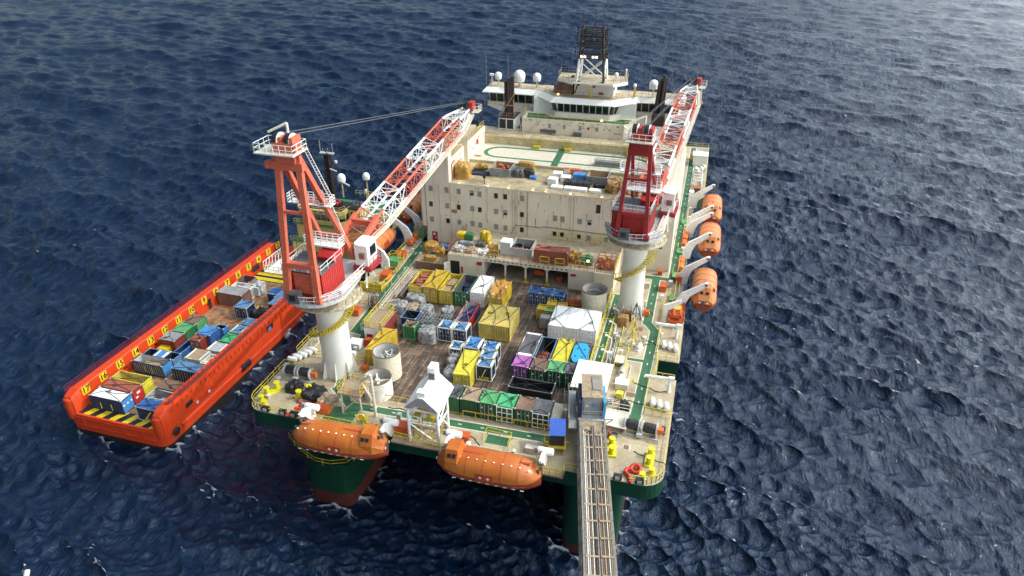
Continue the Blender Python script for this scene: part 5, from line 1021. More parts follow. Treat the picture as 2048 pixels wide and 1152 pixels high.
for k, x in enumerate((-38.3, -36.05)):
    t = thing('steel_basket', 'grey steel cargo basket under a bar grid, %s one of two' % ('left', 'right')[k], 'basket', (x, 88.0, .05), 0, 'bar-topped steel baskets')
    m = MB(); [m.box(a, b, .9, .1, .1, 1.8) for a in (-1, 1) for b in (-1.35, 1.35)]
    for z in (.1, .9, 1.8): [m.box(0, b, z, 2, .08, .08) for b in (-1.35, 1.35)]; [m.box(a, 0, z, .08, 2.7, .08) for a in (-1, 1)]
    for q in (-.5, 0, .5): m.box(q, 0, 1.8, .07, 2.7, .07); m.box(0, q*1.6, 1.8, 2, .07, .07)
    m.build('frame', C('grey', dirt=.3), t)
    m = MB(); r = random.Random(k)
    for j in range(6): m.lathe([(.42, -.2), (.42, .2)], (-.5+(j % 2)*1.0, -.85+(j//2)*.85, .85), 10, 'y')
    m.bx(-.9, .9, -1.2, 1.2, .1, .5); m.build('load', C('greytarp', dirt=.8), t)
# open cylinders
def cylinder(label, x, y, r, h, col, rust, inner):
    t = thing('open_cylinder', label, 'steel cylinder', (x, y, 0), 0, 'open steel cylinders'); n = 36
    m = MB(); m.lathe([(r, 0), (r, h)], n=n, cap=False); m.lathe([(r, h), (r-.12, h)], n=n, cap=False); m.m = 1; m.lathe([(r-.12, h), (r-.12, .3)], n=n, cap=False); m.lathe([(r-.12, .3), (.01, .3)], n=n, cap=False)
    m.build('shell', [mat('rusty_shell_'+str(len(bpy.data.materials)), PAL['white' if col == 'white' else 'offwhite'], rough=.5, dirt=.45, dcol=(.52, .42, .24), rust=rust, scale=.5), C('lgrey', dirt=.5)], t, True)
    m = MB(); m.lathe([(r+.03, h-.06), (r+.03, h+.03), (r-.14, h+.03)], n=n, cap=False); m.build('rim', C('brown', dirt=.7), t)
    m = MB()
    if inner == 'hose':
        rr = random.Random(3)
        for k in range(9): a = rr.uniform(0, 6.28); m.path([(r*.5*math.cos(a)+.5*math.cos(b), r*.45*math.sin(a)+.5*math.sin(b), h*.62+k*.1+.25*math.sin(b*2)) for b in np.linspace(0, 6.28, 12)], .06, 5)
        m.build('hose', C('white'), t)
    elif inner == 'spokes':
        for a in range(4): m.beam((0, 0, h*.72), ((r-.15)*math.cos(a*1.57+.5), (r-.15)*math.sin(a*1.57+.5), h*.72), .28, .3)
        m.lathe([(.35, h*.65), (.35, h*.85)], n=10); m.build('spoke', C('cream'), t)
    else:
        for z in (.6, .8): 
            m.path([(1.2*math.cos(b), 1.2*math.sin(b), h*z) for b in np.linspace(.3, 2.6, 9)], .05, 4)
            m.path([(1.2*math.cos(b), 1.2*math.sin(b), h*z) for b in np.linspace(3.4, 5.9, 9)], .05, 4)
        for b in np.linspace(.3, 5.9, 9): m.tube((1.2*math.cos(b), 1.2*math.sin(b), h*.45), (1.2*math.cos(b), 1.2*math.sin(b), h*.8), .04, 4)
        m.bx(-.8, .8, -.6, .6, .3, 1.8); m.build('inner_railing', C('lgrey'), t)
    return t
cylinder('tall stained white cylinder holding coiled hoses, left front deck', -39.0, 74.6, 1.95, 4.2, 'offwhite', .6, 'hose')
cylinder('short clean white cylinder with inner spokes, left front deck', -38.4, 70.1, 1.95, 3.0, 'white', .1, 'spokes')
cylinder('wide rusty white cylinder with inner railing, right back deck', -13.6, 100.3, 2.1, 4.0, 'offwhite', .8, 'rail')
# ---------------------------------------------------------------- things on the bare decks
yb = mat('bollard_yellow', (.62, .56, .015), rough=.5, dirt=.2)
def bollards(label, x, y, rz, single=False):
    t = thing('bollard', label, 'bollard', (x, y, 0), rad(rz), 'yellow mooring bollards')
    prof = [(.34, 0), (.34, .95), (.42, 1.0), (.42, 1.2)]
    if not single:
        m = MB(); m.bx(-.55, .55, -1.35, 1.35, 0.004, .25); m.build('base', yb, t)
        for s in (-.8, .8): m = MB(); m.lathe(prof, (0, s, .1), 14); m.build('post', yb, t, True)
    else:
        m = MB(); m.lathe([(.5, .004), (.5, .12), (.34, .15), (.3, .7), (.4, .75), (.4, .85)], n=14); m.build('post', yb, t, True)
bollards('double yellow bollard on the left front deck, nearest the edge', -52.9, 66.6, -25); bollards('double yellow bollard on the left front deck, beside the black covered heap', -48.2, 67.1, -28)
bollards('double yellow bollard half hidden by the gangway', -5.7, 67.5, 8); bollards('double yellow bollard at the right front corner, near the rail', -.95, 66.9, -2)
bollards('single squat yellow bollard, farther of two at the left corner', -53.3, 64.6, 0, True); bollards('single squat yellow bollard, nearer of two at the left corner', -52.3, 63.7, 0, True)
bollards('single squat yellow bollard in the right corner close to the rail', -.5, 64.7, 0, True); bollards('single squat yellow bollard in front of the red chain', -1.5, 63.6, 0, True)
def winch(label, x, y, rz, hood):
    t = thing('mooring_winch', label, 'winch', (x, y, 0), rad(rz), 'mooring winches')
    for s in (-1.1, 1.1): m = MB(); m.lathe([(.62, -.75), (.68, -.4), (.66, .1), (.7, .4), (.64, .75)], (s, 0, 1.15), 16, 'x'); m.build('rope_drum', C('black', dirt=.8, scale=2.5, dcol=(.06, .05, .05), rough=.4), t, True)
    m = MB()
    for s in (-2.0, -.22, .22, 2.0): m.lathe([(.85, -.07), (.85, .07)], (s, 0, 1.15), 18, 'x'); m.box(s, 0, .5, .16, 1.2, 1.0)
    m.box(0, -.9, .5, .7, .7, .5); m.bx(-2.2, 2.4, -.9, -.7, .004, .2); m.bx(-2.2, 2.4, .7, .9, .004, .2); m.build('frame', C('lgrey'), t)
    m = MB(); m.box(2.5, 0, 1.1, .7, .7, .7); m.build('motor', C('orange', dirt=.4), t)
winch('black-drummed mooring winch on the left front deck beside the white pedestal', -51.0, 70.6, -1, 0); winch('black-drummed mooring winch on the right front deck by the green walkway', -2.6, 71.6, -4, 1)
for lb, x, y, w, l, h, s in (('black sheet heap beside the left winch', -50.2, 68.0, 2.2, 2.0, 1.0, 11), ('large black lashed cover in front of the white left pedestal', -46.6, 67.2, 2.9, 2.6, 1.15, 12), ('rough olive heap beside the black lashed cover', -44.2, 66.3, 2.4, 2.2, .9, 13), ('black lashed cover beside the green walkway near the gangway', -5.2, 75.3, 1.5, 1.4, 1.5, 14)):
    bundle(lb, x, y, w, l, h, 'tan' if s == 13 else 'black', s, z=.004, group='covered heaps on the front deck', ropes=s != 13, name='covered_heap', cat='heap', amp=.3)
t = thing('rusty_net', 'rusty brown netting spread under the black lashed cover', 'netting', (-46.3, 66.2, .01)); m = MB(); superbox(m, 4.6, 2.0, .18, 22, .35, f=1.4); m.build('netting_pile', C('rbrown', dirt=.8), t, True)
# heavy red shackle chains
redm = mat('shackle_red', (.55, .03, .02), rough=.4, dirt=.2)
def shackle(label, pts, r, x, y):
    t = thing('towing_shackle', label, 'shackle', (x, y, 0), 0, 'big red towing shackles')
    for p in pts: m = MB(); m.path(p, r, 10); [m.lathe([(.01, -r), (r*.7, -r*.7), (r, 0), (r*.7, r*.7), (.01, r)], q, 10) for q in p[1:-1]]; m.build('link', redm, t, True)
    m = MB(); m.box(.3, .9, .15, .9, .7, .3); m.lathe([(.3, .3), (.4, .4), (.3, .55)], (.3, .9, 0), 10); m.m = 1; m.build('foot', [C('ochre'), redm], t)
shackle('red towing chain link lying near the right front edge', [[(.3+.55*math.cos(a), .35+.5*math.sin(a), .45+.15*math.sin(a)) for a in np.linspace(0, 6.3, 14)], [(-.2, .2, .4), (-.75, .1, .4), (-.85, -.4, .35), (-.3, -.9, .3), (-.1, -1.5, .3), (-.15, -1.9, .3)]], .22, -2.7, 64.2)
shackle('red towing chain link with white cylinder on the left near edge', [[(-.8+.6*math.cos(a), .4*math.sin(a), .7+.5*math.sin(a)) for a in np.linspace(-.5, 3.6, 10)], [(-1.3, .1, .6), (-1.6, -.3, .9), (-1.7, -.8, .4), (-2.6, -1.4, .3)]], .22, -45.6, 63.7)
# life-raft canisters on their racks
canm = C('white', dirt=.1)
def raft(label, x, y, ax, z=.6):
    t = thing('life_raft_canister', label, 'life raft', (x, y, 0), rad(ax), 'white life-raft canisters')
    m = MB(); m.lathe([(.01, -.72), (.3, -.7), (.36, -.6), (.36, -.05), (.38, -.04), (.38, .04), (.36, .05), (.36, .6), (.3, .7), (.01, .72)], (0, 0, z), 14, 'y'); m.build('canister', canm, t, True)
    m = MB(); m.box(0, -.4, z/2-.1, .5, .08, z-.15); m.box(0, .4, z/2-.1, .5, .08, z-.15); m.build('cradle', C('lgrey'), t)
for k in range(3):
    raft('white life-raft canister on the near right platform, %s of three' % ('inner one', 'middle one', 'outer one')[k], -1.7+k*.95, 77.7-.25*k, 8)
    raft('white life-raft canister beside the rescue boat platform rail, %s of three' % ('inner one', 'middle one', 'outer one')[k], -1.4+k*.9, 92.2-.25*k, 8)
for k in range(5): raft('white life-raft canister on the left side rack, number %d counted from the near end' % (k+1), -53.9+.42*k, 73.6+.75*k, 80)
for k, (x, y) in enumerate(((-.2, 171), (1.1, 171.5), (.4, 169.2), (1.6, 173))): raft('white life-raft canister on the far right platform, %s' % ('inner one', 'middle one', 'nearest one', 'outermost one')[k], x, y, 20, 1.2)
def jib_crane(label, x, y, rz):
    t = thing('small_deck_crane', label, 'small crane', (x, y, 0), rad(rz), 'white raft-launching cranes'); m = MB(); m.tube((0, 0, 0), (0, 0, 2.2), .25, 10, r2=.2); m.tube((0, 0, 0), (-.7, 0, 1.8), .08, 6); m.build('post', davm, t, True); m = MB(); m.beam((.2, 0, 2.2), (-3.4, 0, 2.3), .3, .34); m.box(.2, 0, 2.3, .8, .5, .5); m.build('arm', davm, t)
jib_crane('white raft-launching crane on the near right platform', .2, 81.2, 3); jib_crane('white raft-launching crane next to the rescue boat platform rail', .3, 95.2, 3)
# orange lockers
def locker(label, x, y, w, l, h, rz=0, col='orange', tank=False, z=0.004):
    t = thing('equipment_locker' if not tank else 'orange_tank', label, 'locker' if not tank else 'tank', (x, y, z), rad(rz), 'orange deck lockers' if not tank else 'orange drum tanks')
    m = MB()
    if tank: m.lathe([(.01, -l/2), (w*.42, -l/2+.05), (w*.5, -l/2+.2), (w*.5, l/2-.2), (w*.42, l/2-.05), (.01, l/2)], (0, 0, w*.5+.15), 14, 'y')
    else: m.prism([(-w/2, -l/2), (w/2, -l/2), (w/2, l/2), (-w/2, l/2)], .08, h)
    m.build('body', C(col, dirt=.25), t, tank)
    m = MB()
    if tank: [m.box(0, q, .12, w*.8, .15, .24) for q in (-l*.3, l*.3)]
    else: m.box(0, 0, h+.03, w+.08, l+.08, .07); m.box(0, -l/2-.02, h*.6, .3, .05, .1)
    m.build('cradle' if tank else 'lid', C('dorange' if not tank else 'dgrey', dirt=.3), t)
locker('orange locker beside the left lifeboat on the near edge', -44.0, 64.6, 2.1, 1.0, .95); locker('red-orange locker beside the white steel frame', -32.1, 63.7, 1.8, 1.2, 1.3, col='dorange'); locker('red-orange locker behind the cabin of the lifeboat beside the gangway', -24.2, 64.4, 1.7, 1.0, .9, col='dorange')
locker('orange locker on the left walkway between salmon crane and tan-topped lifeboat', -51.2, 101.0, 1.5, 1.8, 1.2); locker('orange locker on the left deck right below the salmon crane platform', -51.0, 88.6, 1.5, 1.3, 1.1)
locker('small orange locker at the foot of the right pedestal', -4.9, 100.8, .8, .8, .9); locker('small orange locker at the foot of the left pedestal', -42.7, 74.6, .9, .8, .8)
locker('orange locker with black side by the right green walkway', -3.0, 110.3, 1.1, 2.0, 1.0); locker('red-orange upright locker near the rescue boat', -.6, 113.6, 1.1, 1.6, 1.3, col='dorange')
locker('small orange locker beside the right house corner', -4.0, 115.6, .8, .8, .8, col='dorange'); locker('red pump box at the foot of the stair house', -44.8, 80.6, 1.3, .8, 1.3, col='red')
locker('red-orange locker beyond the tan-topped lifeboat', -51.8, 109.2, 1.5, 2.0, 1.2)
for k, (x, y) in enumerate(((-.5, 118.5), (-.5, 121.0), (-.5, 128.5), (-.5, 131.4), (-.4, 133.6))): locker('orange drum tank beside the right lifeboats, number %d from the near end' % (k+1), x, y, 1.1, 2.2, 1, tank=True)
for k, (x, y) in enumerate(((-52.2, 115.2), (-52.4, 118.2))): locker('orange drum tank on the left side, %s the house corner' % ('before', 'beside')[k], x, y, 1.1, 2.2, 1, tank=True)
# big access stand left of the white frame
t = thing('access_platform', 'tan-floored access stand with yellow rails in front of the short white cylinder', 'platform', (-40, 66.4, 0))
m = MB(); m.bx(-1.7, 1.7, -1.5, 1.6, 3.3, 3.5); m.build('floor', C('tan', dirt=.4), t)
m = MB(); [m.tube((x, y, 0), (x*.9, y, 3.3), .13, 6) for x in (-1.4, 1.5) for y in (-1.2, 1.2)]; m.tube((-1.4, -1.2, .2), (1.4, -1.2, 3.2), .09, 6); m.build('leg', C('cream'), t)
m = MB(); m.rail([(-1.7, -1.5, 3.5), (-1.7, 1.6, 3.5), (1.7, 1.6, 3.5)], r=.05, sp=.9); m.rail([(-1.7, -1.5, 3.5), (.4, -1.5, 3.5)], r=.05, sp=.9); m.rail([(1.6, -1.5, 3.5), (1.6, .2, 3.6)], r=.07, sp=.8); m.build('railing', C('ochre', dirt=.2), t)
t = thing('hose_davit', 'cream A-shaped hose davit rising beside the access stand', 'davit', (-36.9, 65.6, 0)); m = MB(); m.tube((.1, 0, 0), (-.2, .4, 6.4), .2, 8); m.tube((-.5, 1.4, .2), (-1.8, .6, 4.9), .17, 8); m.tube((-1.8, .6, 4.9), (-.2, .4, 6.4), .2, 8); m.tube((-1.8, .6, 4.7), (-2.4, .2, 3.9), .22, 8); m.tube((-.9, .8, 3), (-.1, .2, 3), .1, 6); m.build('frame', C('cream', dirt=.2), t)
t = thing('valve_station', 'yellow valve stand cluster at the near edge below the hose davit', 'valve stand', (-38.0, 64.0, 0)); m = MB(); r = random.Random(6); [m.tube((r.uniform(-.9, .9), r.uniform(-.6, .6), 0), (r.uniform(-.9, .9), r.uniform(-.6, .6), r.uniform(.8, 1.5)), .1, 6) for k in range(12)]; m.lathe([(.5, -.06), (.5, .06)], (.2, -.3, 1.2), 12, 'y'); m.build('pipework', YELB, t)
# stair house on the left of the cargo deck, white box, pipe rack, baskets
t = thing('stair_house', 'low white deckhouse with railed tan roof and brown end wall', 'deckhouse', (-44.5, 84.1, 0)); m = MB(); m.bx(-1.4, 1.4, -2.7, 2.8, .004, 2.7); m.m = 1; m.bx(1.4, 1.5, -2.7, 2.8, .05, 2.75); m.build('wall', [C('white', dirt=.5), C('maroon', dirt=.5)], t); m = MB(); m.bx(-1.45, 1.5, -2.75, 2.85, 2.76, 2.82); m.build('roof', C('tan', dirt=.6), t); m = MB(); m.rail([(-1.4, -2.7, 2.8), (1.4, -2.7, 2.8), (1.4, 2.8, 2.8), (-1.4, 2.8, 2.8)], r=.05, sp=1, closed=True); m.build('railing', YEL, t); m = MB(); m.bx(-1.0, -.1, -2.76, -2.7, .5, 1.6); m.build('hose_cabinet', C('dred'), t)
bundle('white sheeted lump behind the stair house', -45.6, 88.4, 2.2, 1.8, 1.2, 'white', 17, z=2.0*0+.05, name='sheeted_lump', cat='lump', group='white sheets')
t = thing('white_machine', 'flat white machine between left pedestal and stair house', 'machine', (-46.6, 79.7, 0)); m = MB(); m.bx(-.95, .95, -.8, .8, .1, 1.1); m.bx(-1, 1, -.85, .85, 1.1, 1.2); m.build('housing', C('white', dirt=.3), t); m = MB(); [m.box(-.7+k*.28, -.82, .6, .16, .05, .6) for k in range(6)]; m.build('grille', C('lgrey'), t)
t = thing('pipe_rack', 'rack of rusty red and pale pipes along the left walkway', 'pipe rack', (-46.4, 99.5, 0)); cs = ('maroon', 'lgrey', 'rbrown', 'offwhite', 'maroon', 'grey')
for k in range(9): m = MB(); m.tube((-.7+.17*k, -5+(k % 3)*.6, .5+.1*(k % 2)), (-.75+.17*k, 4.2-(k % 4)*.5, .5+.1*(k % 2)), .085, 6); m.build('pipe', C(cs[k % 6]), t)
m = MB(); [m.box(0, y, .25, 1.8, .12, .5) for y in (-4, -1, 2)]; [m.box(s*.9, y, .7, .08, .1, 1.4) for y in (-4, -1, 2) for s in (-1, 1)]; m.build('rack', C('tan'), t)
t = thing('hose_basket', 'yellow walled hose landing with black coils left of the green walkway', 'basket', (-51.8, 97.4, 0)); m = MB(); m.bx(-1.9, 1.8, -1.5, -1.4, .05, 1.6); m.bx(-1.9, 1.8, -1.5, 1.5, .01, .06); m.build('panel', C('ochre', dirt=.3), t); m = MB(); [m.path([(.9*math.cos(a)-.2, .8*math.sin(a), .2+.13*k) for a in np.linspace(0, 6.3, 16)], .08, 6) for k in range(4)]; m.build('hose_coil', C('black'), t); m = MB(); m.rail([(-1.9, -1.5, 0), (1.9, -1.5, 0), (2.2, 2.2, 0)], h=1.8, r=.06, sp=1.4); m.build('railing', YELB, t)
t = thing('hose_reel', 'big spoked reel beside the salmon crane cab', 'reel', (-48.9, 91.3, 0)); m = MB(); [m.path([(s, 1.3*math.cos(a), 1.5+1.3*math.sin(a)) for a in np.linspace(0, 6.3, 22)], .09, 5) for s in (-.45, .45)]; [m.tube((s, 0, 1.5), (s, 1.3*math.cos(a), 1.5+1.3*math.sin(a)), .05, 4) for s in (-.45, .45) for a in np.linspace(0, 5.5, 8)]; m.build('wheel', C('dgrey'), t); m = MB(); m.lathe([(.7, -.4), (.7, .4)], (0, 0, 1.5), 14, 'x'); m.box(0, 0, .3, 1.1, 1.8, .55); m.build('hose_drum', C('brown'), t)
t = thing('brown_hose_coil', 'tan hose coil on the left deck beside the spoked reel', 'hose', (-51.4, 103.6, 0)); m = MB(); [m.path([((1.1-.1*k)*math.cos(a), .9*math.sin(a), .15+.14*k) for a in np.linspace(0, 6.3, 16)], .09, 6) for k in range(4)]; m.build('coil', C('tarp', dirt=.5), t)
# left of the hangar: raised tray with tarps and reels
t = thing('cargo_tray', 'raised tan tray beside the hangar with brown timber wall', 'tray', (-44.6, 108.6, 0)); m = MB(); m.bx(-3.0, 3.0, -2.4, 3.6, .05, 1.5); m.build('body', C('brown', dirt=.5), t); m = MB(); m.bx(-3.1, 3.1, -2.5, 3.7, 1.5, 1.6); m.build('floor', C('tan', dirt=.8), t)
bundle('orange tarpaulin drum on the tray left of the hangar', -46.2, 110.6, 2.6, 2.6, 1.7, 'tarp', 31, z=1.6, name='tarped_drum', cat='drum'); bundle('crumpled orange tarpaulin in the middle of the tray', -43.9, 109.8, 1.6, 1.5, .9, 'tarp', 32, z=1.6, ropes=False, amp=.35); bundle('orange tarpaulin bale at the front of the tray', -45.0, 106.9, 2.4, 1.1, .9, 'tarp', 33, z=1.6); bundle('dark bale at the right end of the tray', -42.6, 110.6, 1.2, 1.6, .9, 'dgrey', 34, z=1.6)
t = thing('black_hose_roll', 'black hose roll on the tray left of the hangar', 'hose', (-45.2, 108.3, 1.6)); m = MB(); [m.path([(.75*math.cos(a), .6*math.sin(a), .1+.16*k) for a in np.linspace(0, 6.3, 16)], .09, 6) for k in range(5)]; m.build('coil', C('dgrey'), t)
t = thing('blue_drum', 'pale blue drum lying beside the house wall left of the hangar', 'drum', (-43.7, 112.0, 1.6)); m = MB(); m.lathe([(.01, -.9), (.55, -.88), (.58, -.5), (.55, 0), (.58, .5), (.55, .88), (.01, .9)], (0, 0, .6), 14, 'x'); m.build('shell', C('tblue', dirt=.4), t, True)
# on the hangar roof (z = 4)
Z4 = 4.025
def bin_(label, x, y, col, z=Z4):
    t = thing('waste_bin', label, 'bin', (x, y, z), 0, 'lidded bins'); m = MB(); m.loft([[(-.62, -.5, .1), (.62, -.5, .1), (.62, .5, .1), (-.62, .5, .1)], [(-.72, -.62, 1.2), (.72, -.62, 1.2), (.72, .62, 1.2), (-.72, .62, 1.2)]]); m.build('body', C(col, dirt=.15), t); m = MB(); m.loft([[(-.76, -.66, 1.2), (.76, -.66, 1.2), (.76, .66, 1.2), (-.76, .66, 1.2)], [(-.66, -.5, 1.42), (.66, -.5, 1.42), (.66, .5, 1.42), (-.66, .5, 1.42)]]); m.build('lid', C(col, dirt=.1), t)
bin_('yellow waste bin against the tall house wall', -40.7, 112.4, 'yellow'); bin_('green waste bin beside the yellow one', -39.1, 112.3, 'green')
bundle('yellow plastic-draped machine against the tall house wall', -36.0, 112.2, 1.8, 1.6, 2.1, 'yellow', 41, z=Z4, name='draped_machine', cat='machine', amp=.3, ropes=False, group='draped machines')
bundle('long grey sack stack on the hangar roof', -38.9, 109.9, 3.2, 1.0, .75, 'greytarp', 42, z=Z4, ropes=False, name='sack_stack', cat='sacks'); bundle('grey crumpled sheet pile at the left of the hangar roof', -39.6, 107.6, 1.6, 1.5, .8, 'lgrey', 43, z=Z4, ropes=False, amp=.35); bundle('tan covered pallet on the hangar roof', -37.5, 107.8, 1.5, 2.0, .6, 'tan', 44, z=Z4); bundle('white crumpled sheet on the hangar roof', -35.2, 107.7, 1.6, 1.6, .5, 'white', 45, z=Z4, ropes=False, amp=.4); bundle('tan wrapped bale behind the white crumpled sheet', -33.7, 109.2, 1.7, 1.3, 1.0, 'tarp', 46, z=Z4, amp=.3, ropes=False)
bundle('dark sack pile behind the grey sack stack', -36.6, 110.4, 2.2, 1.2, .7, 'dgrey', 47, z=Z4, ropes=False, amp=.3)
t = thing('bar_grid', 'flat brown steel grid lying near the hangar roof edge', 'grid', (-33.2, 107.2, Z4)); m = MB(); [m.box(x, 0, .2, .1, 1.6, .2) for x in (-.9, -.3, .3, .9)]; [m.box(0, y, .35, 2, .1, .1) for y in (-.7, 0, .7)]; m.build('bars', C('brown'), t)
t = thing('white_cabinet', 'tall white cabinet on the hangar roof', 'cabinet', (-31.0, 108.9, Z4)); m = MB(); m.bx(-.95, .95, -.9, 1.0, .05, 2.55); m.build('body', C('white', dirt=.1), t); m = MB(); m.bx(-.9, .9, -.93, -.9, .15, 2.45); m.box(.6, -.95, 1.0, .1, .04, .25); m.build('door', C('lgrey', dirt=.1), t)
t = K('open grey skip full of black hoses on the hangar roof', -28.2, 110.0, 3.8, 4.2, 1.7, 'lgrey', z=Z4, kind='open', lining='grey', doors=False, chain=False, group='skips and containers on the hangar roof', name='hose_skip', cat='skip')
m = MB(); r = random.Random(12); [m.path([(-.9+.8*math.cos(a)+.1*k % .4, -1.2+.6*math.sin(a), .9+.12*k+.2*math.sin(a)) for a in np.linspace(0, 6.3, 14)], .09, 6) for k in range(8)]; m.box(.9, -.6, 1.2, 1.1, 1.2, 1.2); m.m = 1; [m.lathe([(.01, -.2), (.2, 0), (.01, .2)], (r.uniform(-1.5, 1.3), -1.7+r.random()*.4, 1.2+r.random()*.5), 8) for k in range(9)]; m.build('hose_load', [C('black', dirt=.3), C('dorange')], t)
K('red-brown long container lying crosswise on the hangar roof', -22.5, 107.9, 6.06, 2.3, 2.5, 'rbrown', z=Z4, top=('rbrown', 'tarp'), doors=False, group='skips and containers on the hangar roof')
bundle('orange tarpaulin heap right of the red-brown container', -18.6, 109.2, 1.9, 2.2, 1.4, 'tarp', 51, z=Z4, amp=.4, ropes=False)
t = thing('green_generator', 'green generator in a pale frame with a lit lamp on the hangar roof', 'generator', (-16.3, 108.2, Z4)); m = MB(); m.box(0, .3, .7, 1.8, 1.6, 1.1); m.lathe([(.5, 0), (.5, .5), (.1, .7)], (.2, .4, 1.2), 12); m.build('engine', C('green', dirt=.4), t); m = MB(); [m.box(x, y, 1, .08, .08, 2) for x in (-1.2, 1.2) for y in (-.9, 1.2)]; [m.box(0, y, z, 2.4, .08, .08) for y in (-.9, 1.2) for z in (.2, 1, 2)]; m.build('frame', C('lgrey'), t); m = MB(); m.box(.3, -.95, 1.25, .4, .2, .3); m.build('lamp', lampm, t)
t = thing('rope_pile', 'pile of orange-brown ropes in a railed pen on the hangar roof', 'rope', (-13.0, 109.0, Z4)); m = MB(); r = random.Random(13)
for k in range(46): cx_, cy_, a0 = r.uniform(-1.2, 1.2), r.uniform(-1.8, 1.8), r.uniform(0, 3); m.path([(cx_+.45*math.cos(a+a0), cy_+.35*math.sin(a), .15+r.random()*.12+.7*(1-abs(cx_)/1.6)*r.random()) for a in np.linspace(0, 5, 7)], .09, 5)
m.build('ropes', C('ropeorange', dirt=.6, scale=2), t); m = MB(); m.rail([(-1.7, -2.4, 0), (1.6, -2.4, 0), (1.6, 2.2, 0), (-1.7, 2.2, 0)], h=1.3, sp=1.1, r=.05, closed=True); m.build('pen', C('rbrown'), t)
# ---- on the house roof (z = 13.03)
ZR = 13.03
bundle('wrapped yellow-brown cone of sheeting at the left end of the house roof', -42.9, 120.6, 2.9, 2.8, 2.6, 'tarp', 61, z=ZR, name='wrapped_machine', cat='machine', amp=.22, group='draped machines')
for x in np.linspace(-1, 1, 1): pass
t = thing('net_tray', 'black tray heaped with orange netting on the house roof', 'tray', (-40.9, 125.6, ZR)); m = MB(); m.lathe([(1.3, 0), (1.4, .3)], n=16); m.build('tray', C('black'), t); m = MB(); superbox(m, 2.4, 1.6, .6, 63, .3, f=1.5); m.build('netting', C('tarp', dirt=.7), t, True, (0, .1, .28))
t = thing('floor_frames', 'stack of dark blue steel frames lying flat on the house roof', 'frames', (-40.1, 122.7, ZR)); m = MB(); [m.box(0, -.5+.4*k, .1+.1*k, 4.2, .16, .16) for k in range(4)]; [m.box(-1.9+.55*k, 0, .35, .16, 1.6, .12) for k in range(8)]; m.build('bars', C('navy', dirt=.3), t)
def skip(label, x, y, w, l, h, fl):
    t = K(label, x, y, w, l, h, 'grey', z=ZR, kind='open', lining='tan', doors=False, chain=False, group='grey skips on the house roof', name='open_skip', cat='skip', step=.25)
    if fl:
        m = MB(); r = random.Random(8); [m.lathe([(.01, -.35), (.3, -.2), (.35, 0), (.3, .2), (.01, .35)], (r.uniform(-1.2, 1.2), r.uniform(-1, 1), 1.2+r.random()*.5), 10) for k in range(5)]; m.m = 1; m.lathe([(.6, 0), (.55, .7), (.2, .9)], (.9, -.3, .9), 12); m.build('load', [C('dorange'), C('black')], t, True)
skip('grey ribbed skip with orange buoys on the house roof, left one', -36.2, 124.6, 3.9, 4.2, 1.6, True); skip('grey ribbed empty skip on the house roof, right one', -17.6, 124.8, 3.9, 3.6, 1.6, False)
bundle('black tarped crate beside the skip with buoys', -32.7, 124.1, 2.4, 2.4, 1.4, 'dgrey', 64, z=ZR, rough=.35); bundle('black plastic wrapped heap right of the black tarped crate', -30.9, 124.2, 1.9, 1.8, 1.4, 'black', 65, z=ZR, rough=.3); bundle('tan wrapped long crate behind the black tarped crate', -32.3, 128.0, 3.4, 1.3, 1.4, 'tarp', 66, z=ZR, ropes=False, amp=.1); bundle('small blue tarp on the house roof', -29.7, 123.0, 1.4, .9, .6, 'bblue', 67, z=ZR, ropes=False)
def pallet(label, x, y, w, l, h, col, rz=0):
    t = thing('pallet_stack', label, 'pallets', (x, y, ZR), rad(rz), 'white crates and pallets on the house roof'); n = max(2, int(h/.25))
    m = MB(); [m.box(0, 0, (k+.5)*h/n, w, l, h/n*.8) for k in range(n)]; m.bx(-w/2+.06, w/2-.06, -l/2+.06, l/2-.06, .02, h-.04); m.build('crates', C(col, dirt=.2), t)
pallet('white crate stack, farther left of the cluster', -25.4, 125.0, 1.7, 1.6, 1.1, 'white', 5); pallet('white crate stack, nearer left of the cluster', -25.6, 121.6, 1.7, 1.5, 1.2, 'white', -4); pallet('white plastic crate stack next to the black packs', -23.6, 123.7, 1.7, 1.7, 1.0, 'white', 3)
for k, (x, w) in enumerate(((-24.4, 2.1), (-22.0, 2.0), (-19.9, 2.1), (-17.3, 2.1))): pallet('white flat tray along the roof edge, number %d from the left' % (k+1), x, 119.6, w, 1.3, .5, 'white')
t = thing('blue_box', 'bright blue lidded box on the house roof', 'box', (-21.2, 125.2, ZR)); m = MB(); m.bx(-1.2, 1.2, -.9, .9, .05, 1.1); m.build('body', C('bblue', dirt=.15), t); m = MB(); [m.box(x, 0, 1.13, 1.1, 1.7, .08) for x in (-.6, .6)]; m.build('lid', C('bblue', dirt=.05), t)
t = thing('black_packs', 'row of black plastic packs behind the white trays', 'packs', (-21.0, 121.9, ZR)); m = MB(); [m.box(-1.9+1.25*k, 0, .45, 1.15, 1.6, .9, .03*k) for k in range(4)]; m.build('packs', C('black', dirt=.6, rough=.35, dcol=(.09, .09, .09)), t)
locker('orange locker behind the bright blue box', -22.5, 127.6, 1.7, 1.0, 1.0, z=ZR); locker('white locker left of the orange one on the house roof', -24.2, 127.7, 1.0, .8, 1.0, col='white', z=ZR)
bundle('heap of brown nets at the right end of the house roof', -13.3, 121.4, 4.4, 3.6, 1.5, 'net', 71, z=ZR, amp=.55, ropes=False, name='net_heap', cat='nets'); bundle('black rubber sheet heap before the right skip', -17.0, 122.0, 2.0, 1.0, .6, 'black', 72, z=ZR, ropes=False)
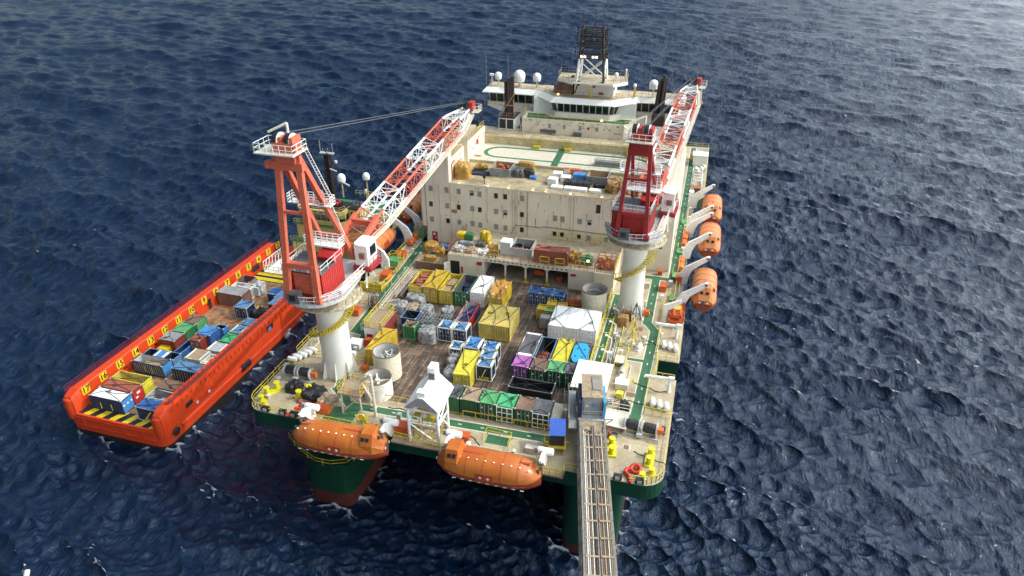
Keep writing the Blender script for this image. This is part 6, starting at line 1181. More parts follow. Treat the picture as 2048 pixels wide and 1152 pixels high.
t = thing('grating_cage', 'long grey grating cage lying on the oval court', 'cage', (-16.7, 132.6, 13.59)); m = MB(); [m.box(0, y, z, 5.8, .06, .06) for y in (-.6, .6) for z in (.05, .6, 1.2)]; [m.box(-2.9+.5*k, y, .6, .06, .06, 1.2) for k in range(13) for y in (-.6, .6)]; [m.box(-2.9+.5*k, 0, 1.2, .06, 1.2, .06) for k in range(13)]; m.bx(-2.8, 2.8, -.55, .55, .05, .9); m.build('grating', C('grey', dirt=.3), t)
# ---- right side deck equipment
bundle('brown tarped machine at the foot of the right pedestal, farther one', -8.0, 99.2, 1.7, 1.6, 1.6, 'net', 81, z=.05, amp=.15); bundle('brown tarped machine at the foot of the right pedestal, nearer one', -8.3, 97.0, 1.8, 1.9, 1.5, 'net', 82, z=.05, amp=.15)
def tripod(label, x, y, h, col, w):
    t = thing('lifting_tripod', label, 'tripod', (x, y, 0), 0, 'lifting tripods'); 
    for k in range(3): a = 2.09*k+.6; m = MB(); m.tube((w*math.cos(a), w*math.sin(a), 0), (0, 0, h), .09, 6); m.build('leg', C(col), t)
    m = MB(); [m.tube((.6*w*math.cos(2.09*k+.6), .6*w*math.sin(2.09*k+.6), h*.4), (.6*w*math.cos(2.09*k+2.69), .6*w*math.sin(2.09*k+2.69), h*.4), .06, 5) for k in range(3)]; m.build('brace', C(col), t)
tripod('black and grey lifting tripod in front of the right pedestal', -6.4, 98.2, 3.6, 'dgrey', 1.1); tripod('yellow lifting tripod on the right deck', -6.4, 94.2, 3.6, 'yellow', 1.2); tripod('smaller yellow lifting tripod on the right deck', -6.1, 91.2, 3.0, 'yellow', 1.0)
def pump(label, x, y, rz, col):
    t = thing('deck_pump', label, 'pump', (x, y, 0), rad(rz), 'white deck pumps'); m = MB(); m.lathe([(.01, -.6), (.35, -.55), (.4, 0), (.35, .5), (.01, .6)], (0, 0, .55), 12, 'x'); m.box(0, 0, .1, 1.5, .8, .18); m.build('body', C(col), t, True); m = MB(); m.path([(.4, 0, .6), (.9, .1, .8), (1.0, .3, .3)], .12, 6); m.tube((-.3, 0, .9), (-.3, 0, 1.3), .1, 6); m.build('pipe', C('lgrey'), t)
pump('white deck pump below the smaller yellow tripod', -6.5, 91.7, 20, 'white'); pump('white deck pump right of the smaller yellow tripod', -5.0, 90.6, 70, 'white'); pump('white deck pump behind the white machine cabinet', -6.7, 83.9, 80, 'cream'); pump('white deck pump next to the flat white canopy', -6.6, 82.1, 60, 'white')
t = thing('machine_cabinet', 'white-topped machine cabinet on the right deck', 'cabinet', (-6.2, 80.4, 0)); m = MB(); m.bx(-.85, .85, -.6, .7, .1, 1.0); m.build('body', C('cream', dirt=.4), t); m = MB(); m.bx(-.95, .95, -.7, .8, 1.0, 1.12); m.build('top', C('white', dirt=.1), t); m = MB(); m.tube((.9, .4, 1.0), (1.6, .6, 1.1), .09, 6); m.tube((1.6, .3, 1.1), (1.6, .9, 1.1), .16, 6); m.build('handle', YELB, t)
t = thing('yellow_box', 'small bright yellow box in front of the machine cabinet', 'box', (-6.2, 78.3, 0)); m = MB(); m.bx(-.42, .42, -.4, .4, .02, .75); m.build('body', C('lemon', dirt=.1), t); m = MB(); m.bx(-.45, .45, -.43, .43, .75, .82); m.build('lid', C('lemon', dirt=.05), t)
t = thing('ramp_platform', 'cream sloping platform with low rail right of the gangway cabin', 'platform', (-5.7, 72.3, 0)); m = MB(); m.plate([(-1.6, -1.5, 1.0), (1.3, -1.6, .9), (1.4, 1.4, 1.3), (-1.6, 1.4, 1.4)], (0, 0, .1)); m.build('deck', C('cream', dirt=.3), t); m = MB(); m.rail([(-1.5, 1.4, 1.4), (1.4, 1.4, 1.3), (1.4, -.1, 1.2)], r=.05, sp=1.2); [m.tube((x, y, 0), (x, y, 1.1), .08, 5) for x in (-1.4, 1.2) for y in (-1.3, 1.2)]; m.build('railing', C('cream'), t)
t = thing('deck_hatch', 'small brown framed hatch in the right front deck', 'hatch', (-4.0, 68.4, 0)); m = MB(); m.bx(-.45, .45, -.5, .5, .004, .06); m.build('coaming', C('offwhite'), t); m = MB(); m.bx(-.34, .34, -.4, .4, .06, .075); m.build('cover', C('brown'), t)
t = thing('deck_hatch', 'small brown hatch plate in the left front deck', 'hatch', (-49.2, 68.6, 0)); m = MB(); m.bx(-.5, .5, -.4, .4, .004, .05); m.build('cover', C('brown'), t)
t = thing('hose_rack', 'black and red hose tangle beside the gangway on the right deck', 'hose', (-5.8, 69.9, 0)); m = MB(); [m.path([(.5*math.cos(a), .4*math.sin(a), .3+.13*k) for a in np.linspace(0, 6.3, 12)], .08, 6) for k in range(3)]; m.m = 1; m.box(-.6, 0, .5, .2, .8, 1.0); m.build('coil', [C('dgrey'), C('dred')], t)
t = thing('capstan', 'dark capstan by the right rail', 'capstan', (.2, 72.2, 0)); m = MB(); m.lathe([(.3, 0), (.2, .3), (.28, .9), (.3, 1.1)], n=10); m.build('post', C('black'), t, True)
t = thing('beam_scale', 'low white ventilator housing by the inner walkway', 'ventilator', (-7.2, 86.0, 0)); t.name = 'ventilator_housing'; m = MB(); m.bx(-.8, .8, -1.0, .9, .05, 1.0); m.build('body', C('cream', dirt=.3), t); m = MB(); m.bx(-.7, .7, -1.03, -1.0, .2, .8); m.build('louvre', C('brown'), t)
for k, y in enumerate((86.2, 90.1, 94.2, 98.3)):
    t = thing('lamp_post', 'bent white deck lamp by the inner walkway, number %d from the near end' % (k+1), 'lamp', (-9.3, y, 0), 0, 'bent white deck lamps'); m = MB(); m.path([(.1, -.3, 0), (.15, 0, 1.6), (-.5, 0, 2.0)], .07, 6); m.build('pole', C('white'), t); m = MB(); m.box(-.65, 0, 1.98, .4, .3, .2); m.build('head', C('white', dirt=.05), t)
t = thing('pipe_manifold', 'grey pipe and valve run between the inner walkway and right deck', 'pipes', (-8.6, 89.5, 0)); m = MB(); r = random.Random(14); m.path([(0, -5, .4), (0, 4.5, .4)], .12, 6); m.path([(.3, -4, .3), (.3, 5, .3)], .09, 6); [m.tube((.1, -4+1.3*k, .3), (r.uniform(-.4, .6), -4+1.3*k, 1.1+r.random()*.4), .09, 6) for k in range(7)]; m.box(.2, 2.2, .9, .7, .5, .6); m.build('pipes', C('lgrey', dirt=.5), t); m = MB(); [m.rail([(.7, -5.5+3*k, 0), (.7, -3.8+3*k, 0)], r=.05, sp=.8) for k in range(4)]; m.build('guard_rail', YELB, t)
# person in red coverall on the inner walkway
def person(label, x, y, rz, col):
    t = thing('person', label, 'person', (x, y, .03), rad(rz))
    joints = {'pel': (0, 0, .95, .14), 'wst': (0, 0, 1.12, .13), 'chs': (0, .02, 1.35, .16), 'nek': (0, .02, 1.5, .06), 'hed': (0, .03, 1.60, .075),
              'lh': (-.1, 0, .9, .10), 'lk': (-.11, .04, .5, .075), 'la': (-.11, 0, .1, .055), 'lt': (-.11, .16, .05, .05), 'rh': (.1, 0, .9, .10), 'rk': (.12, .10, .5, .075), 'ra': (.13, .02, .1, .055), 'rt': (.13, .18, .05, .05),
              'ls': (-.2, .01, 1.4, .075), 'le': (-.27, .02, 1.13, .05), 'lw': (-.24, .16, .92, .04), 'rs': (.2, .01, 1.4, .075), 're': (.28, .05, 1.14, .05), 'rw': (.22, .25, 1.02, .04)}
    ed = [('pel', 'wst'), ('wst', 'chs'), ('chs', 'nek'), ('nek', 'hed'), ('pel', 'lh'), ('lh', 'lk'), ('lk', 'la'), ('la', 'lt'), ('pel', 'rh'), ('rh', 'rk'), ('rk', 'ra'), ('ra', 'rt'), ('chs', 'ls'), ('ls', 'le'), ('le', 'lw'), ('chs', 'rs'), ('rs', 're'), ('re', 'rw')]
    ks = list(joints); me = bpy.data.meshes.new('body'); me.from_pydata([joints[k][:3] for k in ks], [(ks.index(a), ks.index(b)) for a, b in ed], [])
    o = bpy.data.objects.new('body', me); COL.objects.link(o); o.parent = t; sk = o.modifiers.new('skin', 'SKIN'); lay = me.skin_vertices[0] if me.skin_vertices else None
    if lay is None:
        bm_ = __import__('bmesh').new(); bm_.from_mesh(me); bm_.verts.layers.skin.verify(); bm_.to_mesh(me); bm_.free(); lay = me.skin_vertices[0]
    for i, k in enumerate(ks): lay.data[i].radius = (joints[k][3],)*2; lay.data[i].use_root = k == 'pel'
    o.modifiers.new('sub', 'SUBSURF').levels = 1; me.materials.append(C(col, dirt=.15))
    m = MB(); m.lathe([(.02, -.12), (.07, -.09), (.085, 0), (.08, .06)], (0, .03, 1.66), 12); m.box(0, .115, 1.655, .02, .03, .04); [m.box(s*.088, .02, 1.66, .02, .04, .06) for s in (-1, 1)]; h = m.build('head', C('skin', dirt=0), t, True)
    m = MB(); [m.box(s*.03, .105, 1.68, .02, .012, .012) for s in (-1, 1)]; m.box(0, .1, 1.615, .04, .012, .01); m.build('face_features', C('black', dirt=0), h)
    m = MB(); m.lathe([(.115, .0), (.105, .06), (.07, .11), (.01, .125)], (0, .02, 1.69), 12); m.box(0, .12, 1.69, .14, .1, .015); m.build('helmet', C('navy', dirt=0), t, True)
    for s, w_ in ((-1, 'lw'), (1, 'rw')):
        x_, y_, z_, _ = joints[w_]; m = MB(); m.box(x_, y_+.03, z_-.03, .035, .09, .08)
        for k in range(4): m.path([(x_-.0, y_+.05+.005*k, z_+.01-.024*k), (x_+.005*s, y_+.105-.006*abs(k-1.4), z_-.02-.024*k), (x_-.02*s, y_+.11, z_-.045-.022*k)], .0095, 5)
        m.path([(x_, y_+.03, z_+.02), (x_-.03*s, y_+.07, z_+.025)], .011, 5); m.build('hand', C('skin', dirt=0), t)
    m = MB(); [m.box(s*.12, .06, .05, .11, .28, .1) for s in (-1, 1)]; m.build('boots', C('black'), t)
person('person in red coverall and dark helmet walking on the green inner walkway', -10.3, 83.6, 15, 'dred')
# ---- far right platform gear
t = thing('machine_shed', 'white box shed on the far right deck platform', 'shed', (.3, 178, 0)); m = MB(); m.bx(-1.6, 1.8, -1.6, 1.6, .05, 2.6); m.build('wall', wallc, t); m = MB(); m.bx(-1.8, 2, -1.8, 1.8, 2.6, 2.75); m.build('roof', C('white'), t)
t = thing('boat_rack', 'white pipe racks with orange lifebuoy on the far right deck', 'rack', (.4, 163, 0)); m = MB(); [m.path([(-1.2, -3+2*k, 0), (-1, -3+2*k, 2.2), (.8, -3+2*k, 2.2), (1.2, -3+2*k, .1)], .12, 6) for k in range(5)]; m.build('rack', C('white'), t); m = MB(); m.path([(-.9+.4*math.cos(a), -4, 1.0+.4*math.sin(a)) for a in np.linspace(0, 6.3, 12)], .1, 6); m.build('lifebuoy', C('dorange'), t)
locker('dark green locker on the far right deck', .6, 158.2, 1.5, 1.5, 1.2, col='dgreen'); locker('yellow locker at the far right corner', -1.4, 181, 1.3, 1.3, 1.6, col='yellow')
t = thing('platform_beam', 'pale pipe with yellow flanges belonging to the camera platform, bottom left', 'pipe', (-20.85, 11.35, 39.8)); m = MB(); m.tube((-.1, .25, .25), (.9, -1.6, -.8), .09, 8); m.build('pipe', C('cream'), t); m = MB(); m.beam((.2, -.25, -.0), (.8, -.2, -.2), .16); m.beam((-.55, -.1, 0), (-.4, -1.0, -.6), .16); m.build('flange', YELB, t)
# ---------------------------------------------------------------- orange supply ship alongside
S = thing('supply_ship', 'orange platform supply ship with open cargo deck and yellow wheelhouse alongside on the left', 'ship', (-83.6, 66.5, WZ), rad(-1))
po = mat('ship_orange', (.60, .045, .004), rough=.5, dirt=.55, dcol=(.46, .055, .015), scale=.5, rust=.35, rustcol=(.30, .05, .02), streak=.1, fine=.1); pb = mat('boot_black', (.02, .014, .014), rough=.5, dirt=.4); pd = mat('ship_dark_orange', (.50, .045, .01), rough=.5, dirt=.4, fine=.06)
def hullring(z, g=0):
    w = 9.3+g; r = 1.6
    p = arc(w-r, -g+r, r, -90, 0, 4)+[(w, 50), (w*.93, 60), (w*.78, 69), (w*.5, 77), (w*.16, 83+.3*z)]
    return [(x, y, z) for x, y in p]+[(-x, y, z) for x, y in reversed(p)]
m = MB(); m.loft([hullring(.55, -.05), hullring(1.4), hullring(3.3, .02)], cap=True); m.m = 1; m.loft([hullring(-3, -.3), hullring(.55, -.07)], cap=True); m.build('hull', [po, pb], S, True)
m = MB()                                          # cargo rails: thick bulwarks both sides
for s in (-1, 1):
    x0, x1 = (7.55, 9.32)
    sec_ = lambda y, s=s: [(s*x0, y, 3.3), (s*x0, y, 6.95), (s*(x0+.12), y, 7.05), (s*(x1-.2), y, 7.0), (s*x1, y, 6.4), (s*x1, y, 3.2)]
    m.loft([sec_(1.9), sec_(58)])
    m.loft([[(s*7.4, .3, 2.6), (s*7.4, .3, 5.6), (s*7.8, .5, 6.4), (s*9.1, .5, 6.4), (s*9.5, .3, 5.8), (s*9.42, .3, 2.6)], [(s*7.4, 2.1, 2.6), (s*7.4, 2.1, 6.6), (s*7.6, 2.1, 7.1), (s*9.2, 2.1, 7.1), (s*9.5, 2.1, 6.5), (s*9.42, 2.1, 2.6)]])
    m.lathe([(.95, 2.4), (1.05, 4.8), (.9, 6.0), (.4, 6.3)], (s*8.5, .85, 0), 14)
m.bx(-7.4, 7.4, -.02, .35, 3.2, 3.75); m.build('bulwark', po, S, True)
m = MB()
for z in (1.7, 3.2): m.bx(-7.6, 7.6, -.16, .0, z-.07, z+.07)
for x in (-6, -2.5, 1.8, 5.4): m.box(x, -.1, 2.45, .18, .16, 1.5)
m.tube((9.4, 4, 2.3), (9.4, 52, 2.3), .22, 6); [m.beam((9.35, 10+k*7, 2.3), (9.35, 13+k*7, 3.4), .16) for k in range(6)]; m.build('rubbing_bar', pd, S)
m = MB(); m.bx(8.35, 9.0, 2.8, 57.5, 7.0, 7.12); m.build('rail_top_strip', C('maroon', dirt=.5), S)
m = MB(); [m.box(9.36, 3+1.15*k, 6.15, .05, .08, .75) for k in range(47)]; [m.box(8.2, 3+1.15*k, 7.03, .42, .3, .08) for k in range(47)]; m.build('rail_stiffener', C('maroon', dirt=.3), S)
m = MB(); m.rail([(-9.1, 1.0, 6.9), (-9.1, 58, 7.0)], h=1.1, sp=1.9, r=.075, bars=(1, .62, .3)); m.build('railing', mat('maroon_rail', (.10, .012, .03), rough=.5, dirt=.2), S)
m = MB(); m.bx(-7.5, 7.5, .36, 58, 3.3, 3.45); m.build('timber_deck', mat('ship_timber', (.30, .17, .08), rough=.8, dirt=.9, dcol=(.07, .04, .025), scale=.9), S)
m = MB()
for y in (31.5, 35.5, 40.5): m.bx(-7.5, 7.5, y, y+.14, 3.45, 3.458)
m.build('deck_seam', pd, S)
m = MB(); m.m = 1; m.bx(-7.5, 7.5, .4, 2.9, 3.45, 3.456); m.m = 0
for k in range(6): m.cut(); x = -6.6+2.5*k; m.prism([(x, .45), (x+1.2, .45), (x+2.2, 2.85), (x+1.0, 2.85)], 3.457, 3.463)
m.cut(); m.m = 1; m.bx(-7.5, 1, 47.2, 51.5, 3.45, 3.456); m.m = 0
for k in range(2): m.cut(); m.prism([(-7.3, 47.5+2*k), (.8, 47.5+2*k), (.8, 48.7+2*k), (-7.3, 48.7+2*k)], 3.457, 3.463)
for x, y in ((3.0, 27), (3.6, 31.6), (1.5, 37.5), (-1, 9.3), (4, 4.4)): m.cut(); m.box(x, y, 3.46, 1.1, .9, .008)
m.build('hazard_marking', [mat('hazard_yellow', (.62, .46, .01), rough=.6, dirt=.3), C('black', dirt=.3)], S)
yp = mat('plate_yellow', (.72, .50, .01), rough=.5, dirt=.15); nb_ = C('black', dirt=0, fine=0)
for n in range(2, 18):
    y = 58.9-3.71*(n-2); m = MB(); m.box(-7.53, y, 6.12, .05, 1.5, 1.45); pl_ = m.build('number_plate', yp, S)
    text('numeral', str(n), 1.5, nb_, pl_, (-7.49, y, 6.12), (rad(90), 0, rad(90)))
m = MB(); [m.box(-7.53, 56-3.71*k, 4.75, .05, .7, .3) for k in range(15)]; m.box(-7.5, 34.2, 4.7, .1, .9, 2.1); m.box(-7.5, 50, 4.8, .1, 2.4, 1.4); m.build('freeing_port', C('black', dirt=.2), S)
m = MB(); m.box(9.36, 29.5, 5.0, .06, 2.0, 1.0); m.box(9.36, 6.5, 4.6, .06, 1.6, .8); m.m = 1; m.box(9.38, 29.3, 4.8, .06, 1.0, .7); m.build('side_opening', [C('soot'), C('tblue')], S)
for y in (2.4, 20.3, 21.6): m = MB(); m.lathe([(.55, -.2), (.72, -.1), (.72, .1), (.55, .2)], (9.6, y, 2.3), 14, 'x'); m.build('tyre_fender', C('black'), S, True)
m = MB(); [m.box(9.37, y, 3.6, .03, .5, .5) for y in (8.2, 11.2)]; m.build('draught_mark', C('white'), S)
_S0 = S; S = bpy.data.objects.new('superstructure', None); COL.objects.link(S)
# superstructure
py_ = mat('ship_yellow_beige', (.60, .47, .16), rough=.5, dirt=.3, fine=.06); grn = C('green', dirt=.3)
m = MB(); m.bx(-8.2, 8.2, 59, 76, 3.4, 8.2); m.bx(-7.4, 7.4, 60.5, 75, 8.2, 12); m.build('deckhouse', py_, S)
m = MB(); m.bx(-8.6, 8.6, 58.6, 76.5, 8.2, 8.3); m.bx(-7.9, 7.9, 59.9, 75.5, 12, 12.1); m.bx(5.2, 9.0, 66, 82, 5.6, 5.75); m.build('green_deck', grn, S)
m = MB(); w0 = [(-6.6, 61.8), (-5.4, 60.8), (3.4, 60.8), (4.4, 61.8), (4.4, 66.4), (-6.6, 66.4)]; w1 = [(x*1.06, y-.5 if y < 65 else y) for x, y in w0]
m.loft([ringz(w0, 12.1), ringz(w0, 13.2), ringz(w1, 14.9), ringz(w1, 15.7)]); WH = m.build('wheelhouse', py_, S)
def pane_s(p, q, n, nr, z0, z1, off):
    p = Vector((*p, 0)); q = Vector((*q, 0)); nr = Vector((*nr, 0)).normalized()
    for i in range(n): a = p.lerp(q, (i+.07)/n); b = p.lerp(q, (i+.93)/n); mb = MB(); mb.plate([a+nr*.03+Vector((0, 0, z0)), b+nr*.03+Vector((0, 0, z0)), b+nr*off+Vector((0, 0, z1)), a+nr*off+Vector((0, 0, z1))], nr*.04); mb.build('window', glassd, WH)
pane_s((-5.4, 60.8), (3.4, 60.8), 6, (0, -1), 13.25, 14.8, .5); pane_s((3.4, 60.8), (4.4, 61.8), 1, (1, -1), 13.25, 14.8, .4); pane_s((4.4, 61.8), (4.4, 66), 3, (1, 0), 13.25, 14.8, .25)
m = MB(); [m.box(-5.0+1.45*k, 60.26, 15.3, 1.0, .05, .35) for k in range(6)]; m.build('roof_vent', C('brown', dirt=.4), WH)
m = MB(); m.prism([(-6.4, 61), (4, 61), (4.3, 66.4), (-6.4, 66.4)], 15.7, 15.8); m.build('roof', C('black', dirt=.2), WH)
m = MB(); m.rail([(-6.4, 60.6, 15.7), (3.8, 60.6, 15.7), (4.4, 62, 15.7)], h=1, sp=1.2, r=.05); m.rail([(-8.4, 58.8, 8.3), (8.4, 58.8, 8.3), (8.5, 76, 8.3)], sp=1.6, r=.05); m.rail([(-7.7, 60, 12.1), (-6.8, 60, 12.1)], r=.05); m.rail([(-7.7, 60.1, 12.1), (7.6, 60.1, 12.1)], sp=1.5, r=.05); m.build('railing', py_, S)
m = MB(); m.bx(4.6, 7.4, 63, 67.5, 8.2, 15.6); m.m = 1; m.bx(4.5, 7.5, 62.9, 67.6, 15.6, 15.9); m.bx(5.2, 6.2, 62.95, 63, 13.6, 15.0); m.m = 0; m.lathe([(.65, 0), (.65, .1)], (7.42, 65.2, 13.9), 12, 'x'); FC = m.build('funnel_casing', [py_, C('black')], S)
m = MB(); [m.tube((5+.5*k, 64.5+.4*(k % 2), 15.8), (5+.5*k, 65.4, 16.7), .28, 8) for k in range(5)]; m.build('exhaust_pipe', C('black', dirt=.5, dcol=(.3, .3, .3)), FC)
m = MB(); bx_, by_ = -.2, 65.2
for s in (-.5, .5):
    for u in (-.5, .5): m.tube((bx_+s*1.7, by_+u*1.5, 15.8), (bx_+s, by_+u, 27.2), .12, 5)
for k in range(7): z = 17+k*1.6; w = .85-.05*k; m.path([(bx_-w, by_-w, z), (bx_+w, by_-w, z+.8), (bx_-w, by_-w, z+1.6)], .08, 4); m.path([(bx_+w, by_-w, z), (bx_+w, by_+w, z+.8), (bx_+w, by_-w, z+1.6)], .08, 4); m.box(bx_, by_, z, 1.9*w, 1.9*w, .12)
m.box(bx_, by_, 22, .9, .9, 10); m.m = 1; m.bx(bx_-1.6, bx_+1.6, by_-.5, by_+.5, 27.2, 27.4); [m.tube((bx_+x, by_, 27.3), (bx_+x, by_, z), .05, 4) for x, z in ((-1.5, 30.2), (-.9, 28.3), (.3, 28.4), (1.5, 29.6))]; m.beam((bx_+.6, by_-.6, 24), (bx_+2.3, by_-.8, 23.6), .25); m.lathe([(.01, .5), (.35, .3), (.4, 0), (.3, -.3)], (bx_+1.9, by_, 25.4), 10); m.beam((bx_+2.2, by_, 21.2), (bx_+4.6, by_, 20.2), .3); m.build('lattice_mast', [C('soot'), C('lgrey')], S)
for k, x in enumerate((-5.4, -4.0, -1.2, .6, 1.9)):
    m = MB(); m.lathe([(.4, 0), (.5, .6), (.85, .7), (.85, .95)], (x, 62.6+.3*(k % 2), 16.6), 10, 'y'); m.tube((x, 63.2, 15.8), (x, 63.2, 16.4), .12, 6); m.tube((x+.2, 63.2, 16.3), (x-.9, 62.2, 15.9), .14, 6); m.build('fire_monitor', mat('monitor_red', (.35, .015, .03), rough=.4, dirt=.2) if k == 0 else bpy.data.materials['monitor_red'], S)
def dome(x, y, z0, zt, r):
    m = MB(); m.m = 1; m.tube((x, y, z0), (x, y, zt-r), .16, 6); m.m = 0; m.lathe([(r*.55, -r), (r*.9, -r*.85), (r, 0), (r*.75, r*.65), (r*.4, r*.92), (.01, r)], (x, y, zt-r), 14); m.build('radome', [DOM, py_], S, True)
dome(6.6, 69, 12, 22.2, .85); dome(.6, 68.5, 15.8, 21.5, 1.0); dome(-2.6, 64.4, 15.8, 18.8, .6); dome(-6.6, 62.2, 12, 16.3, .9); dome(5.9, 69.6, 15, 18.0, .5)
m = MB(); r = random.Random(21); [m.box(r.uniform(-5.8, 3.8), r.uniform(61.6, 66), 16.1, r.uniform(.3, 1.0), r.uniform(.3, .9), r.uniform(.4, 1.0)) for k in range(16)]; m.build('roof_equipment', C('black', dirt=.5), S)
m = MB(); [m.tube((-6+.9*k, 69.5, 15.8), (-6.6+.9*k, 70.8, 17.6), .35, 8) for k in range(3)]; m.build('exhaust_pipe', C('black'), S)
m = MB(); m.rail([(2.5, 70.8, 15.8), (7, 70.8, 15.8), (7.3, 67.6, 15.8)], r=.05, sp=1); m.lathe([(1.5, 0), (1.6, 1.5), (1.2, 2.6), (.5, 3)], (7.4, 73, 8.3), 12); m.bx(4.2, 8.8, 74, 79, 5.7, 8); m.build('forward_house', py_, S)
m = MB(); m.bx(1.5, 7.6, 58.2, 60, 8.3, 9.5); m.tube((-1, 58.4, 9), (6, 57, 8.6), .3, 6); m.build('deck_crane', C('ochre'), S)
for c in list(S.children): c.parent = _S0; c.location = (4.7, 0, -.3)
bpy.data.objects.remove(S); S = _S0
m = MB()                                          # white loading basket bridge on the cargo deck
t = thing('loading_gangway', 'white lattice gangway cage standing on the ship deck near the hazard stripes', 'gangway', (-86.2, 121.0, -12.5), rad(-1)); 
for x in (-2.4, 2.4): m.rail([(x, -3.8, .2), (x, 4, .2)], h=2.4, sp=1.1, r=.09, bars=(1, 0)); [m.tube((x, -3.8+1.3*k, .2), (x, -2.5+1.3*k, 2.6), .07, 4) for k in range(6)]
m.bx(-2.4, 2.4, -3.8, 4, .05, .2); m.rail([(-2.4, -3.8, .2), (2.4, -3.8, .2)], h=1.6, sp=1.1, r=.08, bars=(1, .5)); m.build('frame', C('white', dirt=.2), t)
# cargo on the supply ship (deck z -12.55)
ZS = -12.54; GS = 'cargo on the supply ship deck'
def KS(label, cx, cy, w, l, h, col, **k): k.setdefault('rz', -1); k.setdefault('group', GS); return container(label, cx, cy, w, l, h, col, z=k.pop('z', ZS), **k)
t = KS('blue container with white roof beside the stern hazard stripes', -86.5, 69.95, 6.3, 2.35, 2.6, 'navy', top=('white', 0), doors=False)
m = MB(); m.bx(3.13, 3.2, -1.05, 1.05, .2, 2.45); m.m = 1; [m.box(3.2, -.8+.8*k, 1.6, .03, .3, .3) for k in range(3)]; m.build('end_door', [C('bblue', dirt=.2), C('white')], t)
m = MB(); m.bx(-1.2, -1.05, -1.22, -1.17, .4, 1.6); m.bx(.9, 1.05, -1.22, -1.17, .4, 1.6); m.build('yellow_mark', C('lemon'), t)
t = KS('red-brown container behind the blue and white one at the stern', -86.5, 72.35, 6.3, 2.3, 2.6, 'maroon', top=('rbrown', 0), doors=False)
m = MB(); m.bx(3.13, 3.2, -1.05, 1.05, .2, 2.45); m.m = 1; m.box(3.21, .1, 1.9, .03, .7, .4); m.box(3.21, -.4, 1.2, .03, .5, .3); m.build('end_door', [C('red', dirt=.3), C('white')], t)
KS('pale yellow open-top container near the stern', -86.5, 74.7, 6.4, 2.2, 2.6, 'lemon', kind='open', lining='sand', doors=False)
KS('navy container lettered LOEP with blue tarp lid at the stern corner', -78.1, 69.55, 4.6, 2.4, 2.6, 'navy', top=('blue', 'tarp'), frame='lgrey', doors=False, slash='LOEP')
KS('grey open skip with white sacks behind the navy lettered container', -78.1, 72.2, 5.4, 2.2, 2.4, 'lgrey', kind='open', lining='grey', fill=('lgrey', 2, 1.0, 2.2), doors=False)
KS('brown-roofed container against the right bulwark near the stern', -78.0, 74.6, 5.3, 2.4, 2.6, 'brown', top=('brown', 0), doors=False)
t = KS('dark blue open-top container with bright blue end and boards inside', -86.9, 79.95, 6.3, 2.4, 2.4, 'navy', kind='open', lining='lgrey', fill=('tan', 1, 1.2, 3.0), doors=False)
m = MB(); m.bx(3.13, 3.2, -1.1, 1.1, .2, 2.3); m.build('end_door', C('bblue', dirt=.2), t)
m = MB(); [m.box(x, -1.23, 1.2, .12, .04, 1.2) for x in (-.6, .9)]; m.build('yellow_mark', C('lemon'), t)
t = KS('black-doored blue basket with sheeted glassy lid', -78.8, 79.95, 6.3, 2.4, 2.4, 'black', top=('tblue', 'tarp'), frame='navy', doors=False)
m = MB(); [m.box(-2.8+.55*k, -1.2, 1.2, .09, .05, 2.0) for k in range(11)]; m.build('bars', C('grey', dirt=.5), t)
for k, (x, c) in enumerate(((-89.0, 'navy'), (-86.8, 'bblue'), (-84.6, 'black'))): KS(('dark open blue box touching the left bulwark', 'blue-lidded white-framed box between two open ones', 'black open box right of the blue-lidded one')[k], x, 82.3, 2.1, 2.2, 2.1, ('navy', 'navy', 'tblue')[k], kind='open' if k != 1 else 'closed', top=(c, 'tarp'), lining='black', frame=('tblue', 'white', 'tblue')[k], doors=False, chain=False)
t = KS('white-framed tray of tan sheeting mid ship', -81.0, 84.4, 3.2, 3.0, 1.7, 'lgrey', top=('tan', 'tarp'), frame='white', doors=False, chain=False)
KS('white-framed tray of jumbled fittings beside the tan one', -77.6, 83.8, 3.0, 3.0, 1.6, 'grey', kind='open', lining='cream', frame='white', fill=('cream', 4, 1.0, 1.9), doors=False, chain=False)
KS('white-framed tray with pale grey cover', -79.0, 87.4, 2.9, 2.7, 1.8, 'lgrey', top=('lgrey', 'tarp'), frame='white', doors=False, chain=False); KS('white-framed tray with grey cover against the right bulwark', -76.6, 86.6, 1.8, 2.6, 1.8, 'lgrey', top=('lgrey', 'tarp'), frame='white', doors=False, chain=False)
KS('dark red container with grey tarp lid against the left bulwark', -88.2, 87.0, 3.3, 2.8, 2.6, 'maroon', top=('greytarp', 'tarp'), doors=False)
KS('green container with pale green lid against the left bulwark', -88.1, 90.1, 3.0, 2.9, 2.6, 'green', top=('lgreen', 'tarp'), frame='green'); KS('green container with brown-grey lid against the left bulwark', -88.0, 93.3, 2.9, 3.0, 2.6, 'lgreen', top=('brown', 'tarp'), doors=False)
frame_box('small yellow crate beside the dark red container on the ship', -88.6, 84.9, 1.9, 1.2, 1.5, 'yellow', 'yellow', 'yellow_crate', 'crate', GS).location.z = ZS
KS('long blue half-height skip between green boxes and red crate', -85.2, 86.4, 1.6, 5.4, 1.4, 'blue', kind='open', lining='navy', frame='bblue', doors=False, chain=False)
KS('faded red small container mid ship', -83.5, 88.0, 2.3, 2.0, 2.5, 'maroon', top=('rbrown', 0)); KS('bright blue tarped container mid ship', -83.1, 90.4, 3.0, 2.9, 2.6, 'blue', top=('bblue', 'tarp'), doors=False); KS('narrow blue open rack behind the bright blue container', -82.0, 92.7, 2.0, 1.4, 2.2, 'bblue', kind='open', lining='navy', doors=False, chain=False)
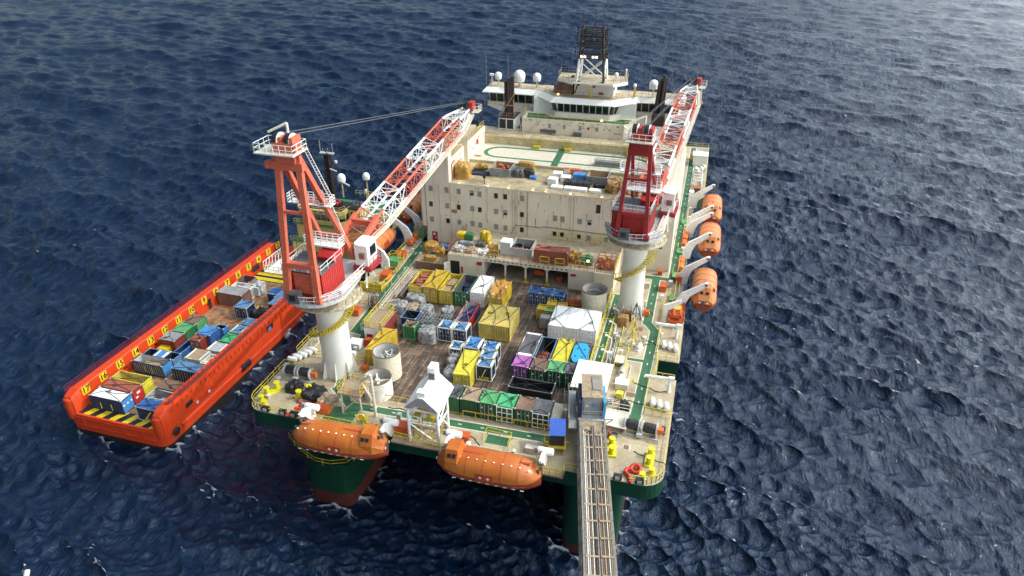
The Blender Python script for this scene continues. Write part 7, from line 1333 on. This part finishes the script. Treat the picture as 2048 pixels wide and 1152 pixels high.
KS('green lidded low container by the right bulwark', -78.4, 90.0, 2.5, 2.8, 2.1, 'dgreen', top=('bgreen', 'tarp'), frame='green', doors=False); KS('dark grey lidded low container by the right bulwark', -76.5, 90.2, 1.4, 2.8, 2.1, 'dgrey', top=('dgrey', 'tarp'), doors=False)
KS('light blue lidded box with white frame by the right bulwark', -78.3, 92.9, 2.4, 2.5, 2.2, 'navy', top=('tblue', 'tarp'), frame='white', doors=False); KS('dark lidded box against the right bulwark', -76.3, 93.2, 1.4, 2.4, 2.1, 'dgrey', top=('dgrey', 'tarp'), doors=False)
KS('light blue lidded box farther up the right bulwark', -78.0, 95.7, 2.3, 2.3, 2.2, 'navy', top=('tblue', 'tarp'), frame='lgrey', doors=False); KS('navy box beside the farther light blue lidded box', -76.1, 96.4, 1.4, 2.3, 2.0, 'navy', top=('blue', 'tarp'), doors=False)
t = KS('big dark brown container with grey sheet roof and red edges', -87.2, 104.3, 5.9, 3.0, 2.8, 'brown', top=('greytarp', 'tarp'), frame='dred', doors=False, chain=False)
KS('blue-grey square box with yellow slash alone on the planks', -82.2, 100.5, 2.9, 2.8, 2.6, 'navy', top=('tblue', 'tarp'), frame='lgrey')
KS('white rack of pipes behind the big brown container', -87.0, 107.2, 4.6, 2.2, 2.4, 'lgrey', kind='open', lining='cream', frame='white', fill=('lgrey', 3, 1.9, 3.6), doors=False, chain=False)
KS('dark open skip with red rim near the far hazard stripes', -88.0, 110.0, 3.0, 2.6, 2.4, 'grey', kind='open', lining='dgrey', frame='dred', doors=False, chain=False); bundle('grey sheeted bundle right of the red-rimmed skip', -84.9, 109.6, 2.2, 2.2, 2.1, 'lgrey', 91, z=ZS, group=GS)
for k, (x, y, lb) in enumerate(((-79.6, 107.4, 'blue-topped box under the crane platform edge'), (-77.3, 106.4, 'grey-blue framed box right of the blue-topped one'), (-78.2, 112.3, 'navy box behind the blue-topped one'), (-77.0, 103.8, 'sheeted blue-grey tray by the right bulwark'))): KS(lb, x, y, 2.6, 2.5, 2.1, 'navy', top=(('blue', 'tblue', 'navy', 'tblue')[k], 'tarp'), frame='lgrey', doors=False, chain=False)
bundle('black machinery heap on the ship deck near the right bulwark', -78.6, 100.6, 3.6, 2.2, 1.4, 'black', 93, z=ZS, group=GS, amp=.5, ropes=False)
# ---------------------------------------------------------------- small fixed gear of the vessel: pipe runs, cables, ventilators, plates
r = random.Random(77)
def prun(pts, rr, col):
    m = VM(); m.path(pts, rr, 6); m.build('pipe_run', C(col, dirt=.5, rust=.3))
for x, y0, y1, z, rr, col in ((-9.2, 84, 104, .35, .10, 'cream'), (-7.9, 86.5, 103, .25, .07, 'lgrey'), (-2.2, 90, 104, .3, .08, 'offwhite'), (-5.6, 75.5, 86, .12, .06, 'cream'), (-.6, 138, 152, .4, .12, 'cream'), (-.3, 106, 117, .3, .09, 'offwhite'),
                              (-48.0, 85, 104, .3, .08, 'offwhite'), (-52.6, 76, 95, .3, .10, 'cream'), (-53.6, 78, 96, .3, .07, 'lgrey'), (-52.9, 104, 122, .3, .1, 'cream'), (-42.9, 70, 75, .2, .08, 'lgrey')):
    prun([(x, y0, 0), (x, y0+.2, z), (x+r.uniform(-.1, .1), (y0+y1)/2, z), (x, y1, z), (x, y1+.1, 0)], rr, col)
for y, x0, x1, z, rr, col in ((68.9, -33, -26, .25, .08, 'ochre'), (63.4, -22.5, -14.5, .3, .09, 'cream'), (65.2, -31, -25, .2, .07, 'offwhite'), (105.4, -46, -42, .4, .1, 'rbrown'), (116.6, -48, -43, .5, .08, 'dred'), (75.3, -13.2, -9.5, .2, .08, 'tan')):
    prun([(x0, y, 0), (x0, y, z), (x1, y, z), (x1, y, 0)], rr, col)
def cable(pts):
    m = VM(); m.path([(x, y, .05) for x, y in pts], .05, 4); m.build('deck_cable', C('black', dirt=0))
for x0, y0, n in ((-8.5, 90.8, 7), (-5, 94, 6), (-4.7, 82, 7), (-6.8, 77, 6), (-3, 68, 6), (-49.5, 66, 6), (-47, 64.6, 5), (-50.5, 94, 6), (-51, 81, 6), (-45.5, 118.0-14, 5), (-7, 103, 6), (-36, 67.8, 6), (-24, 66.0, 6), (-3.2, 113, 5)):
    a = r.uniform(-.6, .6); p = [(x0, y0)]
    for k in range(n): a += r.uniform(-.7, .7); p.append((p[-1][0]+.8*math.cos(a), p[-1][1]+.8*math.sin(a)))
    cable(p)
for x, y, h in ((-5.3, 76.6, .9), (-7.4, 88.3, .8), (-4.4, 93, .7), (-2.0, 94.6, .8), (-53.2, 68.8, .7), (-53, 79.5, .9), (-51.8, 84.8, .9), (-48.2, 76.8, .8), (-53.4, 93, .9), (-5.4, 103.6, .9), (-7.4, 107.5, .9), (-2.9, 106.5, .8), (-51.6, 106.2, .8), (-50.6, 111.9, .7), (-34.6, 65, .8), (-23, 63.1, .7), (-17.2, 63.2, .8), (-46, 84.9-6.6, .9), (-.2, 141, .9), (-.3, 146, .9), (-1.0, 153, 1.2), (-52.6, 66.2-1.0, .5)):
    m = VM(); m.lathe([(.14, 0), (.14, h), (.3, h), (.32, h+.18), (.05, h+.28)], (x, y, 0), 10); m.build('ventilator', C(r.choice(['cream', 'white', 'offwhite', 'lgrey'])), None, True)
for x, y, w, l, h, col in ((-8.9, 86.9, .7, .6, 1.2, 'white'), (-8.8, 92.4, .6, .6, 1.1, 'cream'), (-9.0, 80.6, .7, .9, 1.0, 'cream'), (-7.3, 76.5, .7, .6, .7, 'lgrey'), (-1.9, 111.5, .6, .7, 1.1, 'lgrey'), (-5.8, 110.2, .9, .6, .9, 'cream'), (-52.7, 87, .8, .7, 1.1, 'cream'), (-49.9, 80.6, .7, .7, .9, 'lgrey'), (-45.7, 74.9+2.2, .6, .6, 1.0, 'white'), (-33.6, 66.0, .5, .5, .8, 'lgrey'), (-15.2, 64.6, 1.6, .7, .7, 'cream'), (-.5, 155.5, 1.0, 1.4, 1.1, 'white'), (.9, 162, .8, .8, 1.4, 'lgrey'), (-.6, 126, .6, .8, .9, 'lgrey'), (-.7, 136.6, .6, .8, 1.0, 'cream')):
    m = VM(); m.box(x, y, h/2+.01, w, l, h); m.box(x, y, h+.04, w+.08, l+.08, .06); m.build('junction_box', C(col, dirt=.4))
# dark scuffs, tread mats and painted boxes on the deck paint
for x, y, w, l, col in ((-4.8, 79.2, 1.2, .9, 'brown'), (-1.0, 70.2, 1.6, .5, 'tan'), (-51.6, 69.6, 1.3, 1.0, 'tan'), (-47.6, 65.6, 1.6, .6, 'brown'), (-5.8, 96.4, 1.6, 1.2, 'brown'), (-50.8, 92.6, 1.4, 1.8, 'tan'), (-51.4, 100.9, .9, 1.4, 'brown'), (-31.5, 65.1, 2.2, .8, 'brown'), (-2.9, 100.6, .8, 1.2, 'tan'), (-7.2, 109.3, 1.4, 1.0, 'brown'), (-3.0, 111.9, 1.0, .8, 'dorange')):
    m = VM(); m.box(x, y, .009, w, l, .004, r.uniform(-.1, .1)); m.build('deck_patch', C(col, dirt=.6))
# beige sloping cover and hand rails left of the gangway
m = VM(); m.plate([(-14.6, 69.1, .2), (-12.9, 69.1, .2), (-12.9, 72.2, 2.0), (-14.0, 72.2, 2.0)], (0, 0, .1)); m.build('sloping_cover', C('cream', dirt=.4))
m = VM(); m.rail([(-9.6, 76.5, 0), (-9.6, 82, 0)], r=.05, sp=1.4); m.build('deck_railing', YELB)
m = VM(); m.rail([(-6.4, 83, 0), (-6.4, 87.2, 0)], r=.05, sp=1.2); m.build('deck_railing', YELB)
m = VM(); m.rail([(-6.2, 88.3, 0), (-6.6, 90.0, 0), (-8.2, 90.2, 0)], r=.05, sp=1.2); m.build('deck_railing', YELB)
m = VM(); m.rail([(-45.6, 76.2, 0), (-43.4, 76.4, 0), (-43.4, 78, 0)], r=.05, sp=1.0); m.build('deck_railing', YEL)
m = VM(); m.rail([(-52, 84.5, 0), (-52, 92, 0), (-48.9, 92.6, 0)], r=.05, sp=1.5); m.build('deck_railing', YEL)
m = VM(); m.rail([(-50.2, 103, 0), (-50.9, 109, 0), (-53, 109.6, 0)], r=.05, sp=1.4); m.build('deck_railing', YEL)
# green boarding platforms with yellow rails between the lifeboats
for x, y in ((-51.9, 106.6), (-51.9, 119.5)):
    m = VM(); m.bx(x-1, x+1, y-1, y+1, 1.1, 1.2); m.bx(x-1, x+1, y-1.0, y-.9, .05, 1.1); m.m = 1; m.rail([(x-1, y-1, 1.2), (x-1, y+1, 1.2), (x+1, y+1, 1.2)], r=.05, sp=.8); m.rail([(x+1, y-1, 1.2), (x+1, y+1, 1.2)], r=.05, sp=.8); m.build('boarding_platform', [C('lgreen', dirt=.4), YEL])
for x, y in ((-1.0, 107.2), (-1.1, 115.4), (-.9, 125.6), (-.9, 139.6)):
    m = VM(); m.bx(x-.7, x+.9, y-1, y+1, .05, .5); m.m = 1; m.rail([(x-.7, y-1, .5), (x-.7, y+1, .5)], r=.045, sp=.8); m.build('boarding_platform', [C('lgreen', dirt=.4), YEL])
